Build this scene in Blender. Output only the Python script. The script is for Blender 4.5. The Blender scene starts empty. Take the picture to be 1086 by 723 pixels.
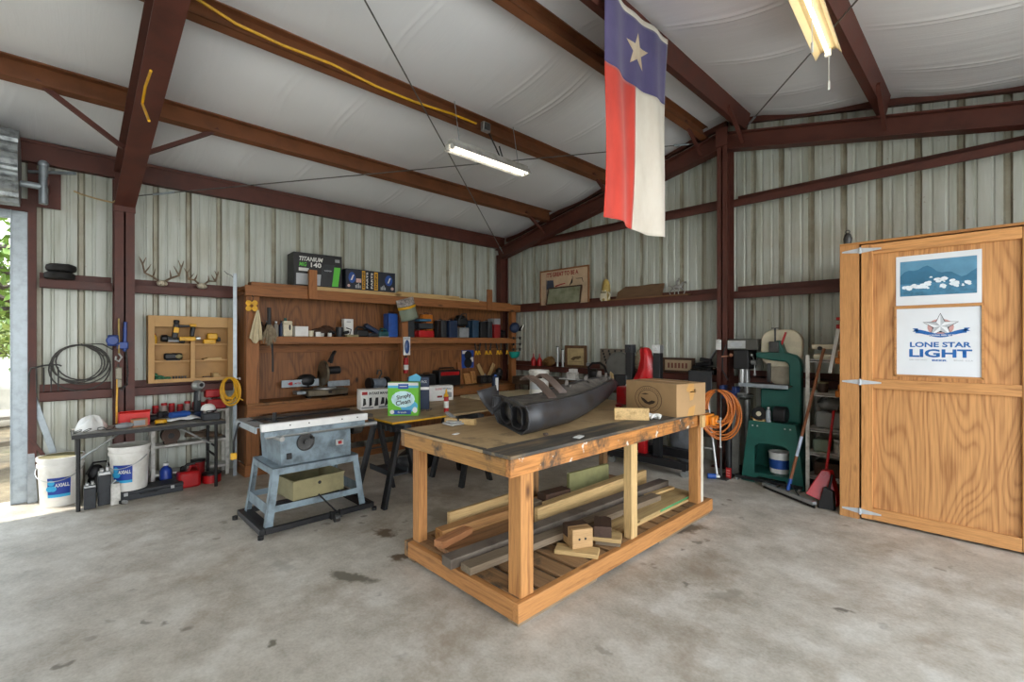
import bpy, bmesh, math, random
from mathutils import Vector, Matrix, Euler
SC = bpy.context.scene
COL = SC.collection
PI = math.pi
rnd = random.Random(7)
R = math.radians

# ---------------------------------------------------------------- survey of the photograph (1086 x 723)
FPX, CX, HZ, EYE = 500.0, 543.0, 362.0, 1.54
YAW = R(46)
_s, _c = math.sin(YAW), math.cos(YAW)
def ray(px, py):
    r = (px-CX)/FPX; u = (HZ-py)/FPX
    return (r*_c-_s, r*_s+_c, u)
def on_z(px, py, z=0.0):
    d = ray(px, py); t = (z-EYE)/d[2]; return Vector((d[0]*t, d[1]*t, z))
def on_x(px, py, x):
    d = ray(px, py); t = x/d[0]; return Vector((x, d[1]*t, EYE+d[2]*t))
def on_y(px, py, y):
    d = ray(px, py); t = y/d[1]; return Vector((d[0]*t, y, EYE+d[2]*t))

# ---------------------------------------------------------------- mesh builder
class M:
    def __init__(s): s.b = bmesh.new()
    def _x(s, geom, mat):
        bmesh.ops.transform(s.b, matrix=mat, verts=geom)
    def box(s, c, d, rot=(0, 0, 0)):
        g = bmesh.ops.create_cube(s.b, size=1.0)['verts']
        m = Matrix.Translation(c) @ Euler(rot).to_matrix().to_4x4() @ Matrix.Diagonal((d[0], d[1], d[2], 1))
        s._x(g, m); return s
    def b2(s, x0, x1, y0, y1, z0, z1):
        return s.box(((x0+x1)/2, (y0+y1)/2, (z0+z1)/2), (abs(x1-x0), abs(y1-y0), abs(z1-z0)))
    def bar(s, p0, p1, w, h, up=(0, 0, 1)):
        p0 = Vector(p0); p1 = Vector(p1); d = p1-p0; L = d.length
        z = d.normalized(); u = Vector(up)
        if abs(z.dot(u)) > .98: u = Vector((1, 0, 0)) if abs(z.x) < .9 else Vector((0, 1, 0))
        x = u.cross(z).normalized(); y = z.cross(x)
        rm = Matrix((x, y, z)).transposed().to_4x4()
        g = bmesh.ops.create_cube(s.b, size=1.0)['verts']
        s._x(g, Matrix.Translation((p0+p1)/2) @ rm @ Matrix.Diagonal((w, h, L, 1))); return s
    def cyl(s, p0, p1, r, r1=None, n=16, cap=True):
        p0 = Vector(p0); p1 = Vector(p1); d = p1-p0
        q = d.to_track_quat('Z', 'Y').to_matrix().to_4x4()
        g = bmesh.ops.create_cone(s.b, cap_ends=cap, segments=n, radius1=r, radius2=r if r1 is None else r1, depth=d.length)['verts']
        s._x(g, Matrix.Translation((p0+p1)/2) @ q); return s
    def ball(s, c, r, n=14, rot=(0, 0, 0)):
        if not hasattr(r, '__len__'): r = (r, r, r)
        g = bmesh.ops.create_uvsphere(s.b, u_segments=n, v_segments=max(6, n*2//3), radius=1)['verts']
        s._x(g, Matrix.Translation(c) @ Euler(rot).to_matrix().to_4x4() @ Matrix.Diagonal((r[0], r[1], r[2], 1))); return s
    def loft(s, rings, closed=True, cap=True, loop=False):
        rows = [[s.b.verts.new(p) for p in r] for r in rings]
        n = len(rows[0]); k = len(rows)
        for i in range(k if loop else k-1):
            a, b = rows[i], rows[(i+1) % k]
            for j in range(n if closed else n-1):
                try: s.b.faces.new((a[j], a[(j+1) % n], b[(j+1) % n], b[j]))
                except ValueError: pass
        if cap and closed and not loop:
            for r in (rows[0], rows[-1]):
                try: s.b.faces.new(r)
                except ValueError: pass
        return s
    def lathe(s, prof, c=(0, 0, 0), n=24, mat=None, cap=True):
        m = mat or Matrix.Identity(4); c = Vector(c)
        rings = [[c + (m @ Vector((r*math.cos(2*PI*i/n), r*math.sin(2*PI*i/n), z))) for i in range(n)] for r, z in prof]
        return s.loft(rings, True, cap)
    def tube(s, pts, r, n=8, loop=False):
        P = [Vector(p) for p in pts]; k = len(P); rings = []
        t0 = (P[1]-P[0]).normalized()
        nrm = t0.orthogonal().normalized()
        for i in range(k):
            if loop: t = (P[(i+1) % k]-P[i-1]).normalized()
            else: t = (P[min(i+1, k-1)]-P[max(i-1, 0)]).normalized()
            nrm = (nrm-t*nrm.dot(t)).normalized(); bn = t.cross(nrm)
            rr = r[i] if hasattr(r, '__len__') else r
            rings.append([P[i]+(nrm*math.cos(2*PI*j/n)+bn*math.sin(2*PI*j/n))*rr for j in range(n)])
        return s.loft(rings, True, True, loop)
    def prism(s, pts, ext):
        e = Vector(ext); P = [Vector(p) for p in pts]
        a = [s.b.verts.new(p) for p in P]; b = [s.b.verts.new(p+e) for p in P]; n = len(P)
        s.b.faces.new(a); s.b.faces.new(b[::-1])
        for i in range(n): s.b.faces.new((a[i], b[i], b[(i+1) % n], a[(i+1) % n]))
        return s
    def face(s, pts):
        s.b.faces.new([s.b.verts.new(p) for p in pts]); return s
    def grid(s, fn, nu, nv):
        rows = [[s.b.verts.new(fn(i/nu, j/nv)) for j in range(nv+1)] for i in range(nu+1)]
        for i in range(nu):
            for j in range(nv): s.b.faces.new((rows[i][j], rows[i+1][j], rows[i+1][j+1], rows[i][j+1]))
        return s
    def jig(s, a, seed=1):
        r = random.Random(seed)
        for v in s.b.verts: v.co += Vector((r.uniform(-a, a), r.uniform(-a, a), r.uniform(-a, a)))
        return s
    def build(s, name, mat, parent=None, bev=0.0, loc=None, ang=.6, thick=0, sub=0):
        bmesh.ops.recalc_face_normals(s.b, faces=s.b.faces[:])
        me = bpy.data.meshes.new(name); s.b.to_mesh(me); s.b.free()
        for p in me.polygons: p.use_smooth = True
        me.set_sharp_from_angle(angle=ang)
        o = bpy.data.objects.new(name, me); COL.objects.link(o)
        if mat: me.materials.append(mat)
        if parent: o.parent = parent
        if loc: o.location = loc
        if thick:
            k = o.modifiers.new('thick', 'SOLIDIFY'); k.thickness = thick; k.offset = 0
        if bev:
            k = o.modifiers.new('bevel', 'BEVEL'); k.width = bev; k.segments = 2; k.limit_method = 'ANGLE'; k.angle_limit = R(40)
        if sub:
            k = o.modifiers.new('sub', 'SUBSURF'); k.levels = sub; k.render_levels = sub
        return o

def tag(o, label, cat, group=None, kind=None):
    o['label'] = label; o['category'] = cat
    if group: o['group'] = group
    if kind: o['kind'] = kind
    return o
def T(name, label, cat, loc=(0, 0, 0), rz=0.0, group=None):
    o = bpy.data.objects.new(name, None); COL.objects.link(o); o.empty_display_size = .05
    o.location = loc; o.rotation_euler = (0, 0, rz)
    return tag(o, label, cat, group)
def S(m, name, mat, label, cat, loc=(0, 0, 0), rz=0.0, group=None, **k):
    o = m.build(name, mat, None, **k); o.location = loc; o.rotation_euler = (0, 0, rz)
    return tag(o, label, cat, group)
def struct(m, name, mat, parent=None, **k):
    o = m.build(name, mat, parent, **k)
    if not parent: o['kind'] = 'structure'
    return o
def lab(o, t): o['label'] = t; return o
def dup(root, loc=None, rz=None, label=None, group=None):
    r = root.copy(); COL.objects.link(r)
    if loc is not None: r.location = loc
    if rz is not None: r.rotation_euler = (0, 0, rz)
    if label: r['label'] = label
    if group: r['group'] = group
    for ch in list(root.children):
        c = ch.copy(); COL.objects.link(c); c.parent = r
        for g in list(ch.children):
            d = g.copy(); COL.objects.link(d); d.parent = c
    return r
def frame(p, right, up):
    """matrix whose X is right, Y is up, Z is the outward normal"""
    x = Vector(right).normalized(); y = Vector(up); y = (y-x*y.dot(x)).normalized(); z = x.cross(y)
    m = Matrix((x, y, z)).transposed().to_4x4(); m.translation = Vector(p); return m
def text(body, name, mat, parent, mat4, width=None, height=None, bold=0.0, depth=.0008, shear=0, align='CENTER', lspace=1.0):
    cu = bpy.data.curves.new(name, 'FONT'); cu.body = body; cu.size = 1; cu.align_x = align; cu.align_y = 'CENTER'
    cu.offset = bold; cu.shear = shear; cu.space_line = lspace; cu.extrude = 0; cu.resolution_u = 3
    tmp = bpy.data.objects.new(name+'_curve', cu); COL.objects.link(tmp)
    bpy.context.view_layer.update()
    dg = bpy.context.evaluated_depsgraph_get()
    me = bpy.data.meshes.new_from_object(tmp.evaluated_get(dg))
    bpy.data.objects.remove(tmp); bpy.data.curves.remove(cu)
    xs = [v.co.x for v in me.vertices]; ys = [v.co.y for v in me.vertices]
    w = max(xs)-min(xs); h = max(ys)-min(ys); cxm = (max(xs)+min(xs))/2; cym = (max(ys)+min(ys))/2
    sx = (width/w) if width else (height/h); sy = (height/h) if height else sx
    if align != 'CENTER': cxm = 0
    for v in me.vertices: v.co = mat4 @ Vector(((v.co.x-cxm)*sx, (v.co.y-cym)*sy, depth))
    me.name = name; me.materials.clear(); me.materials.append(mat)
    o = bpy.data.objects.new(name, me); COL.objects.link(o)
    if parent: o.parent = parent
    return o
def flat(mat4, pts, d=.0006):
    """points of a flat mark lying just proud of a face"""
    return [mat4 @ Vector((x, y, d)) for x, y in pts]
def ell(cx, cy, rx, ry, n=24, a0=0, a1=2*PI):
    return [(cx+rx*math.cos(a0+(a1-a0)*i/n), cy+ry*math.sin(a0+(a1-a0)*i/n)) for i in range(n)]
def star(cx, cy, ro, ri=None, rot=PI/2, n=5):
    ri = ri or ro*.382
    return [(cx+(ro if k % 2 == 0 else ri)*math.cos(rot+PI*k/n), cy+(ro if k % 2 == 0 else ri)*math.sin(rot+PI*k/n)) for k in range(2*n)]
def rect(x0, x1, y0, y1): return [(x0, y0), (x1, y0), (x1, y1), (x0, y1)]
def decal(name, mat, parent, mat4, polys, d=.0006):
    m = M()
    for p in polys: m.face(flat(mat4, p, d))
    return m.build(name, mat, parent)

# ---------------------------------------------------------------- materials
def lin(h):
    h = h.lstrip('#'); v = [int(h[i:i+2], 16)/255 for i in (0, 2, 4)]
    return tuple((c/12.92 if c <= .04045 else ((c+.055)/1.055)**2.4) for c in v)+(1,)
_mats = {}
class N:
    def __init__(s, name):
        s.m = bpy.data.materials.new(name); s.m.use_nodes = True; s.t = s.m.node_tree; s.n = s.t.nodes
        s.p = s.n['Principled BSDF']
    def new(s, t, **k):
        o = s.n.new(t)
        for a, b in k.items():
            if a in o.inputs: o.inputs[a].default_value = b
            else: setattr(o, a, b)
        return o
    def l(s, a, b): s.t.links.new(a, b)
    def noise(s, vec, scale, detail=4, rough=.55, dist=0):
        o = s.new('ShaderNodeTexNoise'); o.inputs['Scale'].default_value = scale; o.inputs['Detail'].default_value = detail
        o.inputs['Roughness'].default_value = rough; o.inputs['Distortion'].default_value = dist
        if vec: s.l(vec, o.inputs['Vector'])
        return o.outputs['Fac']
    def coord(s, scale=(1, 1, 1), out='Object', rot=(0, 0, 0)):
        c = s.new('ShaderNodeTexCoord'); mp = s.new('ShaderNodeMapping'); mp.inputs['Scale'].default_value = scale; mp.inputs['Rotation'].default_value = rot
        s.l(c.outputs[out], mp.inputs['Vector']); return mp.outputs['Vector']
    def ramp(s, fac, stops, interp='LINEAR'):
        o = s.new('ShaderNodeValToRGB'); o.color_ramp.interpolation = interp; e = o.color_ramp.elements
        while len(e) > 1: e.remove(e[-1])
        e[0].position = stops[0][0]; e[0].color = stops[0][1]
        for p, c in stops[1:]:
            k = e.new(p); k.color = c
        s.l(fac, o.inputs['Fac']); return o.outputs['Color']
    def mix(s, fac, a, b, mode='MIX'):
        o = s.new('ShaderNodeMix'); o.data_type = 'RGBA'; o.blend_type = mode
        for v, i in ((fac, 0), (a, 6), (b, 7)):
            if hasattr(v, 'links'): s.l(v, o.inputs[i])
            else: o.inputs[i].default_value = v
        return o.outputs[2]
    def math(s, op, a, b=None, c=None):
        o = s.new('ShaderNodeMath'); o.operation = op
        for i, v in enumerate((a, b, c)):
            if v is None: continue
            if hasattr(v, 'links'): s.l(v, o.inputs[i])
            else: o.inputs[i].default_value = v
        return o.outputs[0]
    def bump(s, h, strength=.3, dist=.01):
        o = s.new('ShaderNodeBump'); o.inputs['Strength'].default_value = strength; o.inputs['Distance'].default_value = dist
        s.l(h, o.inputs['Height']); s.l(o.outputs[0], s.p.inputs['Normal'])
    def out(s, col, rough=.5, metal=0, spec=.5):
        if hasattr(col, 'links'): s.l(col, s.p.inputs['Base Color'])
        else: s.p.inputs['Base Color'].default_value = col
        if hasattr(rough, 'links'): s.l(rough, s.p.inputs['Roughness'])
        else: s.p.inputs['Roughness'].default_value = rough
        s.p.inputs['Metallic'].default_value = metal; s.p.inputs['Specular IOR Level'].default_value = spec
        return s.m
def scl(c, k): return (min(1, c[0]*k), min(1, c[1]*k), min(1, c[2]*k), 1)
def paint(h, rough=.5, metal=0, var=.18, sc=9, h2=None, spec=.5):
    key = (h, rough, metal, var, sc, h2)
    if key in _mats: return _mats[key]
    n = N('mat_'+h.strip('#')+'_%d' % len(_mats)); v = n.coord()
    f = n.noise(v, sc, 5, .6)
    c = lin(h); d = lin(h2) if h2 else scl(c, 1-2*var)
    colr = n.ramp(f, [(.32, d), (.55, c), (.75, scl(c, 1+var))])
    r = n.math('MULTIPLY_ADD', f, .25, rough-.12)
    _mats[key] = n.out(colr, r, metal, spec); return _mats[key]
def wood(h, dark, axis='y', sc=1.0, rough=.62, dirt=0.0, key=''):
    k = ('wood', h, dark, axis, sc, dirt)
    if k in _mats: return _mats[k]
    n = N('wood_%s_%d' % (axis, len(_mats)))
    st = {'x': (.9, 14, 14), 'y': (14, .9, 14), 'z': (14, 14, .9)}[axis]
    v = n.coord(tuple(a*sc for a in st))
    oi = n.new('ShaderNodeObjectInfo')
    add = n.new('ShaderNodeVectorMath'); add.operation = 'ADD'
    cmb = n.new('ShaderNodeCombineXYZ'); rr = n.math('MULTIPLY', oi.outputs['Random'], 37.0)
    for i in range(3): n.l(rr, cmb.inputs[i])
    n.l(v, add.inputs[0]); n.l(cmb.outputs[0], add.inputs[1]); v = add.outputs[0]
    f = n.noise(v, 1.6, 4, .6, .6)
    g = n.noise(v, 7.0, 3, .7)
    c = lin(h); d = lin(dark)
    a = n.ramp(f, [(.30, d), (.46, c), (.62, scl(c, 1.12)), (.72, n_mix(c, d, .45))])
    b = n.mix(.35, a, n.ramp(g, [(.3, scl(d, .8)), (.6, scl(c, 1.1))]))
    # knots
    vk = n.coord({'x': (2.2, 6, 6), 'y': (6, 2.2, 6), 'z': (6, 6, 2.2)}[axis])
    vo = n.new('ShaderNodeTexVoronoi'); vo.inputs['Scale'].default_value = .9*sc; n.l(vk, vo.inputs['Vector'])
    kf = n.ramp(vo.outputs['Distance'], [(.05, (1, 1, 1, 1)), (.14, (0, 0, 0, 1))])
    b = n.mix(kf, b, scl(d, .55))
    # board to board tint
    br = n.math('MULTIPLY_ADD', oi.outputs['Random'], .3, .85)
    hs = n.new('ShaderNodeHueSaturation'); n.l(br, hs.inputs['Value']); n.l(b, hs.inputs['Color']); b = hs.outputs[0]
    if dirt:
        dn = n.noise(n.coord((1, 1, 1)), 5.0, 5, .65)
        df = n.ramp(dn, [(.60-dirt*.35, (0, 0, 0, 1)), (.72-dirt*.25, (1, 1, 1, 1))])
        b = n.mix(df, b, lin('#3a342c'))
    n.bump(g, .15, .004)
    _mats[k] = n.out(b, rough); return _mats[k]
def n_mix(a, b, t): return tuple(a[i]*(1-t)+b[i]*t for i in range(3))+(1,)
def plywood(h, dark, axis='z', freq=15, sc=1.0, key=''):
    """rotary-cut fir: contour grain"""
    k = ('ply', h, dark, axis, freq, sc)
    if k in _mats: return _mats[k]
    n = N('plywood_%d' % len(_mats))
    st = {'x': (.55, 2.6, 2.6), 'y': (2.6, .55, 2.6), 'z': (2.6, 2.6, .55)}[axis]
    v = n.coord(tuple(a*sc for a in st))
    f = n.noise(v, 1.15, 1.5, .45, .55)
    w = n.math('SINE', n.math('MULTIPLY', f, freq*6.28))
    w = n.math('MULTIPLY_ADD', w, .5, .5)
    fine = n.noise(n.coord({'x': (2, 60, 60), 'y': (60, 2, 60), 'z': (60, 60, 2)}[axis]), 1.5, 3)
    c = lin(h); d = lin(dark)
    a = n.ramp(w, [(.0, n_mix(c, d, .62)), (.22, n_mix(c, d, .22)), (.6, c), (1, scl(c, 1.08))])
    b = n.mix(.4, a, n.ramp(fine, [(.35, d), (.6, scl(c, 1.1))]))
    vo = n.new('ShaderNodeTexVoronoi'); vo.inputs['Scale'].default_value = 2.1; n.l(n.coord({'x': (.8, 1.4, 1.4), 'y': (1.4, .8, 1.4), 'z': (1.4, 1.4, .8)}[axis]), vo.inputs['Vector'])
    kf = n.ramp(vo.outputs['Distance'], [(.03, (1, 1, 1, 1)), (.085, (0, 0, 0, 1))])
    b = n.mix(kf, b, scl(d, .35))
    _mats[k] = n.out(b, .55); return _mats[k]
def emit(h, e):
    n = N('lamp_glow'); n.p.inputs['Emission Color'].default_value = lin(h); n.p.inputs['Emission Strength'].default_value = e
    return n.out(lin(h), .4)
def glass(h, alpha=.35, rough=.1):
    n = N('clear_plastic'); n.p.inputs['Transmission Weight'].default_value = alpha; n.p.inputs['IOR'].default_value = 1.2
    return n.out(lin(h), rough)

# palette
IRON = paint('#5b3026', .55, .0, .16, 5)
IRON_LIT = paint('#7a4a2c', .6, .0, .14, 4)  # the frame iron as it looks lit, brightness painted into the left-slope purlins
GALV = paint('#a3adb3', .4, .55, .12, 14)
STEEL = paint('#b9bbba', .35, .7, .1, 20)
DSTEEL = paint('#4d4d4c', .45, .5, .2, 16)
BLACK = paint('#18181a', .5, 0, .2, 12)
RUBBER = paint('#1d1c1b', .75, 0, .25, 14)
CHAR = paint('#2d3034', .55, 0, .2, 12)
NAVY = paint('#1c2d4a', .5, 0, .15, 8)
BLUE = paint('#2050a0', .45, 0, .15, 8)
RED = paint('#b3161a', .38, 0, .15, 8)
DRED = paint('#8a1418', .45, 0, .15, 8)
YEL = paint('#e0a81c', .45, 0, .12, 10)
ORANGE = paint('#d07a1c', .45, 0, .14, 10)
WHITE = paint('#e4e4e0', .5, 0, .06, 8)
CREAM = paint('#d8cfb4', .5, 0, .1, 7)
DIRTYW = paint('#d9d7d0', .5, 0, .08, 7, '#9c988c')
GREEN = paint('#1f5a50', .42, 0, .12, 6)
SAWBLUE = paint('#8697a0', .45, .15, .12, 7, '#5c666b')
KHAKI = paint('#8c8460', .7, 0, .15, 7)
CARD = paint('#a9885f', .8, 0, .07, 5)
CARDL = paint('#d8b98c', .8, 0, .06, 5)
CLOTH = paint('#b6ab93', .95, 0, .15, 20)
GREY = paint('#8f9294', .5, 0, .12, 10)
BROWN = paint('#4a3324', .6, 0, .2, 9)
INK = paint('#1a1a1c', .6, 0, .05, 9)
PINE_X = wood('#b88048', '#7d4d26', 'x'); PINE_Y = wood('#b88048', '#7d4d26', 'y'); PINE_Z = wood('#bb844b', '#7d4d26', 'z')
OLD_X = wood('#8d6a45', '#553c26', 'x', dirt=.25); OLD_Y = wood('#8d6a45', '#553c26', 'y', dirt=.25); OLD_Z = wood('#8d6a45', '#553c26', 'z', dirt=.2)
PALE_Y = wood('#c8a873', '#92703f', 'y'); PALE_X = wood('#c8a873', '#92703f', 'x'); PALE_Z = wood('#c8a873', '#92703f', 'z')
BEN_Y = wood('#955f33', '#55331a', 'y'); BEN_Z = wood('#955f33', '#55331a', 'z'); BEN_X = wood('#955f33', '#55331a', 'x')
GREYW_Y = wood('#85745e', '#514434', 'y'); GREYW_X = wood('#85745e', '#514434', 'x')
# ================================================================ SETTING
XL, YB, XR, RX = -6.5, 6.1, 1.8, -2.36
YF = -3.2
def zp(x):            # underside of the roof purlins
    return 4.13-.21*abs(x-RX)
def zr(x): return zp(x)+.2
JY = -.19             # jamb of the roll-up door in the left wall

def mat_concrete():
    n = N('concrete'); v = n.coord()
    a = n.noise(v, .55, 5, .6, .4); b = n.noise(v, 3.2, 6, .7); g = n.noise(v, 60, 2, .6)
    base = n.ramp(a, [(.3, lin('#a39b8e')), (.48, lin('#b6aea1')), (.7, lin('#c7c0b5'))])
    mot = n.ramp(b, [(.34, lin('#8f8471')), (.5, lin('#bab09f')), (.64, lin('#d8d1c4'))])
    c = n.mix(.62, base, mot)
    c = n.mix(.12, c, n.ramp(g, [(.35, lin('#6d675c')), (.6, lin('#cfcbc2'))]))
    # brown wear
    st = n.noise(n.coord((1, 1, 1)), 1.15, 6, .72, .2)
    c = n.mix(n.ramp(st, [(.52, (0, 0, 0, 1)), (.68, (.62, .62, .62, 1))]), c, lin('#86725a'))
    # oil drips: small spots
    vo = n.new('ShaderNodeTexVoronoi'); vo.inputs['Scale'].default_value = 5.5; vo.inputs['Randomness'].default_value = 1
    wob = n.new('ShaderNodeVectorMath'); wob.operation = 'ADD'
    nn = n.new('ShaderNodeTexNoise'); nn.inputs['Scale'].default_value = 14; n.l(v, nn.inputs['Vector'])
    sc_ = n.new('ShaderNodeVectorMath'); sc_.operation = 'SCALE'; sc_.inputs['Scale'].default_value = .12; n.l(nn.outputs['Color'], sc_.inputs[0])
    n.l(v, wob.inputs[0]); n.l(sc_.outputs[0], wob.inputs[1]); n.l(wob.outputs[0], vo.inputs['Vector'])
    near = n.ramp(vo.outputs['Distance'], [(.10, (1, 1, 1, 1)), (.2, (0, 0, 0, 1))])
    gate = n.ramp(n.noise(v, .8, 3, .6), [(.5, (0, 0, 0, 1)), (.62, (.8, .8, .8, 1))])
    c = n.mix(n.mix(1.0, near, gate, 'MULTIPLY'), c, lin('#6a6052'))
    # particular stains (world position, radii, turn)
    sep = n.new('ShaderNodeSeparateXYZ'); n.l(wob.outputs[0], sep.inputs[0])
    for (px, py), rx, ry, ang, dk, k in (((375, 612), .36, .10, 25, '#676051', .9), ((408, 565), .22, .13, 10, '#5f4a34', .95), ((425, 590), .2, .12, 60, '#5f4a34', .95), ((300, 600), .3, .2, 0, '#8f897c', .5),
                                         ((725, 560), .45, .2, 60, '#5d5344', .9), ((895, 648), .11, .05, 10, '#4f473b', .8), ((770, 630), .3, .1, 60, '#8a8375', .6), ((290, 682), .06, .05, 0, '#55503f', .8), ((155, 660), .09, .04, 40, '#6e685c', .7),
                                         ((640, 690), .12, .05, 0, '#857d6f', .6), ((470, 545), .5, .3, 30, '#8d826f', .7)):
        p = on_z(px, py); ca, sa = math.cos(R(ang)), math.sin(R(ang))
        dx = n.math('SUBTRACT', sep.outputs[0], p.x+.06); dy = n.math('SUBTRACT', sep.outputs[1], p.y+.06)
        u = n.math('DIVIDE', n.math('ADD', n.math('MULTIPLY', dx, ca), n.math('MULTIPLY', dy, sa)), rx)
        w = n.math('DIVIDE', n.math('SUBTRACT', n.math('MULTIPLY', dy, ca), n.math('MULTIPLY', dx, sa)), ry)
        d = n.math('SQRT', n.math('ADD', n.math('MULTIPLY', u, u), n.math('MULTIPLY', w, w)))
        d = n.math('ADD', d, n.math('MULTIPLY', b, .9))
        c = n.mix(n.ramp(d, [(.75, (k, k, k, 1)), (1.5, (0, 0, 0, 1))]), c, lin(dk))
    n.bump(b, .06, .01)
    return n.out(c, n.math('MULTIPLY_ADD', b, .3, .38))
m = M().b2(XL-.12, XR+.12, YF, YB+.12, -.15, 0)
struct(m, 'floor', mat_concrete())

def mat_ground():
    n = N('yard'); v = n.coord()
    a = n.noise(v, .35, 5, .6); b = n.noise(v, 6, 6, .75)
    c = n.ramp(a, [(.4, lin('#6b5a42')), (.55, lin('#75674a')), (.66, lin('#5d6d34'))])
    c = n.mix(.45, c, n.ramp(b, [(.35, lin('#42372a')), (.55, lin('#7c6c52')), (.7, lin('#958768'))]))
    n.bump(b, .5, .05); return n.out(c, .9)
m = M(); m.grid(lambda u, v: (-60+100*u, -60+100*v, -.155), 2, 2)
struct(m, 'ground', mat_ground())
struct(M().b2(XR+.13, XR+16, -10, 14, -.20, -.03), 'bounce_slab', paint('#cfc9bd', .8, 0, .08, 1.5))  # unseen pale slab, added to bounce sunlight up onto the ceiling

# ---- ribbed steel wall sheets
def mat_sheet():
    n = N('ribbed_sheet')
    s = n.noise(n.coord((7, 7, .5)), 2.0, 5, .65); t = n.noise(n.coord(), 1.2, 4, .6); g = n.noise(n.coord((1, 1, 1)), 22, 3, .7)
    c = n.ramp(s, [(.28, lin('#a2a595')), (.48, lin('#bcc1b7')), (.7, lin('#c9cdc6'))])
    c = n.mix(n.ramp(t, [(.52, (0, 0, 0, 1)), (.75, (.5, .5, .5, 1))]), c, lin('#a89f86'))
    c = n.mix(n.ramp(g, [(.66, (0, 0, 0, 1)), (.74, (.6, .6, .6, 1))]), c, lin('#8d7b60'))
    return n.out(c, .42, .1)
SHEET = mat_sheet()
PROF = [(-.1525, 0), (-.112, 0), (-.102, .007), (-.09, .007), (-.08, 0), (-.030, 0), (-.016, .032), (.016, .032), (.030, 0), (.08, 0), (.09, .007), (.102, .007), (.112, 0)]
def ribbed(a0, a1, fpt, z0, ztop, off=0.0):
    """fpt(t, depth) -> (x, y)"""
    ts = []; k = math.floor((a0-off)/.305)
    while k*.305+off < a1+.31:
        for t, d in PROF:
            q = k*.305+off+t
            if a0 <= q <= a1: ts.append((q, d))
        k += 1
    ts = [(a0, 0)]+ts+[(a1, 0)]
    m = M(); lo = []; hi = []
    for t, d in ts:
        x, y = fpt(t, d); lo.append(m.b.verts.new((x, y, z0))); hi.append(m.b.verts.new((x, y, ztop(x))))
    for i in range(len(ts)-1): f_ = m.b.faces.new((lo[i], lo[i+1], hi[i+1], hi[i])); f_.material_index = 1 if (ts[i][1] > .01 or ts[i+1][1] > .01) else 0
    return m
GROOVE = paint('#aaa897', .45, .1, .06, 3, '#8f8874')  # rib contrast put into colour: groove faces darker and browner than the sheet
wl = ribbed(JY, YB, lambda t, d: (XL-d, t), 0, lambda x: 3.52, .18)
struct(wl, 'wall_left', SHEET, ang=.2).data.materials.append(GROOVE)
wb = ribbed(XL, XR, lambda t, d: (t, YB+d), 0, lambda x: zr(x)+.075, .05)
struct(wb, 'wall_back', SHEET, ang=.2).data.materials.append(GROOVE)
wr = ribbed(4.6, YB, lambda t, d: (XR+d, t), 0, lambda x: 3.52, .1)
struct(wr, 'wall_right', SHEET, ang=.2).data.materials.append(GROOVE)
wf = ribbed(XL, XR, lambda t, d: (t, YF-d), 0, lambda x: zr(x)+.075, .05)
struct(wf, 'wall_front', SHEET, ang=.2).data.materials.append(GROOVE)
# concrete kerb line where sheet meets slab is bare; header sheet above the roll-up door
hd = ribbed(-3.2, JY, lambda t, d: (XL-d, t), 2.78, lambda x: 3.52, .18)
struct(hd, 'wall_left', SHEET, ang=.2).data.materials.append(GROOVE)

# ---- white faced insulation under the roof: sags between purlins, creased along its seams
PUR = [XL+.02, -5.25, -3.95, -2.62, -2.12, -.8, .55, XR-.02]
def mat_vinyl():
    n = N('white_vinyl'); f = n.noise(n.coord((.5, 5, 1)), 1.4, 5, .65, .8); t = n.noise(n.coord(), .5, 3, .5)
    c = n.ramp(t, [(.35, lin('#e6e6e8')), (.65, lin('#f2f2f3'))])
    n.bump(f, .12, .04); return n.out(c, .45)
r2 = random.Random(3)
SEAM = [(y, r2.uniform(-.1, .1), r2.uniform(.6, 1.3)) for y in [-3.9, -2.7, -1.5, -.35, .86, 1.5, 2.07, 3.3, 3.75, 4.5, 5.35, 5.8]]
def ceil(u, v):
    x = XL+.01+(XR-XL-.02)*u; y = YF+(YB-.02-YF)*v
    z = zr(x)
    for a, b in zip(PUR, PUR[1:]):
        if a <= x <= b:
            w = (x-a)/(b-a); s = math.sin(PI*w)
            z -= .055*s*min(1, (b-a)/1.2)
            for y0, k, amp in SEAM:
                q = (y-y0-k*math.sin(2*PI*w+y0)*.5)
                z -= s*amp*(.009*math.exp(-(q/.014)**2)+.006*math.exp(-((q-.07)/.012)**2)+.014*math.exp(-(q/.16)**2))
            z += .003*s*math.sin(9*y+5*x+2*math.sin(3*x))
    return (x, y, z)
m = M(); m.grid(ceil, 170, 760)
struct(m, 'ceiling', mat_vinyl(), ang=1.2)
m = M()
m.face([(XL-.3, YF, zr(XL-.3)+.1), (RX, YF, zr(RX)+.1), (RX, YB+.1, zr(RX)+.1), (XL-.3, YB+.1, zr(XL-.3)+.1)])
m.face([(RX, YF, zr(RX)+.1), (XR+.3, YF, zr(XR+.3)+.1), (XR+.3, YB+.1, zr(XR+.3)+.1), (RX, YB+.1, zr(RX)+.1)])
struct(m, 'roof', paint('#8d9296', .4, .5))

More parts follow.
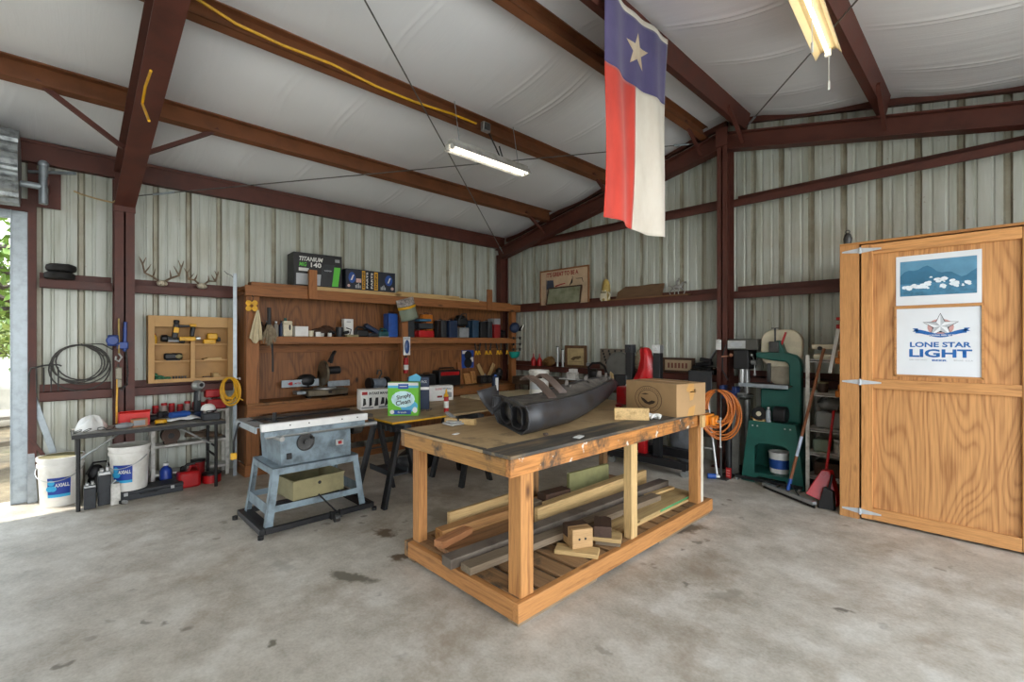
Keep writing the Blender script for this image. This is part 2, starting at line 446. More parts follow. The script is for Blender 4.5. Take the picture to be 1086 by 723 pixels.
# ---- red-iron frame
TN = [0]
def trim(m, mat=IRON, **k):
    TN[0] += 1
    return struct(m, 'trim_%d' % TN[0], mat, **k)
SL = math.atan(.21)
def cee(m, x, y0, y1, sgn, zb, h=.2, fl=.07, tilt=0):
    """C purlin along Y, opening faces sgn*X, turned with the roof slope"""
    q = Matrix.Translation((x, 0, zb)) @ Matrix.Rotation(tilt, 4, 'Y')
    for a0, a1, b0, b1 in ((-.006, .006, 0, h), (0, fl*sgn, 0, .012), (0, fl*sgn, h-.012, h), (fl*sgn-.006*sgn, fl*sgn, 0, .024), (fl*sgn-.006*sgn, fl*sgn, h-.024, h)):
        lo, hi = min(a0, a1), max(a0, a1)
        g = bmesh.ops.create_cube(m.b, size=1)['verts']
        m._x(g, q @ Matrix.Translation(((lo+hi)/2, (y0+y1)/2, (b0+b1)/2)) @ Matrix.Diagonal((hi-lo, y1-y0, b1-b0, 1)))
for x in (-5.25, -3.95, -2.62):
    m = M(); cee(m, x, YF+.1, YB-.13, 1, zp(x), tilt=-SL); trim(m, IRON_LIT)
for x in (-2.12, -.8, .55):
    m = M(); cee(m, x, YF+.1, YB-.13, -1, zp(x), tilt=SL); trim(m, IRON)
# eave struts
m = M(); cee(m, XL+.10, YF, YB-.12, -1, 3.25, .19, .08); m.b2(XL+.01, XL+.12, YF, YB-.12, 3.425, 3.455); trim(m)
m = M(); cee(m, XR-.10, YF, YB-.12, 1, 3.25, .19, .08); trim(m)
def ibeam(m, p0, p1, d0, d1, fw, side, tf=.014):
    """I rafter whose top runs p0-p1; depth d0..d1; side = width direction"""
    p0 = Vector(p0); p1 = Vector(p1); s = Vector(side).normalized(); ax = (p1-p0).normalized(); dn = ax.cross(s)
    if dn.z > 0: dn = -dn
    for a, b, w in ((0, tf, fw), (None, None, tf)):
        if a is None:
            q = [p0+dn*tf, p1+dn*tf, p1+dn*(d1-tf), p0+dn*(d0-tf)]; m.prism([v-s*tf*.5 for v in q], s*tf)
        else:
            q = [p0, p1, p1+dn*tf, p0+dn*tf]; m.prism([v-s*fw/2 for v in q], s*fw)
    q = [p0+dn*(d0-tf), p1+dn*(d1-tf), p1+dn*d1, p0+dn*d0]; m.prism([v-s*fw/2 for v in q], s*fw)
FY = .50
m = M(); ibeam(m, (XL+.2, FY, zp(XL+.2)-.004), (RX, FY, zp(RX)-.004), .40, .27, .165, (0, 1, 0)); trim(m)
m = M(); ibeam(m, (RX, FY, zp(RX)-.004), (XR-.2, FY, zp(XR-.2)-.004), .27, .40, .165, (0, 1, 0)); trim(m)
m = M(); ibeam(m, (XL+.04, YB-.22, zp(XL+.04)-.04), (RX, YB-.22, zp(RX)-.04), .20, .20, .15, (0, 1, 0)); trim(m)
m = M(); ibeam(m, (RX, YB-.22, zp(RX)-.05), (XR-.04, YB-.22, zp(XR-.04)-.05), .20, .20, .15, (0, 1, 0)); trim(m)
# rake channels under the roof sheet at the gable
for xa, xb in ((XL+.1, RX-.02), (RX+.02, XR-.1)):
    m = M(); m.prism([(xa, YB-.075, zr(xa)-.085), (xb, YB-.075, zr(xb)-.085), (xb, YB-.075, zr(xb)-.02), (xa, YB-.075, zr(xa)-.02)], (0, .06, 0)); trim(m)
# columns
def icol(m, x, y, ztop, w, d, ax, tf=.014):
    """flanges face +/- ax ('x' or 'y'); w flange width, d depth"""
    for q in (-1, 1):
        if ax == 'x': m.b2(x+q*(d/2-tf/2)-tf/2, x+q*(d/2-tf/2)+tf/2, y-w/2, y+w/2, 0, ztop)
        else: m.b2(x-w/2, x+w/2, y+q*(d/2-tf/2)-tf/2, y+q*(d/2-tf/2)+tf/2, 0, ztop)
    if ax == 'x': m.b2(x-d/2, x+d/2, y-tf/2, y+tf/2, 0, ztop)
    else: m.b2(x-tf/2, x+tf/2, y-d/2, y+d/2, 0, ztop)
    m.b2(x-max(d, w)/2-.02, x+max(d, w)/2+.02, y-max(d, w)/2, y+max(d, w)/2, 0, .015)
    return m
m = icol(M(), XL+.16, FY+.0, 3.24, .16, .26, 'x')
m.b2(XL+.27, XL+.31, FY-.085, FY+.085, 2.86, 3.0)
for q in (-.05, .05):
    m.cyl((XL+.31, FY+q, 2.93), (XL+.325, FY+q, 2.93), .016, n=6)
trim(m)
trim(icol(M(), XL+.13, YB-.2, 3.12, .12, .18, 'y'))
m = icol(M(), RX+.02, YB-.2, 3.94, .12, .22, 'y'); m.b2(RX-.05, RX+.09, YB-.33, YB-.31, 3.9, 4.12); trim(m)
trim(icol(M(), XR-.16, FY, 3.2, .16, .26, 'x'))
# girts (Z section: web flat, lip down at the room side, lip up at the wall)
def girt_y(y0, y1, z, x=XL, sg=1):
    m = M(); m.b2(x+.012*sg, x+.155*sg, y0, y1, z-.007, z); m.b2(x+.148*sg, x+.155*sg, y0, y1, z-.085, z); m.b2(x+.012*sg, x+.02*sg, y0, y1, z, z+.07)
    m.b2(x+.135*sg, x+.155*sg, y0, y1, z-.088, z-.08); return m
def girt_x(x0, x1, z, y=YB):
    m = M(); m.b2(x0, x1, y-.155, y-.012, z-.007, z); m.b2(x0, x1, y-.155, y-.148, z-.085, z); m.b2(x0, x1, y-.02, y-.012, z, z+.07)
    m.b2(x0, x1, y-.155, y-.135, z-.088, z-.08); return m
for z in (2.14, 1.05):
    trim(girt_y(JY+.07, FY-.09, z)); trim(girt_y(FY+.09, YB-.3, z))
GB = 2.15
for z in (GB, 1.12, 3.27):
    xa = XL+.22
    trim(girt_x(xa, RX-.06, z)); trim(girt_x(RX+.10, XR-.02, z))
# flange braces (angles from rafter to purlin)
def brace(p0, p1): trim(M().bar(p0, p1, .035, .035))
for y in (FY-.62, FY+.62): brace((-5.22, y, zp(-5.25)+.05), (-5.3, FY+math.copysign(.08, y-FY), zp(-5.25)-.30))
for x in (-5.25, -3.95, -2.62, -2.12, -.8): brace((x+.03, YB-.75, zp(x)+.07), (x+.02, YB-.30, zp(x)-.2))
# jamb of the roll-up door: galvanised channel and brown angle
m = M(); m.b2(XL-.05, XL+.02, JY-.12, JY-.01, 0, 2.78); m.b2(XL-.05, XL+.05, JY-.125, JY-.118, 0, 2.78)
for z in (.42, 1.1, 1.9): m.cyl((XL+.02, JY-.06, z), (XL+.028, JY-.06, z), .012, n=8)
trim(m, GALV)
trim(M().b2(XL-.02, XL+.05, JY-.01, JY+.05, 0, 3.3))
trim(M().b2(XL-.05, XL+.02, -3.2, -3.1, 0, 2.78), GALV)
trim(M().b2(XL-.02, XL+.04, -3.2, JY, 2.78, 2.9))
# the rolled-up door curtain, ribbed
pr = []
nn = 90
for i in range(nn):
    a = 2*PI*i/nn; r = .32+.012*(1 if math.sin(a*22) > 0 else -1)
    pr.append((r*math.cos(a), r*math.sin(a)))
m = M(); CXc, CZc = XL+.36, 3.09
m.loft([[(CXc+a, y, CZc+b) for a, b in pr] for y in (-3.1, JY-.05)])
d1 = struct(m, 'door_1', paint('#9aa0a2', .35, .45, .15, 12, '#4f5356'), ang=.3)
m = M(); m.b2(XL+.0, XL+.035, -3.1, JY-.125, 2.70, 2.80); m.b2(XL+.03, XL+.05, -3.1, JY-.125, 2.70, 2.73); m.build('bottom_bar', GALV, d1)
m = M().cyl((CXc-.1, JY-.05, CZc-.1), (CXc-.1, JY+.10, CZc-.1), .03); m.cyl((CXc-.1, JY+.1, CZc-.26), (CXc-.1, JY+.1, CZc+.10), .033); m.ball((CXc-.1, JY+.1, CZc+.11), .04)
m.build('axle', GALV, d1)
m = M().b2(XL+.03, XL+.05, JY+.02, JY+.22, 2.84, 3.2); m.b2(XL+.05, CXc+.02, JY+.13, JY+.14, 2.98, 3.06); m.build('bracket', IRON, d1)
m = M().bar((XL+.06, JY+.0, 3.16), (XL+.3, JY+.32, 3.16), .025, .025); m.build('tension_rod', GALV, d1)

# ---- bracing cables, wiring and lamps
CAB = paint('#6f6f6c', .4, .6)
def cable(p0, p1, label):
    t = T('bracing_cable', label, 'cable', p0)
    p0 = Vector(p0); d = Vector(p1)-p0; u = d.normalized()
    M().cyl((0, 0, 0), d, .006, n=6).build('wire', CAB, t)
    m = M()
    for q in (.12, -.12):
        c = u*.25 if q > 0 else d-u*.25
        m.cyl(c-u*.1, c+u*.1, .012, n=8)
    m.build('turnbuckle', GALV, t)
cable((XL+.36, FY+.09, 3.03), (RX-.25, YB-.32, zp(RX-.25)-.06), 'steel bracing cable running from the roller-door column to the gable ridge')
cable((XL+.3, YB-.33, 3.12), (RX, FY+.1, zp(RX)-.06), 'steel bracing cable rising from the wall corner over the hanging lamp')
cable((RX+.3, YB-.32, zp(RX+.3)-.03), (XR-.3, FY+.1, zp(XR)+.04), 'steel bracing cable slanting behind the cream lamp at right')

GLOW = emit('#fff4e0', 1.9)
def lamp(name, label, c, L, mats, rz, W, tubes, chain_to):
    t = T(name, label, 'ceiling lamp', c, rz)
    hw = W/2
    m = M()
    m.prism([(-hw, -L/2, -.02), (-hw*.62, -L/2, .035), (hw*.62, -L/2, .035), (hw, -L/2, -.02), (hw*.97, -L/2, -.025), (hw*.6, -L/2, .022), (-hw*.6, -L/2, .022), (-hw*.97, -L/2, -.025)], (0, L, 0))
    m.build('reflector', mats, t)
    m = M().box((0, 0, .05), (hw*.9, L*.98, .045)); m.build('ballast_housing', mats, t, bev=.004)
    for x in tubes:
        g = M().cyl((x, -L/2+.03, -.006), (x, L/2-.03, -.006), .014, n=12).build('tube', GLOW, t)
        M().b2(x-.02, x+.02, -L/2+.005, -L/2+.03, -.03, .03).b2(x-.02, x+.02, L/2-.03, L/2-.005, -.03, .03).build('socket', WHITE, g)
    for y in (-L*.38, L*.38):
        M().cyl((0, y, .07), (chain_to[0], y, chain_to[1]), .004, n=6).build('chain', GALV, t)
    return t
pl_, pr_ = on_x(478, 158, -3.88), on_x(553, 180, -3.88)
lp = (pl_+pr_)/2
lamp('fluorescent_lamp', 'twin-tube strip lamp hung from a purlin left of the flag', (-3.80, lp.y-.04, lp.z-.04), 1.10, paint('#c9c9c4', .4, .2), 0, .17, (-.036, .036), (-.1, .6))
t = lamp('fluorescent_lamp', 'cream wing-shaped strip lamp at top right of the flag', (-.865, 3.60, 3.72), 1.22, paint('#cbb98f', .55, 0, .06, 6), R(3.7), .17, (.0,), (.0, .1))
for y in (-.18, .42): M().cyl((.03, y, -.02), (.03, y, -.30), .003, n=5).cyl((.03, y, -.30), (.03, y, -.36), .008, n=8).build('pull_cord', WHITE, t)
# junction box and yellow cable on the purlin above the lamp
jb = on_x(515, 135, -3.86)
t = T('junction_box', 'small grey junction box clipped to the purlin above the hanging lamp', 'junction box', jb)
M().box((0, 0, 0), (.05, .1, .1)).build('box', STEEL, t, bev=.006); M().box((.03, 0, 0), (.012, .07, .07)).build('cover', DSTEEL, t)
M().tube([(.0, .05, -.05), (.05, .1, -.2), (.07, .16, -.32), (.05, .2, -.28), (.0, .2, -.15)], .008).build('cord', BLACK, t)
pts = []
for i, (px, py) in enumerate(((203, -5), (250, 25), (300, 48), (352, 68), (400, 92), (440, 108), (480, 121), (505, 131))):
    q = on_x(px, py, -3.865); pts.append((q.x, q.y, q.z))
m = M().tube([(0, 0, 0)]+[(p[0]-pts[0][0]+.0, p[1]-pts[0][1], p[2]-pts[0][2]) for p in pts[1:]], .011)
S(m, 'electric_cord', YEL, 'yellow cable running along the third purlin to the junction box', 'cord', pts[0])
pts = [on_y(px, py, FY-.09) for px, py in ((160, 75), (154, 92), (151, 110), (158, 128))]
S(M().tube([p-pts[0] for p in pts], .008), 'electric_cord', YEL, 'short yellow cord looped on the slanting rafter', 'cord', pts[0])
pts = [Vector((XL+.33, FY-.06+.02*k, 2.98-.09*abs(k-1))) for k in range(3)]
S(M().tube([(0, 0, 0), (.02, -.05, -.05), (-.02, -.16, -.03), (-.05, -.28, .0), (-.06, -.33, .02)], .008), 'hook_strap', paint('#b59a6a'), 'tan strap end sticking out from the column top', 'strap', (XL+.31, FY-.05, 2.98))

# ================================================================ camera, light, sky
cam = bpy.data.cameras.new('camera'); co = bpy.data.objects.new('camera', cam); COL.objects.link(co)
co.location = (0, 0, EYE); co.rotation_euler = (R(90), 0, YAW)
cam.sensor_width = 36; cam.lens = 36*FPX/1086; cam.clip_start = .02; cam.clip_end = 300
cam.shift_y = (361.5-HZ)/1086*-1
SC.camera = co
w = bpy.data.worlds.new('sky'); SC.world = w; w.use_nodes = True
nt = w.node_tree; bg = nt.nodes['Background']
tc = nt.nodes.new('ShaderNodeTexCoord'); sp = nt.nodes.new('ShaderNodeSeparateXYZ'); rp = nt.nodes.new('ShaderNodeValToRGB')
nt.links.new(tc.outputs['Generated'], sp.inputs[0]); nt.links.new(sp.outputs[2], rp.inputs[0]); nt.links.new(rp.outputs[0], bg.inputs[0])
rp.color_ramp.elements[0].position = 0; rp.color_ramp.elements[0].color = (1, .985, .97, 1)
rp.color_ramp.elements[1].position = .6; rp.color_ramp.elements[1].color = (.70, .84, 1, 1)
bg.inputs[1].default_value = 2.15
sun = bpy.data.lights.new('sun', 'SUN'); so = bpy.data.objects.new('sun', sun); COL.objects.link(so)
sun.energy = 2.1; sun.angle = R(.6); sun.color = (1, .95, .86)
so.rotation_euler = Vector((.227, .395, -.891)).to_track_quat('-Z', 'Y').to_euler(); so.location = (-12, -8, 14)
SC.view_settings.view_transform = 'Standard'; SC.view_settings.look = 'None'; SC.view_settings.gamma = 1
SC.view_settings.use_curve_mapping = False
SC.view_settings.exposure = 1.5
# ================================================================ LARGE THINGS
# ---- plywood enclosure at right
DOORPLY = plywood('#c9935a', '#8c5529', 'z', 20, .9)
STILE = wood('#c58d53', '#88552a', 'z'); RAIL = wood('#c89056', '#88552a', 'x')
EY = 5.0
t = T('plywood_enclosure', 'floor-to-head-height plywood enclosure with a framed hinged door and two posters', 'cupboard', (-.99, EY, 0))
def ex(m, x0, x1, y0, y1, z0, z1): return m.b2(x0+.99, x1+.99, y0, y1, z0, z1)
ex(M(), -.99, -.85, 0, .04, 0, 2.38).build('frame_stile', STILE, t, bev=.003)
ex(M(), .215, .36, 0, .04, 0, 2.38).build('frame_stile', STILE, t, bev=.003)
ex(M(), -.99, -.965, .04, .92, 0, 2.36).build('side_panel', plywood('#b07a40', '#7a4a22', 'z', 9), t)
ex(M(), .335, .36, .04, .92, 0, 2.36).build('side_panel', plywood('#b07a40', '#7a4a22', 'z', 9), t)
ex(M(), -.99, .36, .0, .92, 2.38, 2.40).build('top_panel', plywood('#b07a40', '#7a4a22', 'x', 9), t)
d = ex(M(), -.835, .205, .030, .042, .02, 2.37).build('door', DOORPLY, t)
ex(M(), -.835, -.755, .0, .03, .02, 2.37).build('door_stile', STILE, d, bev=.003)
ex(M(), .112, .205, .0, .03, .02, 2.37).build('door_stile', STILE, d, bev=.003)
for a, b in ((2.285, 2.37), (1.14, 1.222), (.02, .12)):
    ex(M(), -.754, .111, .002, .03, a, b).build('door_rail', RAIL, d, bev=.003)
for z in (2.325, 1.19, .075):
    m = M()
    for sg, x0 in ((1, -.842), (-1, -.842)):
        L = .145 if sg > 0 else .13
        m.prism([(x0+.99, -.004, z-.022), (x0+.99+sg*L, -.004, z-.006), (x0+.99+sg*L, -.004, z+.006), (x0+.99, -.004, z+.022)], (0, .004, 0))
        for q in (.03, .07, .11): m.cyl((x0+.99+sg*q, -.007, z), (x0+.99+sg*q, -.004, z), .005, n=8)
    m.cyl((.148, -.008, z-.026), (.148, -.008, z+.026), .009, n=10)
    lab(m.build('strap_hinge', paint('#c3c9cd', .45, .15, .06, 20), t), 'galvanised strap hinge')
# posters
sheet = paint('#dfe3e6', .35, 0, .03, 3)
def poster(label, x0, x1, z0, z1, name='poster'):
    t = T(name, label, 'poster', (x0, EY+.027, z0))
    M().b2(0, x1-x0, -.002, 0, 0, z1-z0).build('sheet', sheet, t)
    return t, x1-x0, z1-z0
t, W, H = poster('white-bordered poster with a blue river landscape and white splashes', -.602, -.096, 1.835, 2.24)
fm = Matrix.Translation((0, -.002, 0)) @ Matrix.Rotation(R(90), 4, 'X')
PB1 = paint('#5f93b0', .4, 0, .1, 6); PB2 = paint('#38708f', .4, 0, .12, 9); PB3 = paint('#477f9e', .4, 0, .2, 16); PW = paint('#dfe9ee', .4, 0, .06, 30)
p = decal('printed_picture', PB1, t, fm, [rect(.026, W-.026, .075, H-.045)])
hill = [(.026, .24)]+[(.026+(W-.052)*i/16, .24+.05*math.sin(i*.35)+.016*math.sin(i*1.3)+.0025*i) for i in range(17)]+[(W-.026, .15), (.026, .15)]
decal('hills', PB2, p, fm, [hill], .0012)
decal('river', PB3, p, fm, [rect(.026, W-.026, .075, .175)], .0016)
rr_ = random.Random(5); blobs = []
for k in range(46):
    x = .05+rr_.random()*(W-.11); y = .125+.04*rr_.random()+.07*math.exp(-((x-.26)/.09)**2)*rr_.random()
    a = rr_.uniform(.004, .013); blobs.append([(x+a*(1+.6*rr_.random())*math.cos(q*PI/4)*1.3, y+a*(1+.5*rr_.random())*math.sin(q*PI/4)) for q in range(8)])
o = None
mm = M()
for i, b_ in enumerate(blobs): mm.face(flat(fm, b_, .002+.00002*i))
mm.build('splashes', PW, p)
t, W, H = poster('white poster with a silver star and blue lettering in two lines', -.598, -.098, 1.268, 1.808)
BL = paint('#1c62a8', .4, 0, .05, 5); SIL = paint('#b9bec2', .35, 0, .1, 30); SIL2 = paint('#e8eaec', .35, 0, .05, 30); ROSE = paint('#c99a94', .4, 0, .08, 10)
ring = [[(.27+.078*math.cos(a)*q, .385+.066*math.sin(a)*q) for q, a in ((1, a0), (1, a1), (.62, a1), (.62, a0))] for a0, a1 in ((2*PI*i/40, 2*PI*(i+1)/40) for i in range(40))]
decal('ring', ROSE, t, fm, ring, .001)
decal('ring_centre', CHAR, t, fm, [ell(.27, .385, .05, .042)], .0012)
st = star(.27, .385, .105, .042); st = [(x, (y-.385)*.92+.395) for x, y in st]; c0 = (.27, .393)
mo = star(.27, .385, .112, .047); mo = [(x, (y-.385)*.92+.395) for x, y in mo]
decal('star_outline', INK, t, fm, [mo], .0016)
s_ = decal('star', SIL2, t, fm, [[c0, st[i], st[(i+1) % 10]] for i in range(0, 10, 2)], .002)
decal('star_shading', SIL, s_, fm, [[c0, st[i], st[(i-1) % 10]] for i in range(0, 10, 2)], .002)
rib = [(.12+.30*i/14, .335+.018*math.cos(PI*(i-7)/7)*-1) for i in range(15)]
b = decal('ribbon', BL, t, fm, [[(x, y-.013), (x2, y2-.013), (x2, y2+.016), (x, y+.016)] for (x, y), (x2, y2) in zip(rib, rib[1:])]+[[(.10, .352), (.135, .352), (.135, .378), (.10, .378), (.115, .365)], [(.44, .352), (.405, .352), (.405, .378), (.44, .378), (.425, .365)]], .0026)
text('THE NATIONAL BEER OF TEXAS', 'ribbon_lettering', SIL2, b, fm @ Matrix.Translation((.27, .322, 0)), .22, .011, .02, .0032)
text('LONE STAR', 'lettering', BL, t, fm @ Matrix.Translation((.265, .247, 0)), .36, .042, .03, .001)
text('LIGHT', 'lettering', BL, t, fm @ Matrix.Translation((.265, .178, 0)), .37, .066, .035, .001)
text('BEER', 'lettering', BL, t, fm @ Matrix.Translation((.265, .122, 0)), .09, .014, .04, .001)
text('SAN ANTONIO', 'lettering', SIL, t, fm @ Matrix.Translation((.135, .124, 0)), .11, .012, .03, .001)
text('TEXAS  U.S.A', 'lettering', SIL, t, fm @ Matrix.Translation((.40, .124, 0)), .11, .012, .03, .001)
m = M()
for a in ((-.612, -.090, 1.812, 1.830), (-.612, -.599, 1.255, 1.812), (-.097, -.085, 1.255, 1.812), (-.612, -.085, 1.252, 1.266)): m.b2(a[0], a[1], EY+.015, EY+.0295, a[2], a[3])
S(m, 'poster_strip', RAIL, 'thin pine strips framing the star poster on the door', 'wood strip')
m = M().cyl((0, 0, 0), (0, 0, .02), .03).lathe([(.03, .02), (.035, .05), (.022, .09), (.012, .1)], n=12); m.tube([(.015*math.cos(a), 0, .112+.015*math.sin(a)) for a in [2*PI*i/12 for i in range(12)]], .004, loop=True)
S(m, 'lantern_cap', DSTEEL, 'small dark metal cap standing on the corner of the plywood enclosure', 'metal cap', (-.94, EY+.05, 2.40))

DECK = wood('#8f6c48', '#5a4029', 'x', dirt=.1)
# ---- rolling pine worktable with a slatted deck
TX0, TX1, TY0, TY1, TZ = -2.86, -1.77, 1.70, 4.12, .94
t = T('worktable', 'big pine worktable with a stained top over a slatted lumber deck', 'table', (-2.32, 2.95, 0)); O = Vector((-2.32, 2.95, 0))
def wb_(m, x0, x1, y0, y1, z0, z1): return m.b2(x0-O.x, x1-O.x, y0-O.y, y1-O.y, z0, z1)
TOPM = None
def mat_top():
    n = N('table_top'); v = n.coord()
    a = n.noise(v, 1.3, 5, .65, .3); f = n.noise(n.coord((10, .8, 3)), 2, 4, .6); s = n.noise(v, 3.0, 6, .7)
    c = n.ramp(a, [(.3, lin('#8b6f4a')), (.5, lin('#b0946a')), (.7, lin('#bca37b'))])
    c = n.mix(.2, c, n.ramp(f, [(.35, lin('#75583a')), (.65, lin('#b89a70'))]))
    c = n.mix(n.ramp(s, [(.56, (0, 0, 0, 1)), (.68, (.85, .85, .85, 1))]), c, lin('#5c4a36'))
    return n.out(c, .6)
def mat_stained():
    n = N('stained_edge'); s = n.noise(n.coord((1, 1, 1)), 3.2, 6, .7, .3); g = n.noise(n.coord((30, 2, 30)), 2, 3)
    w = n.noise(n.coord(), 9, 5, .7)
    c = n.ramp(g, [(.3, lin('#8f5c2b')), (.6, lin('#c78748'))])
    c = n.mix(n.ramp(s, [(.47, (0, 0, 0, 1)), (.58, (.9, .9, .9, 1))]), c, lin('#37352f'))
    c = n.mix(n.ramp(w, [(.62, (0, 0, 0, 1)), (.65, (1, 1, 1, 1))]), c, lin('#d9d5cc'))
    return n.out(c, .55)
def mat_tar():
    n = N('tarred_board'); s = n.noise(n.coord((6, .8, 3)), 2.2, 6, .7, .3)
    c = n.ramp(s, [(.3, lin('#2e2c29')), (.5, lin('#4a463f')), (.68, lin('#8a7252'))])
    return n.out(c, .55)
STE = mat_stained(); TAR = mat_tar()
wb_(M(), TX0, -2.0, TY0, TY1, TZ-.02, TZ-.002).build('tabletop', mat_top(), t, bev=.002)
lab(wb_(M(), TX0+.01, -2.002, TY0, TY0+.035, TZ-.0018, TZ+.0004).build('edge_strip', TAR, t), 'dark tarred strip')
lab(wb_(M(), -1.998, TX1, TY0, TY1, TZ-.02, TZ).build('top_board', TAR, t, bev=.003), 'dark stained board along the long edge')
wb_(M(), TX1-.042, TX1-.002, TY0+.002, TY1, TZ-.115, TZ-.021).build('apron', STE, t, bev=.004)
wb_(M(), TX0, TX0+.04, TY0+.002, TY1, TZ-.115, TZ-.021).build('apron', OLD_Y, t, bev=.004)
wb_(M(), TX0+.041, TX1-.043, TY0+.002, TY0+.042, TZ-.115, TZ-.021).build('apron', wood('#b08044', '#5f4326', 'x', dirt=.12), t, bev=.004)
wb_(M(), TX0+.041, TX1-.043, TY1-.04, TY1, TZ-.115, TZ-.021).build('apron', OLD_X, t, bev=.004)
BX0, BX1, BY0, BY1 = -2.93, -1.785, 1.77, 4.22
wb_(M(), BX1-.045, BX1, BY0, BY1, .03, .135).build('deck_rail', PINE_Y, t, bev=.004)
wb_(M(), BX0, BX0+.045, BY0, BY1, .03, .135).build('deck_rail', OLD_Y, t, bev=.004)
wb_(M(), BX0+.046, BX1-.046, BY0, BY0+.045, .03, .135).build('deck_rail', PINE_X, t, bev=.004)
wb_(M(), BX0+.046, BX1-.046, BY1-.045, BY1, .03, .135).build('deck_rail', OLD_X, t, bev=.004)
y = BY0+.05; k = 0
while y < BY1-.17:
    w_ = .135+.012*math.sin(k*2.1); wb_(M(), BX0+.046, BX1-.046, y, y+w_, .112, .134).build('slat', DECK, t, bev=.003); y += w_+.036; k += 1
for y0, y1 in ((BY0+.02, 2.5), (3.3, BY1-.02)): wb_(M(), BX1-.10, BX1-.02, y0, y1, .0, .03).build('skid', GREYW_Y, t)
for y0, y1 in ((BY0+.02, 2.3), (3.3, BY1-.02)): wb_(M(), BX0+.02, BX0+.10, y0, y1, .0, .03).build('skid', GREYW_Y, t)
for x0, x1, y0, y1, mt in ((-1.915, -1.815, 1.82, 1.92, PINE_Z), (-2.90, -2.82, 1.82, 1.89, PINE_Z), (-1.88, -1.815, 2.93, 3.01, PALE_Z), (-1.90, -1.815, 3.99, 4.05, PINE_Z), (-2.86, -2.80, 2.95, 3.03, OLD_Z), (-2.86, -2.80, 4.0, 4.07, OLD_Z)):
    wb_(M(), x0, x1, y0, y1, .1345, TZ-.1155).build('leg', mt, t, bev=.004)
wb_(M(), -1.90, -1.815, 4.052, 4.095, .1345, TZ-.1155).build('leg_batten', paint('#d6d0bf', .6, 0, .1, 5), t, bev=.003)
# orange vise block under the near corner at right
t = T('bench_vise', 'orange clamp-on vise at the far end of the worktable edge', 'vise', (-1.745, 4.02, .87))
M().box((.0, 0, .0), (.05, .17, .09)).build('fixed_jaw', ORANGE, t, bev=.008)
M().box((.045, .02, -.005), (.035, .12, .075)).cyl((.06, .02, -.005), (.075, .02, -.005), .03).build('sliding_jaw', ORANGE, t, bev=.008)
M().cyl((.075, .02, -.01), (.10, .02, -.01), .012, n=10).build('screw', STEEL, t)
M().cyl((.1, .02, .02), (.1, .02, -.22), .006, n=8).ball((.1, .02, -.22), .01).ball((.1, .02, .02), .01).build('handle_bar', STEEL, t)
M().box((.005, -.115, .0), (.03, .05, .10)).build('jaw_pad', PALE_Z, t, bev=.003)

# ---- workbench with upper shelves against the left wall
BF = -5.95
t = T('workbench', 'long plywood-backed workbench with two upper shelves along the left wall', 'workbench', (BF, 3.7, 0)); O = Vector((BF, 3.7, 0))
Y0, Y1 = 1.55, 5.86
BPLY = plywood('#8c5a30', '#4f2f18', 'z', 12, 1.2); BPL2 = plywood('#784c28', '#4a2b15', 'z', 9)
CZ = .83
for a, b in ((Y0, 2.75), (2.752, 3.97), (3.972, 5.19), (5.192, Y1)):
    wb_(M(), -6.34, -6.325, a, b, .12, 2.16).build('back_panel', BPLY, t)
wb_(M(), -6.32, BF-.09, Y0, Y0+.018, .14, 2.08).build('end_panel', BPL2, t)
for y in (Y0, 3.55, 5.74):
    wb_(M(), BF-.09, BF-.001, y, y+.135 if y < 2 else y+.11, .0, 2.058).build('post', BEN_Z, t, bev=.004)
wb_(M(), BF, BF+.04, Y0-.02, Y1+.06, 2.06, 2.18).build('fascia', BEN_Y, t, bev=.004)
wb_(M(), -6.32, BF-.001, Y0, Y1, 2.14, 2.18).build('top_shelf', BEN_Y, t)
wb_(M(), BF, BF+.036, Y0+.14, Y1-.12, 1.51, 1.60).build('fascia', BEN_Y, t, bev=.004)
wb_(M(), -6.32, BF-.0005, Y0+.02, Y1-.01, 1.575, 1.60).build('shelf', BEN_Y, t)
wb_(M(), -6.324, -6.285, Y0+.02, Y1-.01, 1.40, 1.50).build('ledger', BEN_Y, t, bev=.003)
wb_(M(), -6.322, BF+.038, Y0, Y1, CZ-.03, CZ).build('countertop', wood('#8c5c30', '#4c2f17', 'y', dirt=.2), t, bev=.003)
wb_(M(), BF, BF+.038, Y0+.0, Y1, CZ-.13, CZ-.031).build('fascia', BEN_Y, t, bev=.004)
wb_(M(), BF, BF+.02, Y0-.02, Y1, .0, .13).build('baseboard', BEN_Y, t, bev=.003)
wb_(M(), -6.32, BF-.001, Y0-.02, Y0-.001, .0, .13).build('baseboard', BEN_X, t, bev=.003)
wb_(M(), BF-.08, BF-.04, Y0+.14, Y1, .40, .58).build('lower_rail', BEN_Y, t, bev=.003)
for y, zt in ((2.22, 2.42), (5.12, 2.40)):
    wb_(M(), BF+.0405, BF+.078, y, y+.10, 2.062, zt).build('stub_post', BEN_Z, t, bev=.003)

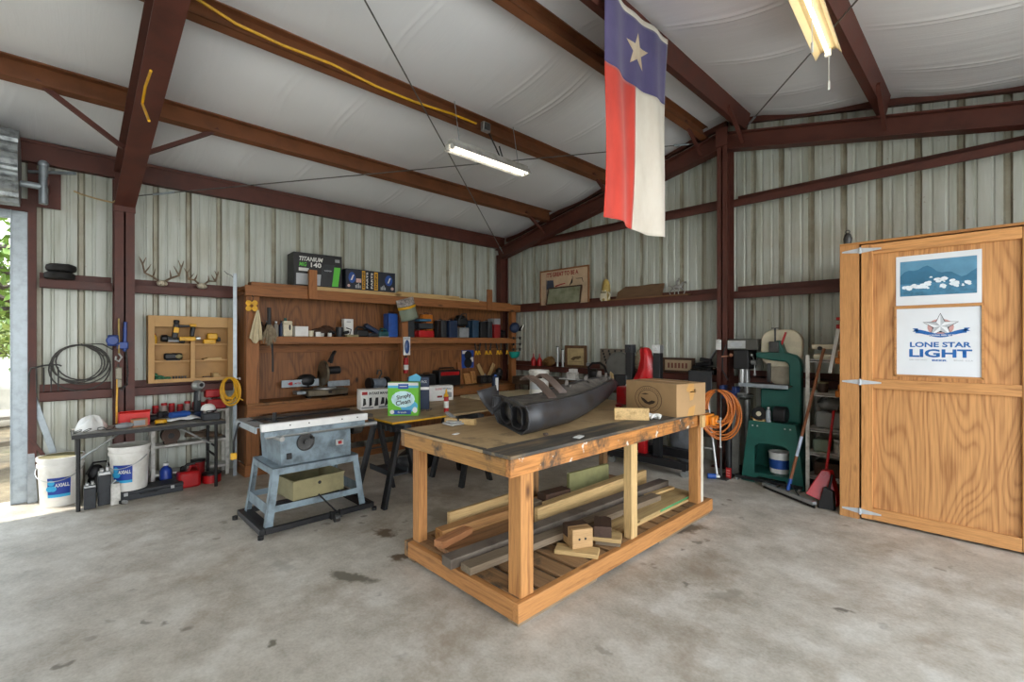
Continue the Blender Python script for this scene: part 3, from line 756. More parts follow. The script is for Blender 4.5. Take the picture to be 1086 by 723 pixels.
# ---- plywood sheet on sawhorses
def sawhorse(label, x, y, rz=0):
    t = T('sawhorse', label, 'sawhorse', (x, y, 0), rz, 'black plastic sawhorses')
    m = M(); m.box((0, 0, .735), (.72, .075, .05)).box((0, 0, .69), (.66, .055, .05))
    for k in range(7): m.box((-.3+.1*k, 0, .69), (.02, .085, .06))
    m.build('beam', CHAR, t, bev=.006)
    for sx in (-1, 1):
        for sy in (-1, 1):
            M().prism([(sx*.24-.035, sy*.03-.018, .69), (sx*.24+.035, sy*.03-.018, .69), (sx*.24+.035, sy*.03+.018, .69), (sx*.24-.035, sy*.03+.018, .69)], (sx*.03, sy*.17, -.69)).build('leg', BLACK, t, bev=.004)
    M().box((0, 0, .27), (.42, .19, .02)).box((0, .09, .29), (.42, .012, .05)).box((0, -.09, .29), (.42, .012, .05)).build('tray', CHAR, t, bev=.004)
    for sx in (-1, 1): M().cyl((sx*.25, -.075, .45), (sx*.25, .075, .45), .008, n=8).build('spreader', DSTEEL, t)
    return t
sawhorse('black plastic sawhorse nearest the table saw', -4.20, 2.36)
sawhorse('black plastic sawhorse seen behind the left leg of the worktable', -4.22, 3.27)
sawhorse('black plastic sawhorse under the far end of the plywood sheet', -4.5, 4.75)
ps = S(M().b2(0, 1.24, 0, 2.44, 0, .02), 'plywood_sheet', plywood('#a58d68', '#6d5638', 'y', 7), 'worn plywood sheet laid over the black sawhorses as a tabletop', 'plywood sheet', (-5.20, 2.27, .761), bev=.002)
S(M().b2(0, .95, 0, 1.2, 0, .025), 'plywood_sheet', plywood('#d0c4a4', '#a08d66', 'y', 5), 'pale plywood offcut under the white bucket at the table end', 'plywood sheet', (-5.10, 3.95, .7812), bev=.002)
lab(M().b2(1.2405, 1.25, 0, .6, .002, .018).b2(.9, 1.25, -.01, -.0005, .002, .018).build('edge_strip', YEL, ps), 'yellow edge strip')

# ---- table saw on its stand
SX, SY = -4.30, 1.60
t = T('table_saw', 'blue-grey table saw on a splayed sheet-metal stand', 'table saw', (SX, SY, 0))
CAST = paint('#5a5048', .45, .5, .25, 8, '#33291f')
M().b2(-.30, .28, -.38, .50, .845, .872).build('tabletop', CAST, t, bev=.003)
for a, b in ((-.49, -.382),):
    m = M().b2(-.30, .28, a, b, .862, .870).b2(-.30, .28, a, a+.012, .82, .862).b2(-.30, .28, b-.01, b, .82, .862).b2(-.3, -.288, a, b, .82, .862)
    m.build('table_wing', GALV, t, bev=.002)
m = M().b2(.285, .335, -.46, .42, .835, .893); fr = m.build('fence_rail', WHITE, t, bev=.003)
m = M()
for y in (-.25, -.1, .18, .32): m.cyl((.335, y, .868), (.338, y, .868), .006, n=8)
m.build('screw', DSTEEL, fr)
M().b2(.283, .322, -.44, .40, .79, .832).build('rail_bracket', SAWBLUE, t, bev=.003)
m = M().cyl((.30, -.42, .79), (.30, .52, .79), .020, n=14); m.build('fence_tube', STEEL, t)
M().cyl((.15, -.36, .78), (.40, -.33, .775), .02, n=14).build('fence_tube', STEEL, t)
m = M(); m.prism([(-.25, -.29, .52), (.24, -.29, .52), (.26, -.31, .844), (-.27, -.31, .844)], (0, .60, 0)); bd = m.build('cabinet', SAWBLUE, t, bev=.008)
hw = Matrix.Translation((.25, -.10, .70)) @ Matrix.Rotation(R(90), 4, 'Y')
m = M().lathe([(.07, .0), (.075, .012), (.07, .022), (.062, .022), (.06, .012), (.02, .008), (.018, .03), (.0, .03)], (0, 0, 0), 24)
for v in m.b.verts: v.co = hw @ v.co
h_ = m.build('handwheel', DSTEEL, t)
M().cyl((.28, -.06, .735), (.32, -.06, .735), .012, n=10).build('crank_knob', BLACK, h_)
M().box((.258, .19, .655), (.02, .07, .05)).build('switch_plate', STEEL, t, bev=.003)
M().box((.272, .19, .655), (.014, .03, .025)).build('switch', RED, t, bev=.003)
M().box((.255, -.23, .60), (.012, .04, .05)).build('bevel_lock', BLACK, t, bev=.004)
m = M().cyl((-.10, .34, .72), (-.10, .56, .72), .075, n=18).cyl((-.10, .56, .72), (-.10, .58, .72), .05, n=18).box((-.1, .44, .8), (.07, .14, .04)).cyl((.02, .42, .70), (.02, .50, .70), .04)
m.build('motor', paint('#4a443c', .5, .3, .25, 12), t)
M().b2(-.27, .27, -.36, -.345, .465, .525).b2(-.27, .27, .345, .36, .465, .525).b2(.255, .27, -.345, .345, .465, .525).b2(-.27, -.255, -.345, .345, .465, .525).b2(-.27, .27, -.36, .36, .518, .526).build('stand_top', SAWBLUE, t)
def angle_leg(sx, sy):
    m = M(); x0, y0, x1, y1 = sx*.268, sy*.358, sx*.285, sy*.42
    a = .055
    m.prism([(x0, y0, .52), (x0-sx*a, y0, .52), (x0-sx*a, y0-sy*.004, .52), (x0, y0-sy*.004, .52)], (x1-x0, y1-y0, -.455))
    m.prism([(x0, y0, .52), (x0, y0-sy*a, .52), (x0-sx*.004, y0-sy*a, .52), (x0-sx*.004, y0, .52)], (x1-x0, y1-y0, -.455)); return m
for sx in (-1, 1):
    for sy in (-1, 1): angle_leg(sx, sy).build('leg', SAWBLUE, t)
for sx in (-1, 1): M().box((sx*.277, 0, .20), (.006, .76, .05)).build('stretcher', SAWBLUE, t)
for sy in (-1, 1): M().box((0, sy*.395, .20), (.53, .006, .09)).build('stretcher', SAWBLUE, t)
m = M()
for y in (-.45, .47): m.b2(-.32, .32, y-.02, y+.02, .03, .075)
for x in (-.31, .31): m.b2(x-.02, x+.02, -.43, .45, .031, .074)
m.b2(-.30, .30, -.43, -.36, .06, .068).b2(-.30, .30, .36, .45, .06, .068)
mb = m.build('mobile_base', BLACK, t, bev=.004)
for x, y in ((-.30, -.49), (.31, -.46), (-.3, .5), (.32, .49)): M().cyl((x, y, 0), (x, y, .03), .022, n=10).build('foot', RUBBER, mb)
cs = M().cyl((.36, .10, .035), (.36, .14, .035), .034, n=16).build('caster', DSTEEL, t)
M().box((.345, .08, .06), (.04, .015, .06)).box((.345, .16, .06), (.04, .015, .06)).cyl((.345, .12, .09), (.33, -.02, .26), .007, n=8).build('caster_bracket', BLACK, cs)
M().cyl((.12, -.30, .872), (.12, -.30, .95), .016, n=12).box((.05, -.30, .878), (.18, .05, .012)).build('mitre_gauge', BLACK, t)
M().tube([(-.1, .45, .882), (-.05, .1, .882), (.0, -.2, .885), (-.05, -.38, .882), (-.15, -.50, .85), (-.17, -.53, .70), (-.18, -.53, .60)], .008).build('power_cord', BLACK, t)
M().box((-.18, -.53, .575), (.04, .045, .055)).build('plug', YEL, t, bev=.008)
t = T('metal_bin', 'khaki open metal bin resting inside the table saw stand', 'bin', (SX+.02, SY+.0, .226), R(5))
m = M(); a, b, h = .23, .225, .15
m.b2(-a, a, -b, b, 0, .006).b2(-a, -a+.006, -b, b, .006, h).b2(a-.006, a, -b, b, .006, h).b2(-a+.006, a-.006, -b, -b+.006, .006, h).b2(-a+.006, a-.006, b-.006, b, .006, h)
m.build('tub', KHAKI, t, bev=.003)
M().b2(-a-.006, -a+.01, -b-.006, b+.006, h, h+.012).b2(a-.01, a+.006, -b-.006, b+.006, h, h+.012).b2(-a+.01, a-.01, -b-.006, -b+.01, h, h+.012).b2(-a+.01, a-.01, b-.01, b+.006, h, h+.012).build('rim', KHAKI, t)
M().cyl((a, 0, .11), (a+.004, 0, .11), .014).build('finger_hole', BLACK, t)

# ---- black folding table by the column
t = T('folding_table', 'narrow black-edged folding table cluttered with tools beside the column', 'table', (-5.99, .70, 0)); FT = .70
M().b2(-.22, .22, -.60, .60, FT-.012, FT).build('tabletop', paint('#8d8980', .5, 0, .2, 7), t, bev=.002)
M().b2(.205, .225, -.605, .605, FT-.04, FT-.003).b2(-.225, -.205, -.605, .605, FT-.04, FT-.003).b2(-.205, .205, -.605, -.585, FT-.04, FT-.0125).b2(-.205, .205, .585, .605, FT-.04, FT-.0125).build('edge_frame', BLACK, t, bev=.003)
for x in (-.19, .19):
    for y in (-.56, .52): M().cyl((x, y, FT-.04), (x, y, 0), .016, n=10).build('leg', BLACK, t)
for y in (-.56, .52): M().cyl((-.19, y, .32), (.19, y, .32), .012, n=8).build('crossbar', BLACK, t)
for y, s in ((-.56, 1), (.52, -1)): lab(M().cyl((.0, y, .42), (.0, y+s*.34, FT-.03), .010, n=8).build('brace', STEEL, t), 'bare metal folding brace')
M().cyl((-.19, -.56, .42), (.19, -.56, .42), .01, n=8).cyl((-.19, .52, .42), (.19, .52, .42), .01, n=8).build('crossbar', BLACK, t)

# ---- white slotted-angle rack behind it
def rack(label, x0, x1, y0, y1, zs, ztop, mt, boards=None, face='x'):
    t = T('shelf_rack', label, 'shelf rack', ((x0+x1)/2, (y0+y1)/2, 0)); hx, hy = (x1-x0)/2, (y1-y0)/2
    for sx in (-1, 1):
        for sy in (-1, 1):
            m = M(); m.b2(min(sx*hx, sx*(hx-.035)), max(sx*hx, sx*(hx-.035)), min(sy*hy, sy*(hy-.003)), max(sy*hy, sy*(hy-.003)), 0, ztop)
            m.b2(min(sx*hx, sx*(hx-.003)), max(sx*hx, sx*(hx-.003)), min(sy*(hy-.003), sy*(hy-.035)), max(sy*(hy-.003), sy*(hy-.035)), 0, ztop)
            m.build('post', mt, t)
    for z in zs: M().b2(-hx+.004, hx-.004, -hy+.004, hy-.004, z-.03, z-.022).b2(-hx+.004, -hx+.01, -hy+.004, hy-.004, z-.022, z).b2(hx-.01, hx-.004, -hy+.004, hy-.004, z-.03, z).b2(-hx+.01, hx-.01, -hy+.004, hy-.004, z-.006, z).build('shelf', mt, t)
    return t
rack('low white slotted-angle rack behind the folding table', -6.46, -6.26, .72, 1.45, (.12, .42, .76), .76, DIRTYW)
rack('tall white rack crowded between the band saw and the plywood enclosure', -1.38, -1.02, 5.50, 5.9, (.18, .42, .66, 1.02, 1.36), 1.40, DIRTYW)
# ---- open wall cabinet
t = T('wall_cabinet', 'open-front pine cabinet with two columns of three shelves on the left wall', 'cabinet', (-6.30, 1.10, 1.09))
MDF = paint('#c49a62', .6, 0, .06, 5); W, Hh, D = .40, .73, .15
M().b2(-D, -D+.008, -W, W, 0, Hh).build('back_panel', paint('#b58a52', .6, 0, .08, 5), t)
for y in (-W, W-.018): M().b2(-D+.008, -.02, y, y+.018, 0, Hh).build('side_panel', MDF, t)
M().b2(-D+.008, -.02, -W+.018, W-.018, Hh-.018, Hh).build('top_panel', MDF, t)
M().b2(-D+.008, -.02, -W+.018, W-.018, 0, .018).build('bottom_panel', MDF, t)
M().b2(-.02, 0, -W, -W+.055, 0, Hh).b2(-.02, 0, W-.055, W, 0, Hh).b2(-.02, 0, -.02, .022, .04, Hh-.12).b2(-.02, 0, -W+.055, W-.055, 0, .04).b2(-.02, 0, -W+.055, W-.055, Hh-.12, Hh).build('face_frame', MDF, t, bev=.002)
M().b2(-D+.008, -.021, -.008, .01, .018, Hh-.018).build('divider', MDF, t)
CS = []
for z in (.225, .41):
    for y0, y1 in ((-W+.019, -.009), (.011, W-.019)): M().b2(-D+.009, -.022, y0, y1, z, z+.014).build('shelf', MDF, t)

# ---- flag hanging from the purlin right of the ridge
t = T('flag', 'faded lone star flag of blue, red and white hanging vertically from a purlin', 'flag', (-2.05, 3.415, 2.46))
FW, FH = .97, 1.76
def fpos(u, v):     # u 0..1 along Y, v 0..1 from the bottom
    y = (u-.5)*FW*(1-.05*math.sin(PI*v)*(.5+.5*(1-u)))+.012*math.sin(7*v)
    y += -.02*(1-v)*(1-u)
    if u > .75: y -= (u-.75)*.35*(1-v)*.6
    x = .028*math.sin(u*9+v*1.2)*(1-.6*v)+.012*math.sin(u*21+2+v*3)*(1-v*.4)-.03*math.sin(PI*u)*(1-v)
    z = v*FH+.02*math.sin(PI*u)*(-1)*(1 if v > .02 else 0)*v+(.02*math.sin(u*6)*(1-v))
    return Vector((x, y, z))
def flagpart(name, u0, u1, v0, v1, mat, par, nu=20, nv=40):
    m = M(); m.grid(lambda a, b: fpos(u0+(u1-u0)*a, v0+(v1-v0)*b), nu, nv); return m.build(name, mat, par, ang=1.5, thick=.002)
def cloth(h, h2):
    n = N('cloth'); f = n.noise(n.coord((1, 1, .4)), 3, 5, .65); g = n.noise(n.coord(), 11, 4, .6)
    c = n.ramp(f, [(.35, lin(h2)), (.6, lin(h))]); n.bump(g, .15, .01)
    n.p.inputs['Sheen Weight'].default_value = .3
    n.p.inputs['Transmission Weight'].default_value = 0
    return n.out(c, .9)
FB = cloth('#5d5582', '#4b4572'); FR = cloth('#e04a3a', '#c83c30'); FWh = cloth('#e6e0d4', '#d8d0c2')
SPL = .665
flagpart('blue_field', 0, 1, SPL, .975, FB, t, 36, 26)
flagpart('red_field', 0, .5, 0, SPL, FR, t)
flagpart('white_field', .5, 1, 0, SPL, FWh, t)
flagpart('header_band', 0, 1, .975, 1.0, FWh, t, 36, 3)
sm = M(); sp_ = star(.5, .83, .155, .062)
def onflag(a, b, d=.004):
    u, v = .5+(a-.5)*1.0, b
    q = fpos(u, v); return q+Vector((d, 0, 0))
cst = onflag(.5, .83)
ctr = sm.b.verts.new(cst); ring = []
for i in range(10):
    a, b = sp_[i], sp_[(i+1) % 10]
    for k in range(4):
        x = a[0]+(b[0]-a[0])*k/4; y = a[1]+(b[1]-a[1])*k/4
        ring.append((.5+(x-.5)*1.05, .83+(y-.83)*.58))
rv = [sm.b.verts.new(onflag(*q)) for q in ring]; mid = [sm.b.verts.new(onflag(.5+(q[0]-.5)*.5, .83+(q[1]-.83)*.5)) for q in ring]
nR = len(rv)
for i in range(nR):
    j = (i+1) % nR; sm.b.faces.new((rv[i], rv[j], mid[j], mid[i])); sm.b.faces.new((ctr, mid[i], mid[j]))
sm.build('star', cloth('#d9cbb4', '#b79c78'), t, ang=1.5)
# ================================================================ SMALLER THINGS: helpers
def bx(name, label, cat, loc, d, mat, rz=0, bev=.004, group=None):
    return S(M().b2(-d[0]/2, d[0]/2, -d[1]/2, d[1]/2, 0, d[2]), name, mat, label, cat, loc, rz, group, bev=bev)
def FX(d, w=0):   # frame on the +X face of a box of depth d, origin at bottom centre
    return frame((d/2, 0, 0), (0, 1, 0), (0, 0, 1))
def FYm(d):       # frame on the -Y face
    return frame((0, -d/2, 0), (1, 0, 0), (0, 0, 1))
def carton(name, label, cat, loc, d, mat, rz=0):
    t = T(name, label, cat, loc, rz)
    M().b2(-d[0]/2, d[0]/2, -d[1]/2, d[1]/2, 0, d[2]).build('carton', mat, t, bev=.002); return t
def bottle(label, loc, r, h, mat, cap, name='bottle', cat='bottle', neck=.4, group=None):
    t = T(name, label, cat, loc, 0, group)
    M().lathe([(r*.92, 0), (r, .006), (r, h*.68), (r*.8, h*.78), (r*neck, h*.85), (r*neck, h*.9)], n=16).build('body', mat, t)
    M().cyl((0, 0, h*.9), (0, 0, h), r*neck*1.15, n=14).build('cap', cap, t, bev=.002); return t
def toolcase(label, loc, d, mat, rz=0, latch=STEEL, handle='x', name='tool_case'):
    """standing moulded case; broad side faces +-X or is d[1] wide"""
    t = T(name, label, 'tool case', loc, rz); a, b, h = d
    M().b2(-a/2, -.002, -b/2, b/2, 0, h).build('shell', mat, t, bev=.012)
    M().b2(.002, a/2, -b/2, b/2, 0, h).build('lid', mat, t, bev=.012)
    M().tube([(0, -b*.2, h-.005), (0, -b*.18, h+.022), (0, b*.18, h+.022), (0, b*.2, h-.005)], .007).build('handle', BLACK, t)
    for s in (-1, 1): M().box((0, s*b*.32, h), (a*.35, .025, .008)).build('latch', latch, t)
    return t
def coil(c, R0, r, turns, axis, seed=1, squash=1.0, wob=.12, n=26):
    """loose hanging coil of cord; axis = unit normal; returns list of points"""
    rr = random.Random(seed); ax = Vector(axis).normalized(); u = ax.orthogonal().normalized()
    z = Vector((0, 0, 1)); v = (z-ax*z.dot(ax)).normalized(); u = v.cross(ax); P = []
    off = Vector((0, 0, 0)); Rk = R0
    for k in range(turns*n+1):
        a = 2*PI*k/n
        if k % n == 0:
            tgt = Vector((rr.uniform(-1, 1)*wob*R0*.3, 0, 0)); Rn = R0*(1+rr.uniform(-wob, wob)); dz = rr.uniform(-1, 1)*r*2.2
            sh = rr.uniform(-wob, wob)*R0*.8
        Rk += (Rn-Rk)*.12
        off += ((u*sh+ax*dz)-off)*.1
        P.append(Vector(c)+off+u*math.cos(a+PI/2)*Rk*squash+v*(math.sin(a+PI/2)*Rk+(R0-Rk)))
    return P

# ================================================================ LEFT WALL, FIRST BAY
GZ2, GZ1 = 2.14, 1.05
for k, (dy, l) in enumerate(((0, 'lower of two small black tyres stacked on the upper girt'), (.012, 'upper of two small black tyres stacked on the upper girt'))):
    t = T('rubber_ring', l, 'tyre', (-6.372, .02+dy, GZ2+.0005+.076*k), .3*k, 'small rubber rings on the girt')
    M().lathe([(.062, .008), (.062, .066), (.085, .074), (.108, .062), (.114, .037), (.108, .012), (.085, .0), (.062, .008)], n=30, cap=False).build('tread', RUBBER, t)
    M().lathe([(.0625, .02), (.058, .02), (.058, .055), (.0625, .055)], n=24, cap=False).build('rim', CHAR, t)
# pitchfork head
t = T('garden_fork', 'rusty five-tined fork head hooked over the lower girt by the door', 'garden fork', (-6.36, -.085, GZ1+.001))
m = M()
m.tube([(0, -.105, .17), (0, -.09, .235), (0, .0, .26), (0, .09, .265), (0, .12, .25)], .0075)
m.build('crosspiece', DSTEEL, t)
for k in range(5):
    y = -.105+.05*k; M().tube([(0, y, .24 if k else .18), (.0, y+.002, .12), (.012, y, .0)], [.006, .006, .003]).build('tine', DSTEEL, t)
S(M().tube(coil((0, 0, .245), .21, .008, 5, (1, 0, .08), 4, 1.05, .22), .0062).tube([(.0, .18, .34), (.0, .0, .47), (0, .17, .46), (0, .25, .40)], .006),
  'cable_coil', paint('#4c4a47', .5, .3), 'loose coil of dark grey cable leaning on the lower girt', 'cable coil', (-6.375, .17, GZ1+.002))
# chain hoist and strap on the column
q = on_x(126, 340, -6.16)
t = T('chain_hoist', 'blue lever hoist and chain hanging with a yellow strap against the column', 'chain hoist', (-6.165, q.y, 1.72))
MBL = paint('#1f3f86', .4, .1)
M().box((0, -.045, -.17), (.07, .085, .11)).cyl((-.03, -.05, -.17), (.05, -.05, -.17), .05).build('hoist_body', MBL, t, bev=.01)
M().bar((.0, .05, .02), (.0, .045, -.28), .03, .045).box((0, .03, -.22), (.05, .09, .07)).build('lever', MBL, t, bev=.008)
M().bar((0.0, .0, .05), (0.01, .0, -.30), .012, .035).build('sling', paint('#b49a5c', .9), t)
M().tube([(0, 0, -.30), (.01, .022, -.34), (.01, .0, -.38), (.01, -.025, -.36), (.005, -.02, -.33)], .009).build('hook', STEEL, t)
def chain(P, r, R0):
    m = M(); L = 0
    P = [Vector(p) for p in P]; pts = []
    for a, b in zip(P, P[1:]):
        d = (b-a).length; n = max(1, int(d/(R0*1.5)))
        for i in range(n): pts.append((a+(b-a)*(i/n), (b-a).normalized()))
    for i, (p, d) in enumerate(pts):
        u = d.orthogonal().normalized(); v = d.cross(u)
        if i % 2: u = v
        m.tube([p+d*R0*math.cos(a)+u*R0*.55*math.sin(a) for a in [2*PI*k/10 for k in range(10)]], r, 5, True)
    return m
chain([(.01, .055, -.24), (.01, .07, -.5), (.01, .06, -.62), (.01, .02, -.66), (.01, .0, -.60), (.005, -.005, -.40)], .004, .014).build('chain', DSTEEL, t)
M().bar((.0, -.01, -.44), (.012, -.02, -1.0), .014, .038).build('pull_strap', YEL, t)
M().box((.012, .0, -.50), (.03, .05, .12)).box((.012, .005, -.60), (.03, .035, .08)).build('lower_block', paint('#8a8475', .5, .4), t, bev=.006)
# antlers
def antlers(label, y, w, h, rz):
    t = T('deer_antlers', label, 'antlers', (-6.385, y, GZ2+.002), rz)
    BON = paint('#cfc6b2', .8, 0, .15, 20, '#9b8c72'); HRN = paint('#7d6a54', .6, 0, .2, 14, '#4f4133')
    M().ball((.0, 0, .035), (.05, .05, .035), 12).ball((.03, -.03, .03), (.02, .018, .02), 8).ball((.03, .03, .03), (.02, .018, .02), 8).ball((.045, 0, .012), (.03, .022, .012), 8).build('skull_plate', BON, t)
    for s in (-1, 1):
        m = M(); B = [(0, s*.03, .06), (.0, s*w*.45, .10), (.02, s*w*.85, h*.45), (.03, s*w*.95, h*.75), (.04, s*w*.78, h)]
        m.tube(B, [.011, .011, .010, .008, .003])
        for (p, e) in ((B[1], (.05, s*w*.35, .10+h*.28)), (B[2], (.05, s*w*.55, h*.45+h*.32)), (B[3], (.0, s*w*1.1, h*1.02))):
            m.tube([p, ((p[0]+e[0])/2+.01, (p[1]+e[1])/2, (p[2]+e[2])/2-.005), e], [.009, .007, .002])
        m.build('antler', HRN, t)
antlers('larger pair of deer antlers on a skull plate, nearer the column', .83, .18, .30, .0)
antlers('smaller pair of deer antlers on a skull plate, nearer the workbench', 1.20, .155, .22, .05)
# metal pole
t = T('metal_pole', 'tall bare slotted metal strip standing against the left end of the workbench', 'metal pole', (-6.12, 1.488, 0))
m = M(); m.b2(-.02, .02, -.002, .002, 0, 2.32).b2(.017, .02, -.035, -.002, 0, 2.32); m.build('angle_strip', GALV, t)
M().tube([(0, -.01, 2.25), (0, -.05, 2.3), (0, -.09, 2.31), (0, -.12, 2.34)], .004).build('wire_end', DSTEEL, t)
# leaning bars
S(M().bar((0, -.17, 1.02), (.03, .09, .0), .006, .05), 'steel_bar', GALV, 'galvanised flat bar leaning on the wall behind the left bucket', 'steel bar', (-6.492, 0, 0.0))
S(M().bar((0, -.185, .60), (.01, .13, .006), .02, .03), 'steel_bar', IRON, 'red-brown steel angle leaning on the wall behind the left bucket', 'steel bar', (-6.452, 0, 0.01))
S(M().prism([(0, -.2, 0), (0, -.13, 0), (-.05, -.17, .75), (-.05, -.2, .75)], (.006, 0, 0)), 'metal_sheet', paint('#8d9396', .4, .5), 'narrow grey metal sheet leaning in the corner by the door jamb', 'metal sheet', (-6.425, .0, 0.0))

# ---- buckets
LB = paint('#1f3f9a', .4, 0, .05, 6); LC = paint('#3aa8d8', .4, 0, .05, 6)
BKT = paint('#eae8e2', .4, 0, .03, 6, '#d2cec4')
def bucket(label, loc, r, h, ang, rz, words, hanger):
    t = T('plastic_bucket', label, 'bucket', loc, rz)
    M().lathe([(r*.86, 0), (r*.88, .01), (r*.97, h*.80), (r*1.03, h*.80), (r*1.03, h*.86), (r*.99, h*.865), (r*1.0, h*.93), (r*1.05, h*.935), (r*1.05, h), (r*.97, h), (r*.94, h*.9), (r*.83, .012), (0, .012)], n=36, cap=False).build('tub', BKT, t)
    M().lathe([(0, h*.985), (r*.9, h*.985), (r*.95, h*.995), (r*.96, h*.97)], n=30, cap=False).build('lid', KHAKI if hanger else BKT, t)
    def pos(a, z, d=.0015):
        rr = (r*(.88+.09*z/(h*.8)))+d; return Vector((rr*math.cos(a), rr*math.sin(a), z))
    def patch(name, a0, a1, z0, z1, mt, par, d):
        m = M(); m.grid(lambda u, v: pos(a0+(a1-a0)*u, z0+(z1-z0)*v, d), 14, 3); return m.build(name, mt, par)
    L = patch('label', ang-.02, ang+1.05, h*.22, h*.60, LB, t, .0012)
    patch('label_stripe', ang-.02, ang+1.05, h*.20, h*.26, LC, L, .002)
    m = M()
    for q in range(3):
        a = ang+.17+(.07 if q == 1 else 0 if q == 0 else -.07)*1.2; z = h*(.50 if q == 0 else .38)
        c = pos(a, z, .0026); tx = Vector((-math.sin(a), math.cos(a), 0))
        m.face([c+tx*.026*math.cos(k*PI/8)+Vector((0, 0, .026*math.sin(k*PI/8))) for k in range(16)])
    m.build('emblem', LC, L)
    a = ang+.66; tx = Vector((-math.sin(a), math.cos(a), 0))
    text(words, 'lettering', WHITE, L, frame(pos(a, h*.45, .004), tx, (0, 0, 1)), .10, .034, .03, .0005)
    P = [Vector((r*1.06*math.cos(x), r*1.06*math.sin(x), h*.78-.11*math.sin(x-(ang-1.3)))) for x in [ang-1.3+PI*k/14 for k in range(15)]]
    M().tube(P, .004).build('bail_handle', STEEL, t)
    return t
bucket('white bucket with a blue label on the floor beside the door jamb', (-6.235, .03, 0), .165, .455, -.62, 0, 'AXIALL', True)
bucket('white bucket with a blue label set on the black toolbox under the table', (-5.985, .52, .093), .16, .43, -1.0, 0, 'AXIALL', False)
t = T('toolbox', 'low black toolbox on the floor under the folding table', 'toolbox', (-5.97, .66, 0))
M().b2(-.11, .11, -.26, .28, 0, .06).build('tray', CHAR, t, bev=.006); M().b2(-.112, .112, -.262, .282, .061, .092).build('lid', CHAR, t, bev=.006)
M().tube([(.113, -.07, .05), (.135, -.06, .05), (.135, .06, .05), (.113, .07, .05)], .006).build('handle', BLACK, t)
M().box((.113, -.18, .062), (.006, .03, .03)).build('latch', STEEL, t); M().box((.113, .19, .062), (.006, .03, .03)).build('latch', STEEL, t)
t = T('ratchet_clamp', 'small steel clamp lying on the floor at the toolbox end', 'clamp', (-5.82, .43, 0.0), .5)
M().box((0, 0, .016), (.10, .03, .03)).build('bar', BLACK, t, bev=.004); M().cyl((.05, 0, .02), (.09, 0, .02), .018, n=10).build('screw', STEEL, t)
def canister(label, loc, w, h, mt, top):
    t = T('canister', label, 'canister', loc)
    M().b2(-w/2, w/2, -w/2, w/2, 0, h*.78).build('body', mt, t, bev=.006)
    M().b2(-w*.47, w*.47, -w*.47, w*.47, h*.78, h*.86).box((0, -w*.2, h*.90), (w*.6, w*.3, h*.08)).box((0, w*.22, h*.92), (w*.5, w*.25, h*.12)).build('clamp_head', top, t, bev=.004); return t
canister('shortest of the black canisters with a grey head at the front table leg', (-5.845, .22, 0), .085, .25, CHAR, STEEL)
canister('tallest black canister with a grey head beside the front table leg', (-5.90, .325, 0), .095, .36, CHAR, STEEL)
t = T('cement_bag', 'small white paper bag standing behind the black canisters', 'bag', (-5.835, .40, 0))
m = M(); m.prism([(-.035, -.035, 0), (.035, -.035, 0), (.035, .035, 0), (-.035, .035, 0)], (0, 0, .17)); m.prism([(-.035, -.033, .17), (.035, -.033, .17), (.035, .033, .17), (-.035, .033, .17)], (0, .0, .03)); m.jig(.004, 3); m.build('bag', DIRTYW, t, bev=.006)
M().prism([(-.035, -.03, .20), (.035, -.03, .20), (.03, .0, .225), (-.03, .0, .225)], (0, .006, 0)).build('folded_top', WHITE, t)
m = M(); m.ball((0, 0, .12), (.085, .10, .11), 16).ball((.02, .04, .10), (.07, .07, .09), 12).ball((.0, -.03, .21), (.06, .07, .09), 12); m.jig(.008, 5)
t = T('tool_bag', 'slumped black tool bag in shade under the folding table', 'bag', (-6.30, .31, 0.01)); m.build('bag', BLACK, t, sub=1)
M().tube([(.05, -.1, .22), (.06, -.05, .33), (.06, .05, .33), (.05, .1, .2)], .01).build('strap', BLACK, t)
t = T('fuel_can', 'red plastic fuel can with a black spout on the floor under the folding table', 'fuel can', (-6.0, 1.01, 0))
m = M(); m.b2(-.09, .09, -.10, .10, 0, .17); m.build('tank', RED, t, bev=.03); M().cyl((0, -.05, .17), (.02, -.05, .21), .03).tube([(.02, -.05, .2), (.04, -.02, .24), (.05, .05, .25)], .015).build('spout', BLACK, t)
M().tube([(0, .0, .165), (0, .02, .215), (0, .08, .215), (0, .095, .15)], .012).build('handle', RED, t)
t = T('round_tin', 'low red round tin on the floor at the right table leg', 'tin', (-6.02, 1.225, 0))
M().lathe([(.085, 0), (.09, .005), (.09, .085), (.085, .09)], n=26).build('tin', RED, t); M().lathe([(.093, .086), (.093, .105), (.085, .108), (0, .108)], n=26, cap=False).build('lid', BLACK, t)
t = T('round_tin', 'taller red tub standing at the back under the folding table', 'tin', (-6.175, 1.125, 0))
M().lathe([(.06, 0), (.064, .005), (.068, .215), (.06, .22)], n=22).build('tub', DRED, t); M().lathe([(.072, .214), (.072, .235), (0, .237)], n=22, cap=False).build('lid', BLACK, t)
bottle('blue and white jug in shade behind the toolbox', (-6.2, .84, 0), .055, .24, LB, WHITE, 'jug', 'jug')

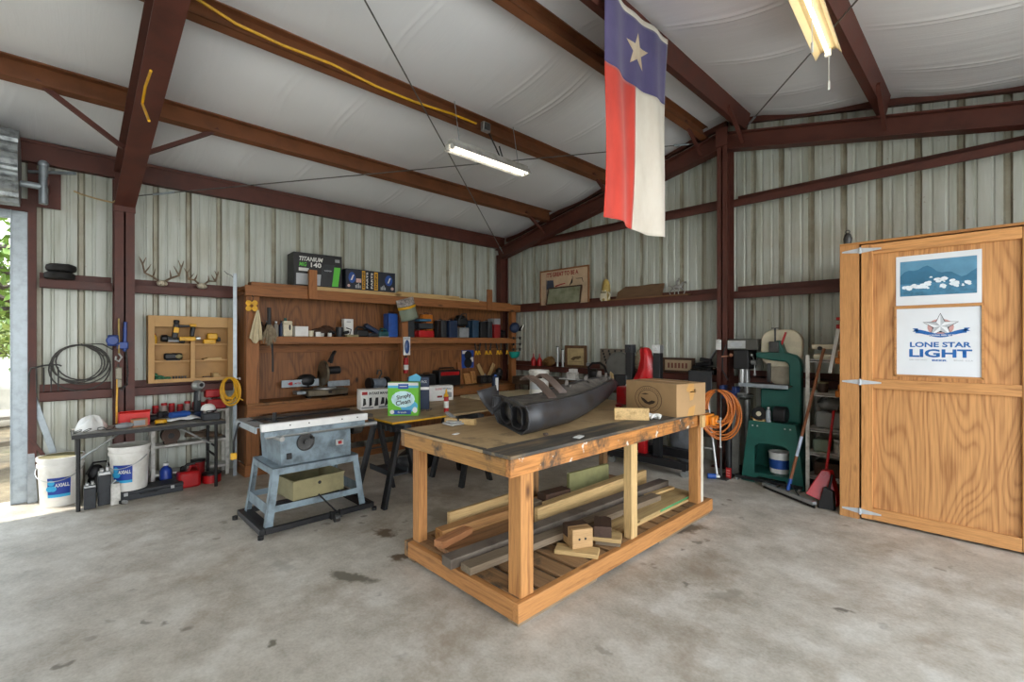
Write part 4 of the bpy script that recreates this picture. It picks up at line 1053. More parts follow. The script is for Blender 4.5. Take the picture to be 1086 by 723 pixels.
# ---- things on the folding table
FT2 = FT+.0005
m = M(); m.grid(lambda u, v: (.10*math.cos(2*PI*u)*math.sin(PI*.5*v+.02)*(1+.16*math.sin(5*2*PI*u+3*v)), .115*math.sin(2*PI*u)*math.sin(PI*.5*v+.02)*(1+.1*math.cos(3*2*PI*u)), .115*math.cos(PI*.5*v)*(1+.22*math.sin(4*2*PI*u+6*v))+.0), 28, 10)
S(m, 'white_cloth', WHITE, 'white crumpled cloth heaped on the left end of the folding table', 'cloth', (-6.02, .24, FT2))
def glasses(label, loc, rz):
    t = T('safety_glasses', label, 'safety glasses', loc, rz)
    for s in (-1, 1):
        M().tube([(.0+.026*math.cos(a), s*.033+.028*math.sin(a), .022+.016*math.sin(a+1)) for a in [2*PI*k/14 for k in range(14)]], .003, 6, True).build('rim', DSTEEL, t)
        M().tube([(.0, s*.062, .03), (-.06, s*.065, .028), (-.11, s*.06, .012)], .003, 6).build('temple', BLACK, t)
    return t
glasses('grey safety glasses at the front left corner of the folding table', (-5.83, .17, FT2), .2)
glasses('clear-rimmed safety glasses beside the red box on the folding table', (-5.84, .33, FT2), -.5)
t = T('safety_goggles', 'grey goggles lying in front of the red box on the folding table', 'safety goggles', (-5.86, .47, FT2), .2)
M().ball((0, 0, .03), (.04, .075, .03), 14).build('lens_body', GREY, t); M().tube([(-.02, -.07, .03), (-.08, -.06, .02), (-.1, .0, .015), (-.08, .06, .02), (-.02, .07, .03)], .007).build('strap', BLACK, t)
t = carton('red_carton', 'open bright red box on the folding table in front of the column', 'box', (-6.06, .56, FT2), (.15, .24, .13), paint('#d8241c', .45, 0, .06, 5))
M().prism([(.075, -.12, .13), (.075, .12, .13), (.12, .12, .155), (.12, -.12, .155)], (0, 0, .003)).build('flap', paint('#d8241c', .45, 0, .06, 5), t)
t = carton('small_carton', 'small brown carton with a grey front, before the red box', 'box', (-5.90, .585, FT2), (.05, .13, .08), paint('#a8714a', .7))
decal('front_panel', GREY, t, FX(.05), [rect(-.045, .045, .015, .065)])
t = T('tape_measure', 'yellow tape measure with a black cord on the folding table', 'tape measure', (-5.92, .76, FT2))
M().lathe([(.045, 0), (.05, .008), (.05, .04), (.045, .048)], n=20).build('case', YEL, t, bev=.003); M().tube([(.03, .04, .01), (.05, .0, .01), (.07, -.05, .008)], .008).build('cord', BLACK, t)
def drill(name, label, loc, rz, mt, lay=True, cat='power drill'):
    t = T(name, label, cat, loc, rz)
    q = Matrix.Rotation(R(90), 4, 'X') if lay else Matrix.Identity(4)
    off = .035 if lay else 0
    def bb(m, *a):
        m2 = m; return m2
    z = off
    m = M().cyl((-.10, 0, z), (.06, 0, z), .033, n=14).cyl((.06, 0, z), (.09, 0, z), .026, n=14); m.build('motor_housing', mt, t, bev=.006)
    M().cyl((.09, 0, z), (.13, 0, z), .018, .013, n=12).build('chuck', BLACK, t)
    M().bar((-.05, .02, z), (-.09, .13, z), .045, .04).build('grip', BLACK, t, bev=.01)
    M().box((-.095, .15, z), (.09, .045, .06)).build('battery', BLACK, t, bev=.008); return t
m = M(); m.grid(lambda u, v: (-.10+.2*v+.01*math.sin(9*u), -.2+.4*u+.015*math.sin(7*v), .02+.035*math.sin(PI*u)*(1+.5*math.sin(7*v+4*u))*math.sin(PI*v)+.006*math.sin(17*u)), 24, 12)
S(m, 'shop_rag', WHITE, 'white rag spread under the power tools on the folding table', 'rag', (-6.05, .93, FT2), thick=.003)
t = T('angle_grinder', 'black angle grinder lying at the back of the folding table', 'angle grinder', (-6.13, .77, FT2), 1.3)
M().cyl((-.1, 0, .04), (.06, 0, .04), .034, n=12).build('body', BLACK, t, bev=.005); M().box((.09, 0, .045), (.06, .06, .06)).build('gear_head', DSTEEL, t, bev=.01); M().cyl((.09, .0, .014), (.09, 0, .004), .05, n=20).build('disc', GREY, t)
drill('cordless_drill', 'blue cordless drill lying on the white rag', (-5.95, .93, FT2+.045), 1.9, BLUE)
t = T('heat_gun', 'upright grey and black power tool standing above the blue drill', 'power tool', (-6.08, 1.10, FT2), .3)
M().box((0, 0, .04), (.08, .10, .08)).build('base', NAVY, t, bev=.012); M().bar((0, 0, .08), (.01, .0, .30), .06, .055).build('handle', CHAR, t, bev=.014)
M().ball((.01, 0, .36), (.06, .06, .06), 16).cyl((.0, 0, .36), (.085, .0, .37), .036, n=16).build('gear_head', STEEL, t); M().cyl((.085, 0, .37), (.09, 0, .37), .02, n=12).build('spindle', BLACK, t); M().bar((.035, 0, .2), (.04, 0, .3), .02, .02).build('trigger', STEEL, t)
t = carton('white_carton', 'small white carton beside the black case on the folding table', 'box', (-6.02, 1.19, FT2), (.09, .05, .085), WHITE)
t = toolcase('flat black case near the right end of the folding table', (-5.90, 1.19, FT2), (.15, .16, .075), CHAR)
m = M().lathe([(.07, 0), (.068, .02), (.055, .045), (.03, .062), (0, .067)], n=20, cap=False)
S(m, 'dust_mask', WHITE, 'white cup dust mask sitting on the flat black case', 'dust mask', (-5.93, 1.175, FT2+.105))
t = T('sander', 'black palm tool at the right rear corner of the folding table', 'power tool', (-6.13, 1.25, FT2), .4)
M().box((0, 0, .03), (.1, .09, .06)).build('body', BLACK, t, bev=.02); M().ball((0, 0, .075), (.05, .045, .03), 12).build('grip', CHAR, t)

# ---- red jars and tins on the rack behind
rk = -6.36
for k in range(7):
    y = .77+.072*k; r = .03; h = .085+.012*((k*5) % 3)
    t = T('red_jar', ['first red-capped jar on the rack, nearest the column', 'second red-capped jar on the rack from the column', 'third red-capped jar on the rack from the column', 'fourth red-capped jar on the rack from the column', 'fifth red-capped jar on the rack, behind the upright tool', 'sixth red-capped jar on the rack from the column', 'seventh red-capped jar on the rack, beside the red cases'][k], 'jar', (rk+.03*(k % 2), y, .7605), 0, 'red jars on the white rack')
    M().lathe([(r*.95, 0), (r, .005), (r, h*.7), (r*.85, h*.76)], n=16).build('jar', [DRED, glass('#b9a9a2', .3), DRED][k % 3], t); M().cyl((0, 0, h*.76), (0, 0, h), r*.95, n=16).build('lid', RED, t, bev=.002)
t = toolcase('wide red case at the bench end of the white rack', (-6.36, 1.335, .7605), (.12, .19, .11), RED)
t = toolcase('small red case stacked on the wide red case', (-6.37, 1.30, .8945), (.1, .15, .09), RED)
t = T('box_fan', 'dark dusty motor on the middle shelf of the white rack', 'motor', (-6.36, .90, .4205)); M().cyl((-.05, 0, .09), (.06, 0, .09), .085, n=20).box((0, 0, .01), (.1, .12, .02)).build('housing', BROWN, t); M().cyl((.06, 0, .09), (.075, 0, .09), .03, n=14).build('shaft_cover', BLACK, t)
S(M().tube(coil((0, 0, .055), .16, .01, 4, (.1, 0, 1), 8, .5, .15), .011).tube([(.02, -.12, .06), (.05, .05, .10), (0, .14, .07)], .01), 'hose_coil', paint('#6e5a48', .7), 'brown hose coiled on the middle shelf of the white rack', 'hose', (-6.355, 1.2, .4205), rz=R(90))

# ---- things in and on the wall cabinet
cy, cz = 1.10, 1.09
t = T('nail_gun', 'yellow and black nail gun hooked over the front of the wall cabinet', 'nail gun', (-6.275, 1.045, cz+.545))
M().bar((0, -.10, .10), (.0, -.12, -.06), .05, .045).cyl((0, -.10, .1), (0, -.10, .14), .028, n=12).build('driver_body', BLACK, t, bev=.008)
lab(M().bar((.012, -.10, .06), (.012, -.11, .0), .05, .04).build('side_cover', YEL, t, bev=.006), 'yellow cover')
M().bar((0, .055, .07), (0, .04, -.04), .04, .045).build('grip', BLACK, t, bev=.01); M().box((0, -.02, .075), (.03, .12, .025)).build('upper_bridge', BLACK, t, bev=.006)
lab(M().box((0, .05, .085), (.045, .065, .03)).build('end_cap', YEL, t, bev=.008), 'yellow cap'); M().box((0, .0, -.065), (.04, .15, .045)).build('magazine', YEL, t, bev=.006); M().cyl((0, .08, -.06), (0, .12, -.06), .02, n=10).build('air_fitting', STEEL, t)
def cabz(k): return cz+{0: .0185, 1: .2395, 2: .4245}[k]
cx_ = -6.385
bottle('small yellow and red bottle in the upper left cell of the wall cabinet', (-6.37, .765, cabz(2)), .02, .11, YEL, RED)
t = T('caulk_gun', 'black power tool lying in the upper left cell of the wall cabinet', 'power tool', (cx_, .93, cabz(2)), R(90)); M().bar((-.1, 0, .07), (.11, 0, .03), .05, .055).cyl((-.11, 0, .06), (-.05, 0, .06), .04).build('body', BLACK, t, bev=.01); M().box((.0, -.03, .03), (.1, .01, .02)).build('name_plate', GREY, t)
t = T('battery_charger', 'yellow cordless battery charger in the upper right cell of the wall cabinet', 'charger', (-6.375, 1.27, cabz(2))); M().box((0, .0, .025), (.09, .12, .05)).build('base', YEL, t, bev=.008)
M().box((0, .03, .085), (.08, .10, .07)).build('battery', YEL, t, bev=.01); M().box((.0, .095, .05), (.07, .03, .05)).build('foot', BLACK, t, bev=.006)
t = T('jigsaw', 'black tool with a tan end in the middle left cell of the wall cabinet', 'power tool', (cx_, .93, cabz(1))); M().box((0, 0, .045), (.07, .17, .07)).build('body', BLACK, t, bev=.018); M().ball((.015, .05, .045), (.035, .04, .03), 10).build('cap', KHAKI, t); M().box((0, 0, .005), (.06, .12, .01)).build('base', BLACK, t)
S(M().b2(-.05, .05, -.09, .09, 0, .012).b2(-.04, .04, -.05, .09, .012, .022), 'wood_shim', PALE_Y, 'flat wooden offcuts in the middle right cell of the wall cabinet', 'wood offcut', (cx_, 1.30, cabz(1)))
m = M(); m.ball((0, 0, .03), (.05, .05, .03), 10).ball((0, .07, .022), (.04, .04, .022), 10).ball((.01, -.04, .06), (.03, .03, .025), 8); m.jig(.006, 9)
S(m, 'parts_bag', paint('#3f7a5c', .4), 'small bag of green parts in the lower left cell of the wall cabinet', 'bag', (cx_, .81, cabz(0)))
for k, (y, w_, h_, z_) in enumerate(((1.25, .07, .03, 0), (1.345, .08, .035, 0), (1.33, .06, .03, .0352))):
    bx('wood_block', ['dark wood block in the lower right cell of the wall cabinet', 'pale wood block at the right of the lower right cabinet cell', 'small pale wood block on top of another in the lower right cabinet cell'][k], 'wood block', (cx_, y, cabz(0)+z_), (.07, w_, h_), BROWN if k == 0 else PALE_Y, .1*k, .002)
t = T('socket_set', 'small dark sockets on a rail in the lower left cabinet cell', 'sockets', (cx_, .99, cabz(0))); M().box((0, 0, .006), (.03, .14, .012)).build('rail', BLACK, t)
for k in range(5): M().cyl((0, -.055+.027*k, .0125), (0, -.055+.027*k, .045), .010, n=10).build('socket', DSTEEL, t)

# ---- hung on the left end of the workbench
S(M().tube(coil((0, 0, 0), .14, .008, 10, (.8, -.6, 0), 3, .62, .22), .0075).tube([(.03, .03, .13), (.10, .03, .02), (.16, .04, -.08), (.22, .08, -.10)], .007), 'extension_cord', YEL, 'yellow extension cord coiled on the left end of the workbench', 'cord', (-6.075, 1.41, .99))
t = T('cord_hook', 'white double hook holding the yellow coil on the bench end', 'hook', (-6.13, 1.5275, 1.11)); M().cyl((-.02, 0, 0), (-.02, -.12, .01), .006, n=8).cyl((.02, 0, 0), (.02, -.12, .01), .006, n=8).build('prong', WHITE, t); M().box((0, -.003, 0), (.07, .006, .03)).build('plate', WHITE, t)
t = T('outlet_adapter', 'yellow four-lobed outlet adapter hanging from the top left bench post', 'adapter', (-5.915, 1.60, 1.945), R(-25))
m = M()
for k in range(4):
    a = PI/4+k*PI/2; m.cyl((.0, .045*math.cos(a), .045*math.sin(a)), (.03, .045*math.cos(a), .045*math.sin(a)), .03, n=14); m.bar((.015, .045*math.cos(a), .045*math.sin(a)), (.015, .045*math.cos(a+PI/2), .045*math.sin(a+PI/2)), .03, .022)
m.build('body', YEL, t, bev=.003); M().tube([(.015, .0, .05), (.02, .02, .09), (.01, .0, .12)], .004).build('cord', BLACK, t)
m = M(); m.grid(lambda u, v: (.02+.018*math.sin(v*13)*(u), (-.07+.14*v)*(.12+.88*u**.8)+.02*(1-u), -.33*u+.01*math.cos(9*v)*u+(.05*(1-abs(2*v-1))*(-u) if u > .8 else 0)), 16, 18)
S(m, 'canvas_apron', paint('#cbbd9c', .95, 0, .08, 12), 'cream canvas cloth hanging from the top left bench post', 'cloth', (-5.90, 1.63, 1.90), thick=.004)
t = T('dust_brush', 'shaggy grey-brown brush head hanging beside the cream cloth', 'brush', (-5.85, 1.76, 1.93))
M().cyl((0, 0, .0), (0, 0, -.20), .022, n=10).build('handle', BLACK, t)
rr_ = random.Random(2); m = M()
for k in range(90):
    a = rr_.uniform(0, 2*PI); s = rr_.uniform(.2, 1); e = Vector((.05*s*math.cos(a)+.02, .085*s*math.sin(a), -.20-rr_.uniform(.14, .26)*(1.1-.3*s)))
    m.tube([(0, 0, -.17), (e.x*.7, e.y*.75, (e.z-.2)/2+.0), e], [.009, .008, .003], 4)
m.build('bristles', paint('#8a7c66', .95, 0, .2, 30), t)
lab(M().tube([(0, .03, -.40), (.01, .035, -.55), (.0, .04, -.74)], [.012, .01, .012]).build('strap', BLACK, t), 'black strap')
# ================================================================ ON TOP OF THE WORKBENCH
TS = 2.1805
for k, (x, y0, y1, w_, th, mt, l) in enumerate(((-6.02, 2.34, 5.0, .13, .05, PALE_Y, 'pale board along the front of the bench top shelf under the cartons'), (-6.20, 1.75, 4.0, .16, .055, PINE_Y, 'thick pine board at the back of the bench top shelf'), (-6.06, 5.02, 5.75, .14, .03, BEN_Y, 'dark board on the right end of the bench top shelf'), (-5.99, 3.5, 5.1, .05, .022, PALE_Y, 'thin pale lath on the front pale board of the bench top shelf'), (-6.02, 1.60, 2.33, .14, .045, BEN_Y, 'short dark board at the left end of the bench top shelf'))):
    z = TS+.0505 if k == 3 else TS
    if k == 3: y1 = 4.6
    S(M().b2(-w_/2, w_/2, 0, y1-y0, 0, th), 'lumber_board', mt, l, 'board', (x, y0, z), bev=.003)
NB = paint('#141517', .5, 0, .1, 6); LIME = paint('#58c038', .45, 0, .05, 5); LGR = paint('#b7bcc0', .5, 0, .06, 8)
d = (.28, .60, .42); t = carton('welder_carton', 'large black carton with green and white print on the bench top shelf', 'carton', (-6.20, 2.42, TS+.0555), d, NB, R(-4)); F = FX(d[0])
text('TITANIUM', 'lettering', WHITE, t, F @ Matrix.Translation((-.09, .345, 0)), .29, .055, .03, shear=.25)
text('MIG', 'lettering', LIME, t, F @ Matrix.Translation((-.19, .275, 0)), .09, .05, .03, shear=.2)
text('140', 'lettering', WHITE, t, F @ Matrix.Translation((-.03, .275, 0)), .13, .06, .03)
decal('lower_band', LGR, t, F, [rect(-.27, .21, .02, .16)]); decal('welder_picture', CHAR, t, F, [[(.02, .02), (.21, .02), (.21, .30), (.08, .30), (.04, .26)]], .001)
decal('green_panel', LIME, t, F, [[(.17, .0+.02), (.25, .02), (.28, .27), (.20, .27)]], .0014); decal('badge', GREY, t, F, [rect(.21, .27, .335, .375)])
decal('text_block', WHITE, t, F, [rect(-.24, -.12, .19, .23)]); text('welder', 'lettering', LGR, t, F @ Matrix.Translation((.12, .22, 0)), .10, .025, 0, .002)
DB = paint('#20355f', .5, 0, .1, 6)
def partbox(label, loc, d, flip):
    t = carton('parts_carton', label, 'carton', loc, d, paint('#1a2230', .5, 0, .1, 6), R(-3)); F = FX(d[0]); w, h = d[1], d[2]
    s = -1 if flip else 1
    m4 = F @ Matrix.Translation((s*w*.26, h*.5, 0)) @ Matrix.Rotation(R(90), 4, 'Z')
    decal('yellow_stripe', YEL, t, F, [rect(s*w*.26-w*.07, s*w*.26+w*.07, .01, h-.012)])
    text('ENGINE', 'lettering', NB, t, m4, h*.8, w*.09, .03, .0014)
    text('PARTS', 'lettering', WHITE, t, F @ Matrix.Translation((s*w*.42, h*.5, 0)) @ Matrix.Rotation(R(90), 4, 'Z'), h*.8, w*.07, .03)
    decal('blue_panel', BLUE, t, F, [ell(-s*w*.24, h*.58, w*.15, h*.27, 20)]); decal('white_slash', WHITE, t, F, [[(-s*w*.24-.02, h*.45), (-s*w*.24, h*.45), (-s*w*.24+.03, h*.72), (-s*w*.24+.01, h*.72)]], .0012)
    decal('bar_marks', LGR, t, F, [rect(-s*.0+i*.02-.03, -s*.0+i*.02-.018, .02, h*(.22+.05*(i % 3))) for i in range(4)])
    decal('round_badge', paint('#c7a9a0'), t, F, [ell(-s*w*.38, h*.17, w*.06, w*.06, 16)], .0012)
    if not flip: decal('pink_label', paint('#d9b3ab'), t, F, [rect(-.02, .05, h*.35, h*.55)], .0016)
partbox('navy carton with a yellow stripe and pink label, middle of the three cartons', (-6.09, 2.91, TS+.0559), (.2, .32, .27), False)
partbox('navy carton with a blue emblem, right-hand one of the three cartons', (-6.09, 3.28, TS+.0559), (.2, .38, .27), True)

# ================================================================ MIDDLE SHELF
SZ = 1.6005
def sy(px, x=-6.05): return on_x(px, 350, x).y
bottle('dark brown bottle at the left end of the bench shelf', (-6.06, sy(277), SZ), .035, .17, BROWN, BLACK)
bottle('black bottle with a grey cap, second on the bench shelf', (-6.1, sy(285), SZ), .032, .19, BLACK, GREY)
bottle('clear grey bottle, third on the bench shelf', (-6.06, sy(293), SZ), .03, .18, glass('#a8a296', .3, .2), WHITE)
bottle('dark blue spray can on the bench shelf beside the white jug', (-6.07, sy(299), SZ), .028, .19, NAVY, BLACK, 'spray_can', 'spray can')
t = T('oil_jug', 'cream plastic jug with a grip hole on the bench shelf', 'jug', (-6.05, sy(304.5), SZ))
m = M(); m.b2(-.035, .035, -.055, .055, 0, .15); m.prism([(-.035, -.055, .15), (.035, -.055, .15), (.035, .055, .15), (-.035, .055, .15)], (0, -.0, .04)); m.build('jug', CREAM, t, bev=.012)
M().cyl((0, -.02, .19), (0, -.02, .225), .018, n=12).build('cap', GREEN, t); decal('grip_hole', BLACK, t, FX(.0705), [ell(.02, .11, .012, .035, 16)])
bx('small_carton', 'dark carton half hidden behind the white box on the bench shelf', 'box', (-6.15, sy(312), SZ), (.08, .12, .11), CHAR)
t = carton('white_carton', 'plain white box on the bench shelf left of the small jars', 'box', (-6.04, sy(318), SZ), (.12, .155, .125), WHITE); M().b2(.0, .0608, -.0785, .0785, .11, .127).build('lid', WHITE, t, bev=.002)
for k, (px, r, h, mt, l) in enumerate(((329, .032, .075, CREAM, 'cream round pot on the bench shelf right of the white box'), (341, .024, .045, DIRTYW, 'low grey pot among the small jars on the bench shelf'), (349, .024, .05, WHITE, 'tiny white pot rightmost of the small jars on the bench shelf'))):
    t = T('small_pot', l, 'jar', (-6.03, sy(px), SZ)); M().lathe([(r*.9, 0), (r, .004), (r, h*.75)], n=16).build('pot', mt, t); M().cyl((0, 0, h*.75), (0, 0, h), r*1.06, n=16).build('lid', mt, t)
bx('small_carton', 'tiny white carton between the small pots on the bench shelf', 'box', (-6.02, sy(336), SZ), (.05, .06, .06), WHITE)
m = M(); m.ball((0, 0, .05), (.07, .16, .055), 14).ball((0, .05, .085), (.05, .08, .05), 12).ball((.02, -.1, .04), (.05, .07, .04), 10); m.jig(.01, 4)
S(m, 'sanding_belt_pile', BROWN, 'dark brown heap of sanding belts behind the small pots', 'sanding belts', (-6.19, sy(342, -6.2), SZ+.012))
t = T('router', 'black plunge router with looped cord on the bench shelf', 'router', (-6.08, sy(361), SZ)); M().cyl((0, 0, .0), (0, 0, .018), .075, n=20).build('base', BLACK, t); M().cyl((0, 0, .018), (0, 0, .13), .045, n=16).build('motor', CHAR, t, bev=.006)
for s in (-1, 1): M().cyl((0, s*.06, .05), (0, s*.13, .07), .02, n=10).build('grip', BLACK, t, bev=.004)
M().tube([(.03, .05, .02), (.05, .12, .03), (.05, .14, .1), (.03, .08, .12)], .007).build('cord', BLACK, t)
t = carton('white_carton', 'upright white box behind the black router on the bench shelf', 'box', (-6.17, sy(368.5, -6.17), SZ), (.08, .13, .245), WHITE); decal('stripe', GREY, t, FX(.08), [rect(-.03, .03, .20, .21)])
bx('tan_tray', 'low tan tray in front of the upright white box', 'tray', (-6.03, sy(372), SZ), (.08, .17, .03), KHAKI, 0, .006)
t = T('belt_sander', 'black power sander with bent handle on the bench shelf', 'power tool', (-6.08, sy(384), SZ)); M().box((0, 0, .05), (.1, .18, .1)).build('body', BLACK, t, bev=.02); M().tube([(0, -.08, .1), (0, -.05, .14), (0, .03, .13), (0, .07, .09)], .015).build('handle', BLACK, t)
t = T('circular_saw_case', 'blue-black soft case leaning on the bench shelf', 'tool bag', (-6.08, sy(396), SZ)); M().box((.0, .0, .105), (.09, .26, .06), (R(-28), 0, 0)).build('sleeve', NAVY, t, bev=.014); M().box((0, .02, .03), (.1, .2, .06)).build('base_bag', CHAR, t, bev=.02)
t = T('planer', 'teal hand planer beside the blue case on the bench shelf', 'power tool', (-6.05, sy(406), SZ)); TEAL = paint('#1d4f52', .45); M().box((0, 0, .045), (.08, .15, .07)).build('body', TEAL, t, bev=.015); M().tube([(0, -.06, .07), (0, -.03, .12), (0, .04, .11), (0, .065, .07)], .014).build('handle', TEAL, t); M().box((.0, 0, .006), (.085, .16, .011)).build('sole', STEEL, t)
toolcase('bright blue upright case on the bench shelf at the middle post', (-6.10, 3.46, SZ), (.16, .15, .34), BLUE)
toolcase('black case just right of the middle bench post, under the face shield', (-6.12, 3.755, SZ), (.18, .13, .27), CHAR)
toolcase('red case under the grey one on the bench shelf', (-6.06, 3.985, SZ), (.2, .27, .105), RED)
toolcase('grey case lying on the red case on the bench shelf', (-6.07, 3.985, SZ+.13), (.2, .26, .085), CHAR)
bx('blue_pouch', 'flat steel-blue pouch on top of the grey case', 'pouch', (-6.07, 3.985, SZ+.240), (.15, .22, .04), paint('#3f6b8a', .6), 0, .012)
toolcase('tall orange case on the bench shelf behind the red case', (-6.225, 4.15, SZ), (.09, .19, .36), ORANGE)
toolcase('charcoal case immediately right of the orange case', (-6.10, 4.33, SZ), (.2, .10, .27), CHAR)
t = toolcase('dark blue case with a white latch on the bench shelf', (-6.06, 4.49, SZ), (.18, .16, .27), NAVY, latch=WHITE)
t = T('tool_bag', 'slouching black bag with straps on top of the grey box', 'bag', (-6.1, 4.73, SZ+.19)); m = M(); m.box((0, 0, .07), (.14, .20, .13)).box((0, -.01, .15), (.1, .14, .05)); m.build('bag', BLACK, t, bev=.03); M().tube([(.06, -.08, .1), (.08, -.04, .19), (.08, .05, .2), (.06, .08, .1)], .009).build('strap', CHAR, t)
toolcase('light grey small box on the bench shelf under the black bag', (-6.08, 4.73, SZ), (.16, .19, .163), GREY)
toolcase('tall slate-blue case right of the black bag', (-6.10, 4.97, SZ), (.2, .13, .29), paint('#27435c', .5))
toolcase('black case right of the slate-blue case, with a bag on it', (-6.10, 5.135, SZ), (.2, .12, .27), BLACK)
toolcase('narrow charcoal case beside the red and grey box', (-6.08, 5.27, SZ), (.2, .10, .28), CHAR)
t = T('organizer_box', 'upright organizer box, red below and grey above, on the bench shelf', 'box', (-6.05, 5.41, SZ)); M().b2(-.09, .09, -.07, .07, 0, .23).build('drawer_unit', DRED, t, bev=.006); M().b2(-.09, .09, -.07, .07, .231, .33).build('upper_tray', GREY, t, bev=.006)
m = M(); m.ball((0, 0, .05), (.08, .12, .05), 12).ball((0, .05, .08), (.05, .07, .05), 10); m.jig(.012, 6)
S(m, 'glove_pile', BLACK, 'dark heap of work gloves at the right end of the bench shelf', 'gloves', (-6.08, 5.58, SZ+.012))
# face shield on the middle post, cap on right post
t = T('face_shield', 'clear face shield with a patterned cap hanging on the middle bench post', 'face shield', (-5.862, 3.63, 1.85), R(-12)); t.rotation_euler = (R(16), R(6), R(-12))
m = M(); m.grid(lambda u, v: (.0+.085*math.sin(PI*u), -.13+.26*u, .0+.19*v+.02*v), 16, 6); m.build('visor', glass('#b9c7b4', .6, .1), t, thick=.002)
m = M(); m.grid(lambda u, v: (-.01+.095*math.sin(PI*u)*math.cos(v*PI*.45), -.13+.26*u, .20+.11*math.sin(v*PI*.45)), 16, 8); m.build('crown', paint('#a39a94', .6, 0, .3, 30, '#55504e'), t, thick=.004)
m = M(); m.grid(lambda u, v: (.003+.09*math.sin(PI*u), -.133+.266*u, .165+.035*v), 16, 2); lab(m.build('browband', YEL, t, thick=.006), 'yellow brow band')
t = T('ball_cap', 'dark cap with a white stripe hanging at the right end of the bench', 'cap', (-5.86, 5.72, 1.72)); m = M(); m.ball((0, 0, .06), (.08, .10, .09), 16, (.5, 0, 0)); m.build('crown', NAVY, t); M().prism([(.02, .04, .0), (.09, .06, .0), (.09, .16, .09), (.02, .14, .09)], (0, .01, .008)).build('brim', BLACK, t, bev=.003); lab(M().bar((.078, .09, .02), (.078, .15, .11), .012, .02).build('stripe', WHITE, t), 'white stripe')
M().cyl((-.04, .0, .14), (-.09, 0, .16), .004, n=6).build('loop', BLACK, t)
# hung blister packs, extinguisher-like tube on the post
t = T('blister_pack', 'blue and white blister pack hanging on the middle bench post above the red tube', 'package', (-5.905, 3.605, 1.345)); M().b2(-.006, .006, -.055, .055, 0, .26).build('card', WHITE, t); M().ball((.012, 0, .12), (.025, .04, .1), 12).build('blister', paint('#35548a', .3), t); decal('header', LGR, t, FX(.013), [rect(-.05, .05, .22, .255)])
t = T('red_tube', 'red and white tube hanging on the middle bench post below the blister pack', 'tube', (-5.914, 3.60, 1.085)); M().cyl((0, 0, 0), (0, 0, .22), .034, n=16).build('tube', RED, t, bev=.004); lab(M().cyl((0, 0, .05), (0, 0, .12), .0348, n=16).build('label_band', WHITE, t), 'white band'); M().cyl((0, 0, .22), (0, 0, .25), .016, n=12).build('nozzle', BLACK, t)
t = T('blister_pack', 'blue card with two black discs hanging on the bench back panel', 'package', (-6.318, 5.05, 1.09)); M().b2(-.004, .004, -.13, .13, 0, .30).build('card', paint('#2d4fa0', .4), t); m = M(); m.cyl((.004, -.0, .215), (.012, 0, .215), .075, n=20).cyl((.004, .0, .085), (.012, .0, .085), .085, n=20); m.build('disc', INK, t); decal('white_patch', WHITE, t, FX(.009), [rect(-.12, -.03, .24, .29), rect(.03, .12, .1, .18)])

# ---- counter
C0 = CZ+.0005
t = T('mitre_saw', 'dusty mitre saw with fence wings on the left half of the bench counter', 'mitre saw', (-6.10, 2.52, C0))
MS = paint('#6e6350', .5, .3, .2, 10, '#3f382d')
m = M(); m.prism([(-.18, -.26, .02), (.10, -.26, .02), (.14, -.1, .02), (.14, .1, .02), (.10, .26, .02), (-.18, .26, .02)], (0, 0, .075)); m.build('base', MS, t, bev=.012)
M().cyl((-.03, 0, .095), (-.03, 0, .11), .14, n=28).build('turntable', STEEL, t); M().bar((.08, 0, .07), (.145, 0, .065), .05, .04).build('mitre_handle', BLACK, t, bev=.01)
for y in (-.24, .24): M().box((.05, y, .01), (.05, .05, .02)).build('foot', RUBBER, t)
lab(M().b2(-.09, -.07, -.52, -.06, .135, .225).build('fence', GALV, t, bev=.003), 'silver left fence wing'); M().b2(-.09, -.07, .06, .36, .11, .185).build('fence', GALV, t, bev=.003)
M().b2(-.10, .06, -.38, -.27, .05, .085).build('extension_wing', GALV, t, bev=.004)
M().bar((-.17, 0, .09), (-.15, 0, .33), .07, .10).build('pivot_arm', MS, t, bev=.012)
M().cyl((-.03, -.035, .30), (-.03, .0, .30), .16, n=32).build('blade_guard', MS, t, bev=.008); M().cyl((-.03, -.0, .28), (-.03, .003, .28), .135, n=36).build('blade', STEEL, t)
M().cyl((-.03, .04, .33), (-.03, .20, .33), .05, n=16).build('motor', BLACK, t, bev=.008)
M().tube([(.05, .05, .43), (.08, .06, .53), (.05, .10, .575), (-.03, .12, .57), (-.06, .1, .5), (-.05, .06, .44)], .020).build('handle', BLACK, t)
M().ball((-.12, -.20, .20), (.07, .13, .09), 12).build('dust_bag', BLACK, t)
Fm = frame((-.07, -.29, .18), (0, 1, 0), (0, 0, 1)); decal('warning_mark', RED, t, Fm, [[(-.16, 0), (-.13, .02), (-.10, .02), (-.10, -.02), (-.13, -.02)], [(.16, 0), (.13, .02), (.10, .02), (.10, -.02), (.13, -.02)]]); text('MITER SAW', 'lettering', RED, t, Fm, .15, .022, .02)
t = T('bench_grinder', 'small grey bench grinder on the counter behind the print cartons', 'bench grinder', (-6.17, 3.30, C0), .1); M().box((0, 0, .012), (.15, .16, .024)).build('base', BLACK, t, bev=.004); M().cyl((0, -.10, .115), (0, .10, .115), .07, n=18).box((0, 0, .05), (.1, .1, .06)).build('motor', paint('#8793a0', .4, .2), t, bev=.01)
for s in (-1, 1): M().cyl((0, s*.115, .115), (0, s*.165, .115), .085, n=22).build('wheel_guard', BLACK, t, bev=.006)
M().tube([(.02, .0, .18), (.04, .03, .25), (.04, .02, .30), (.03, -.02, .30), (.02, -.03, .24)], .012).build('lamp_arm', DSTEEL, t)
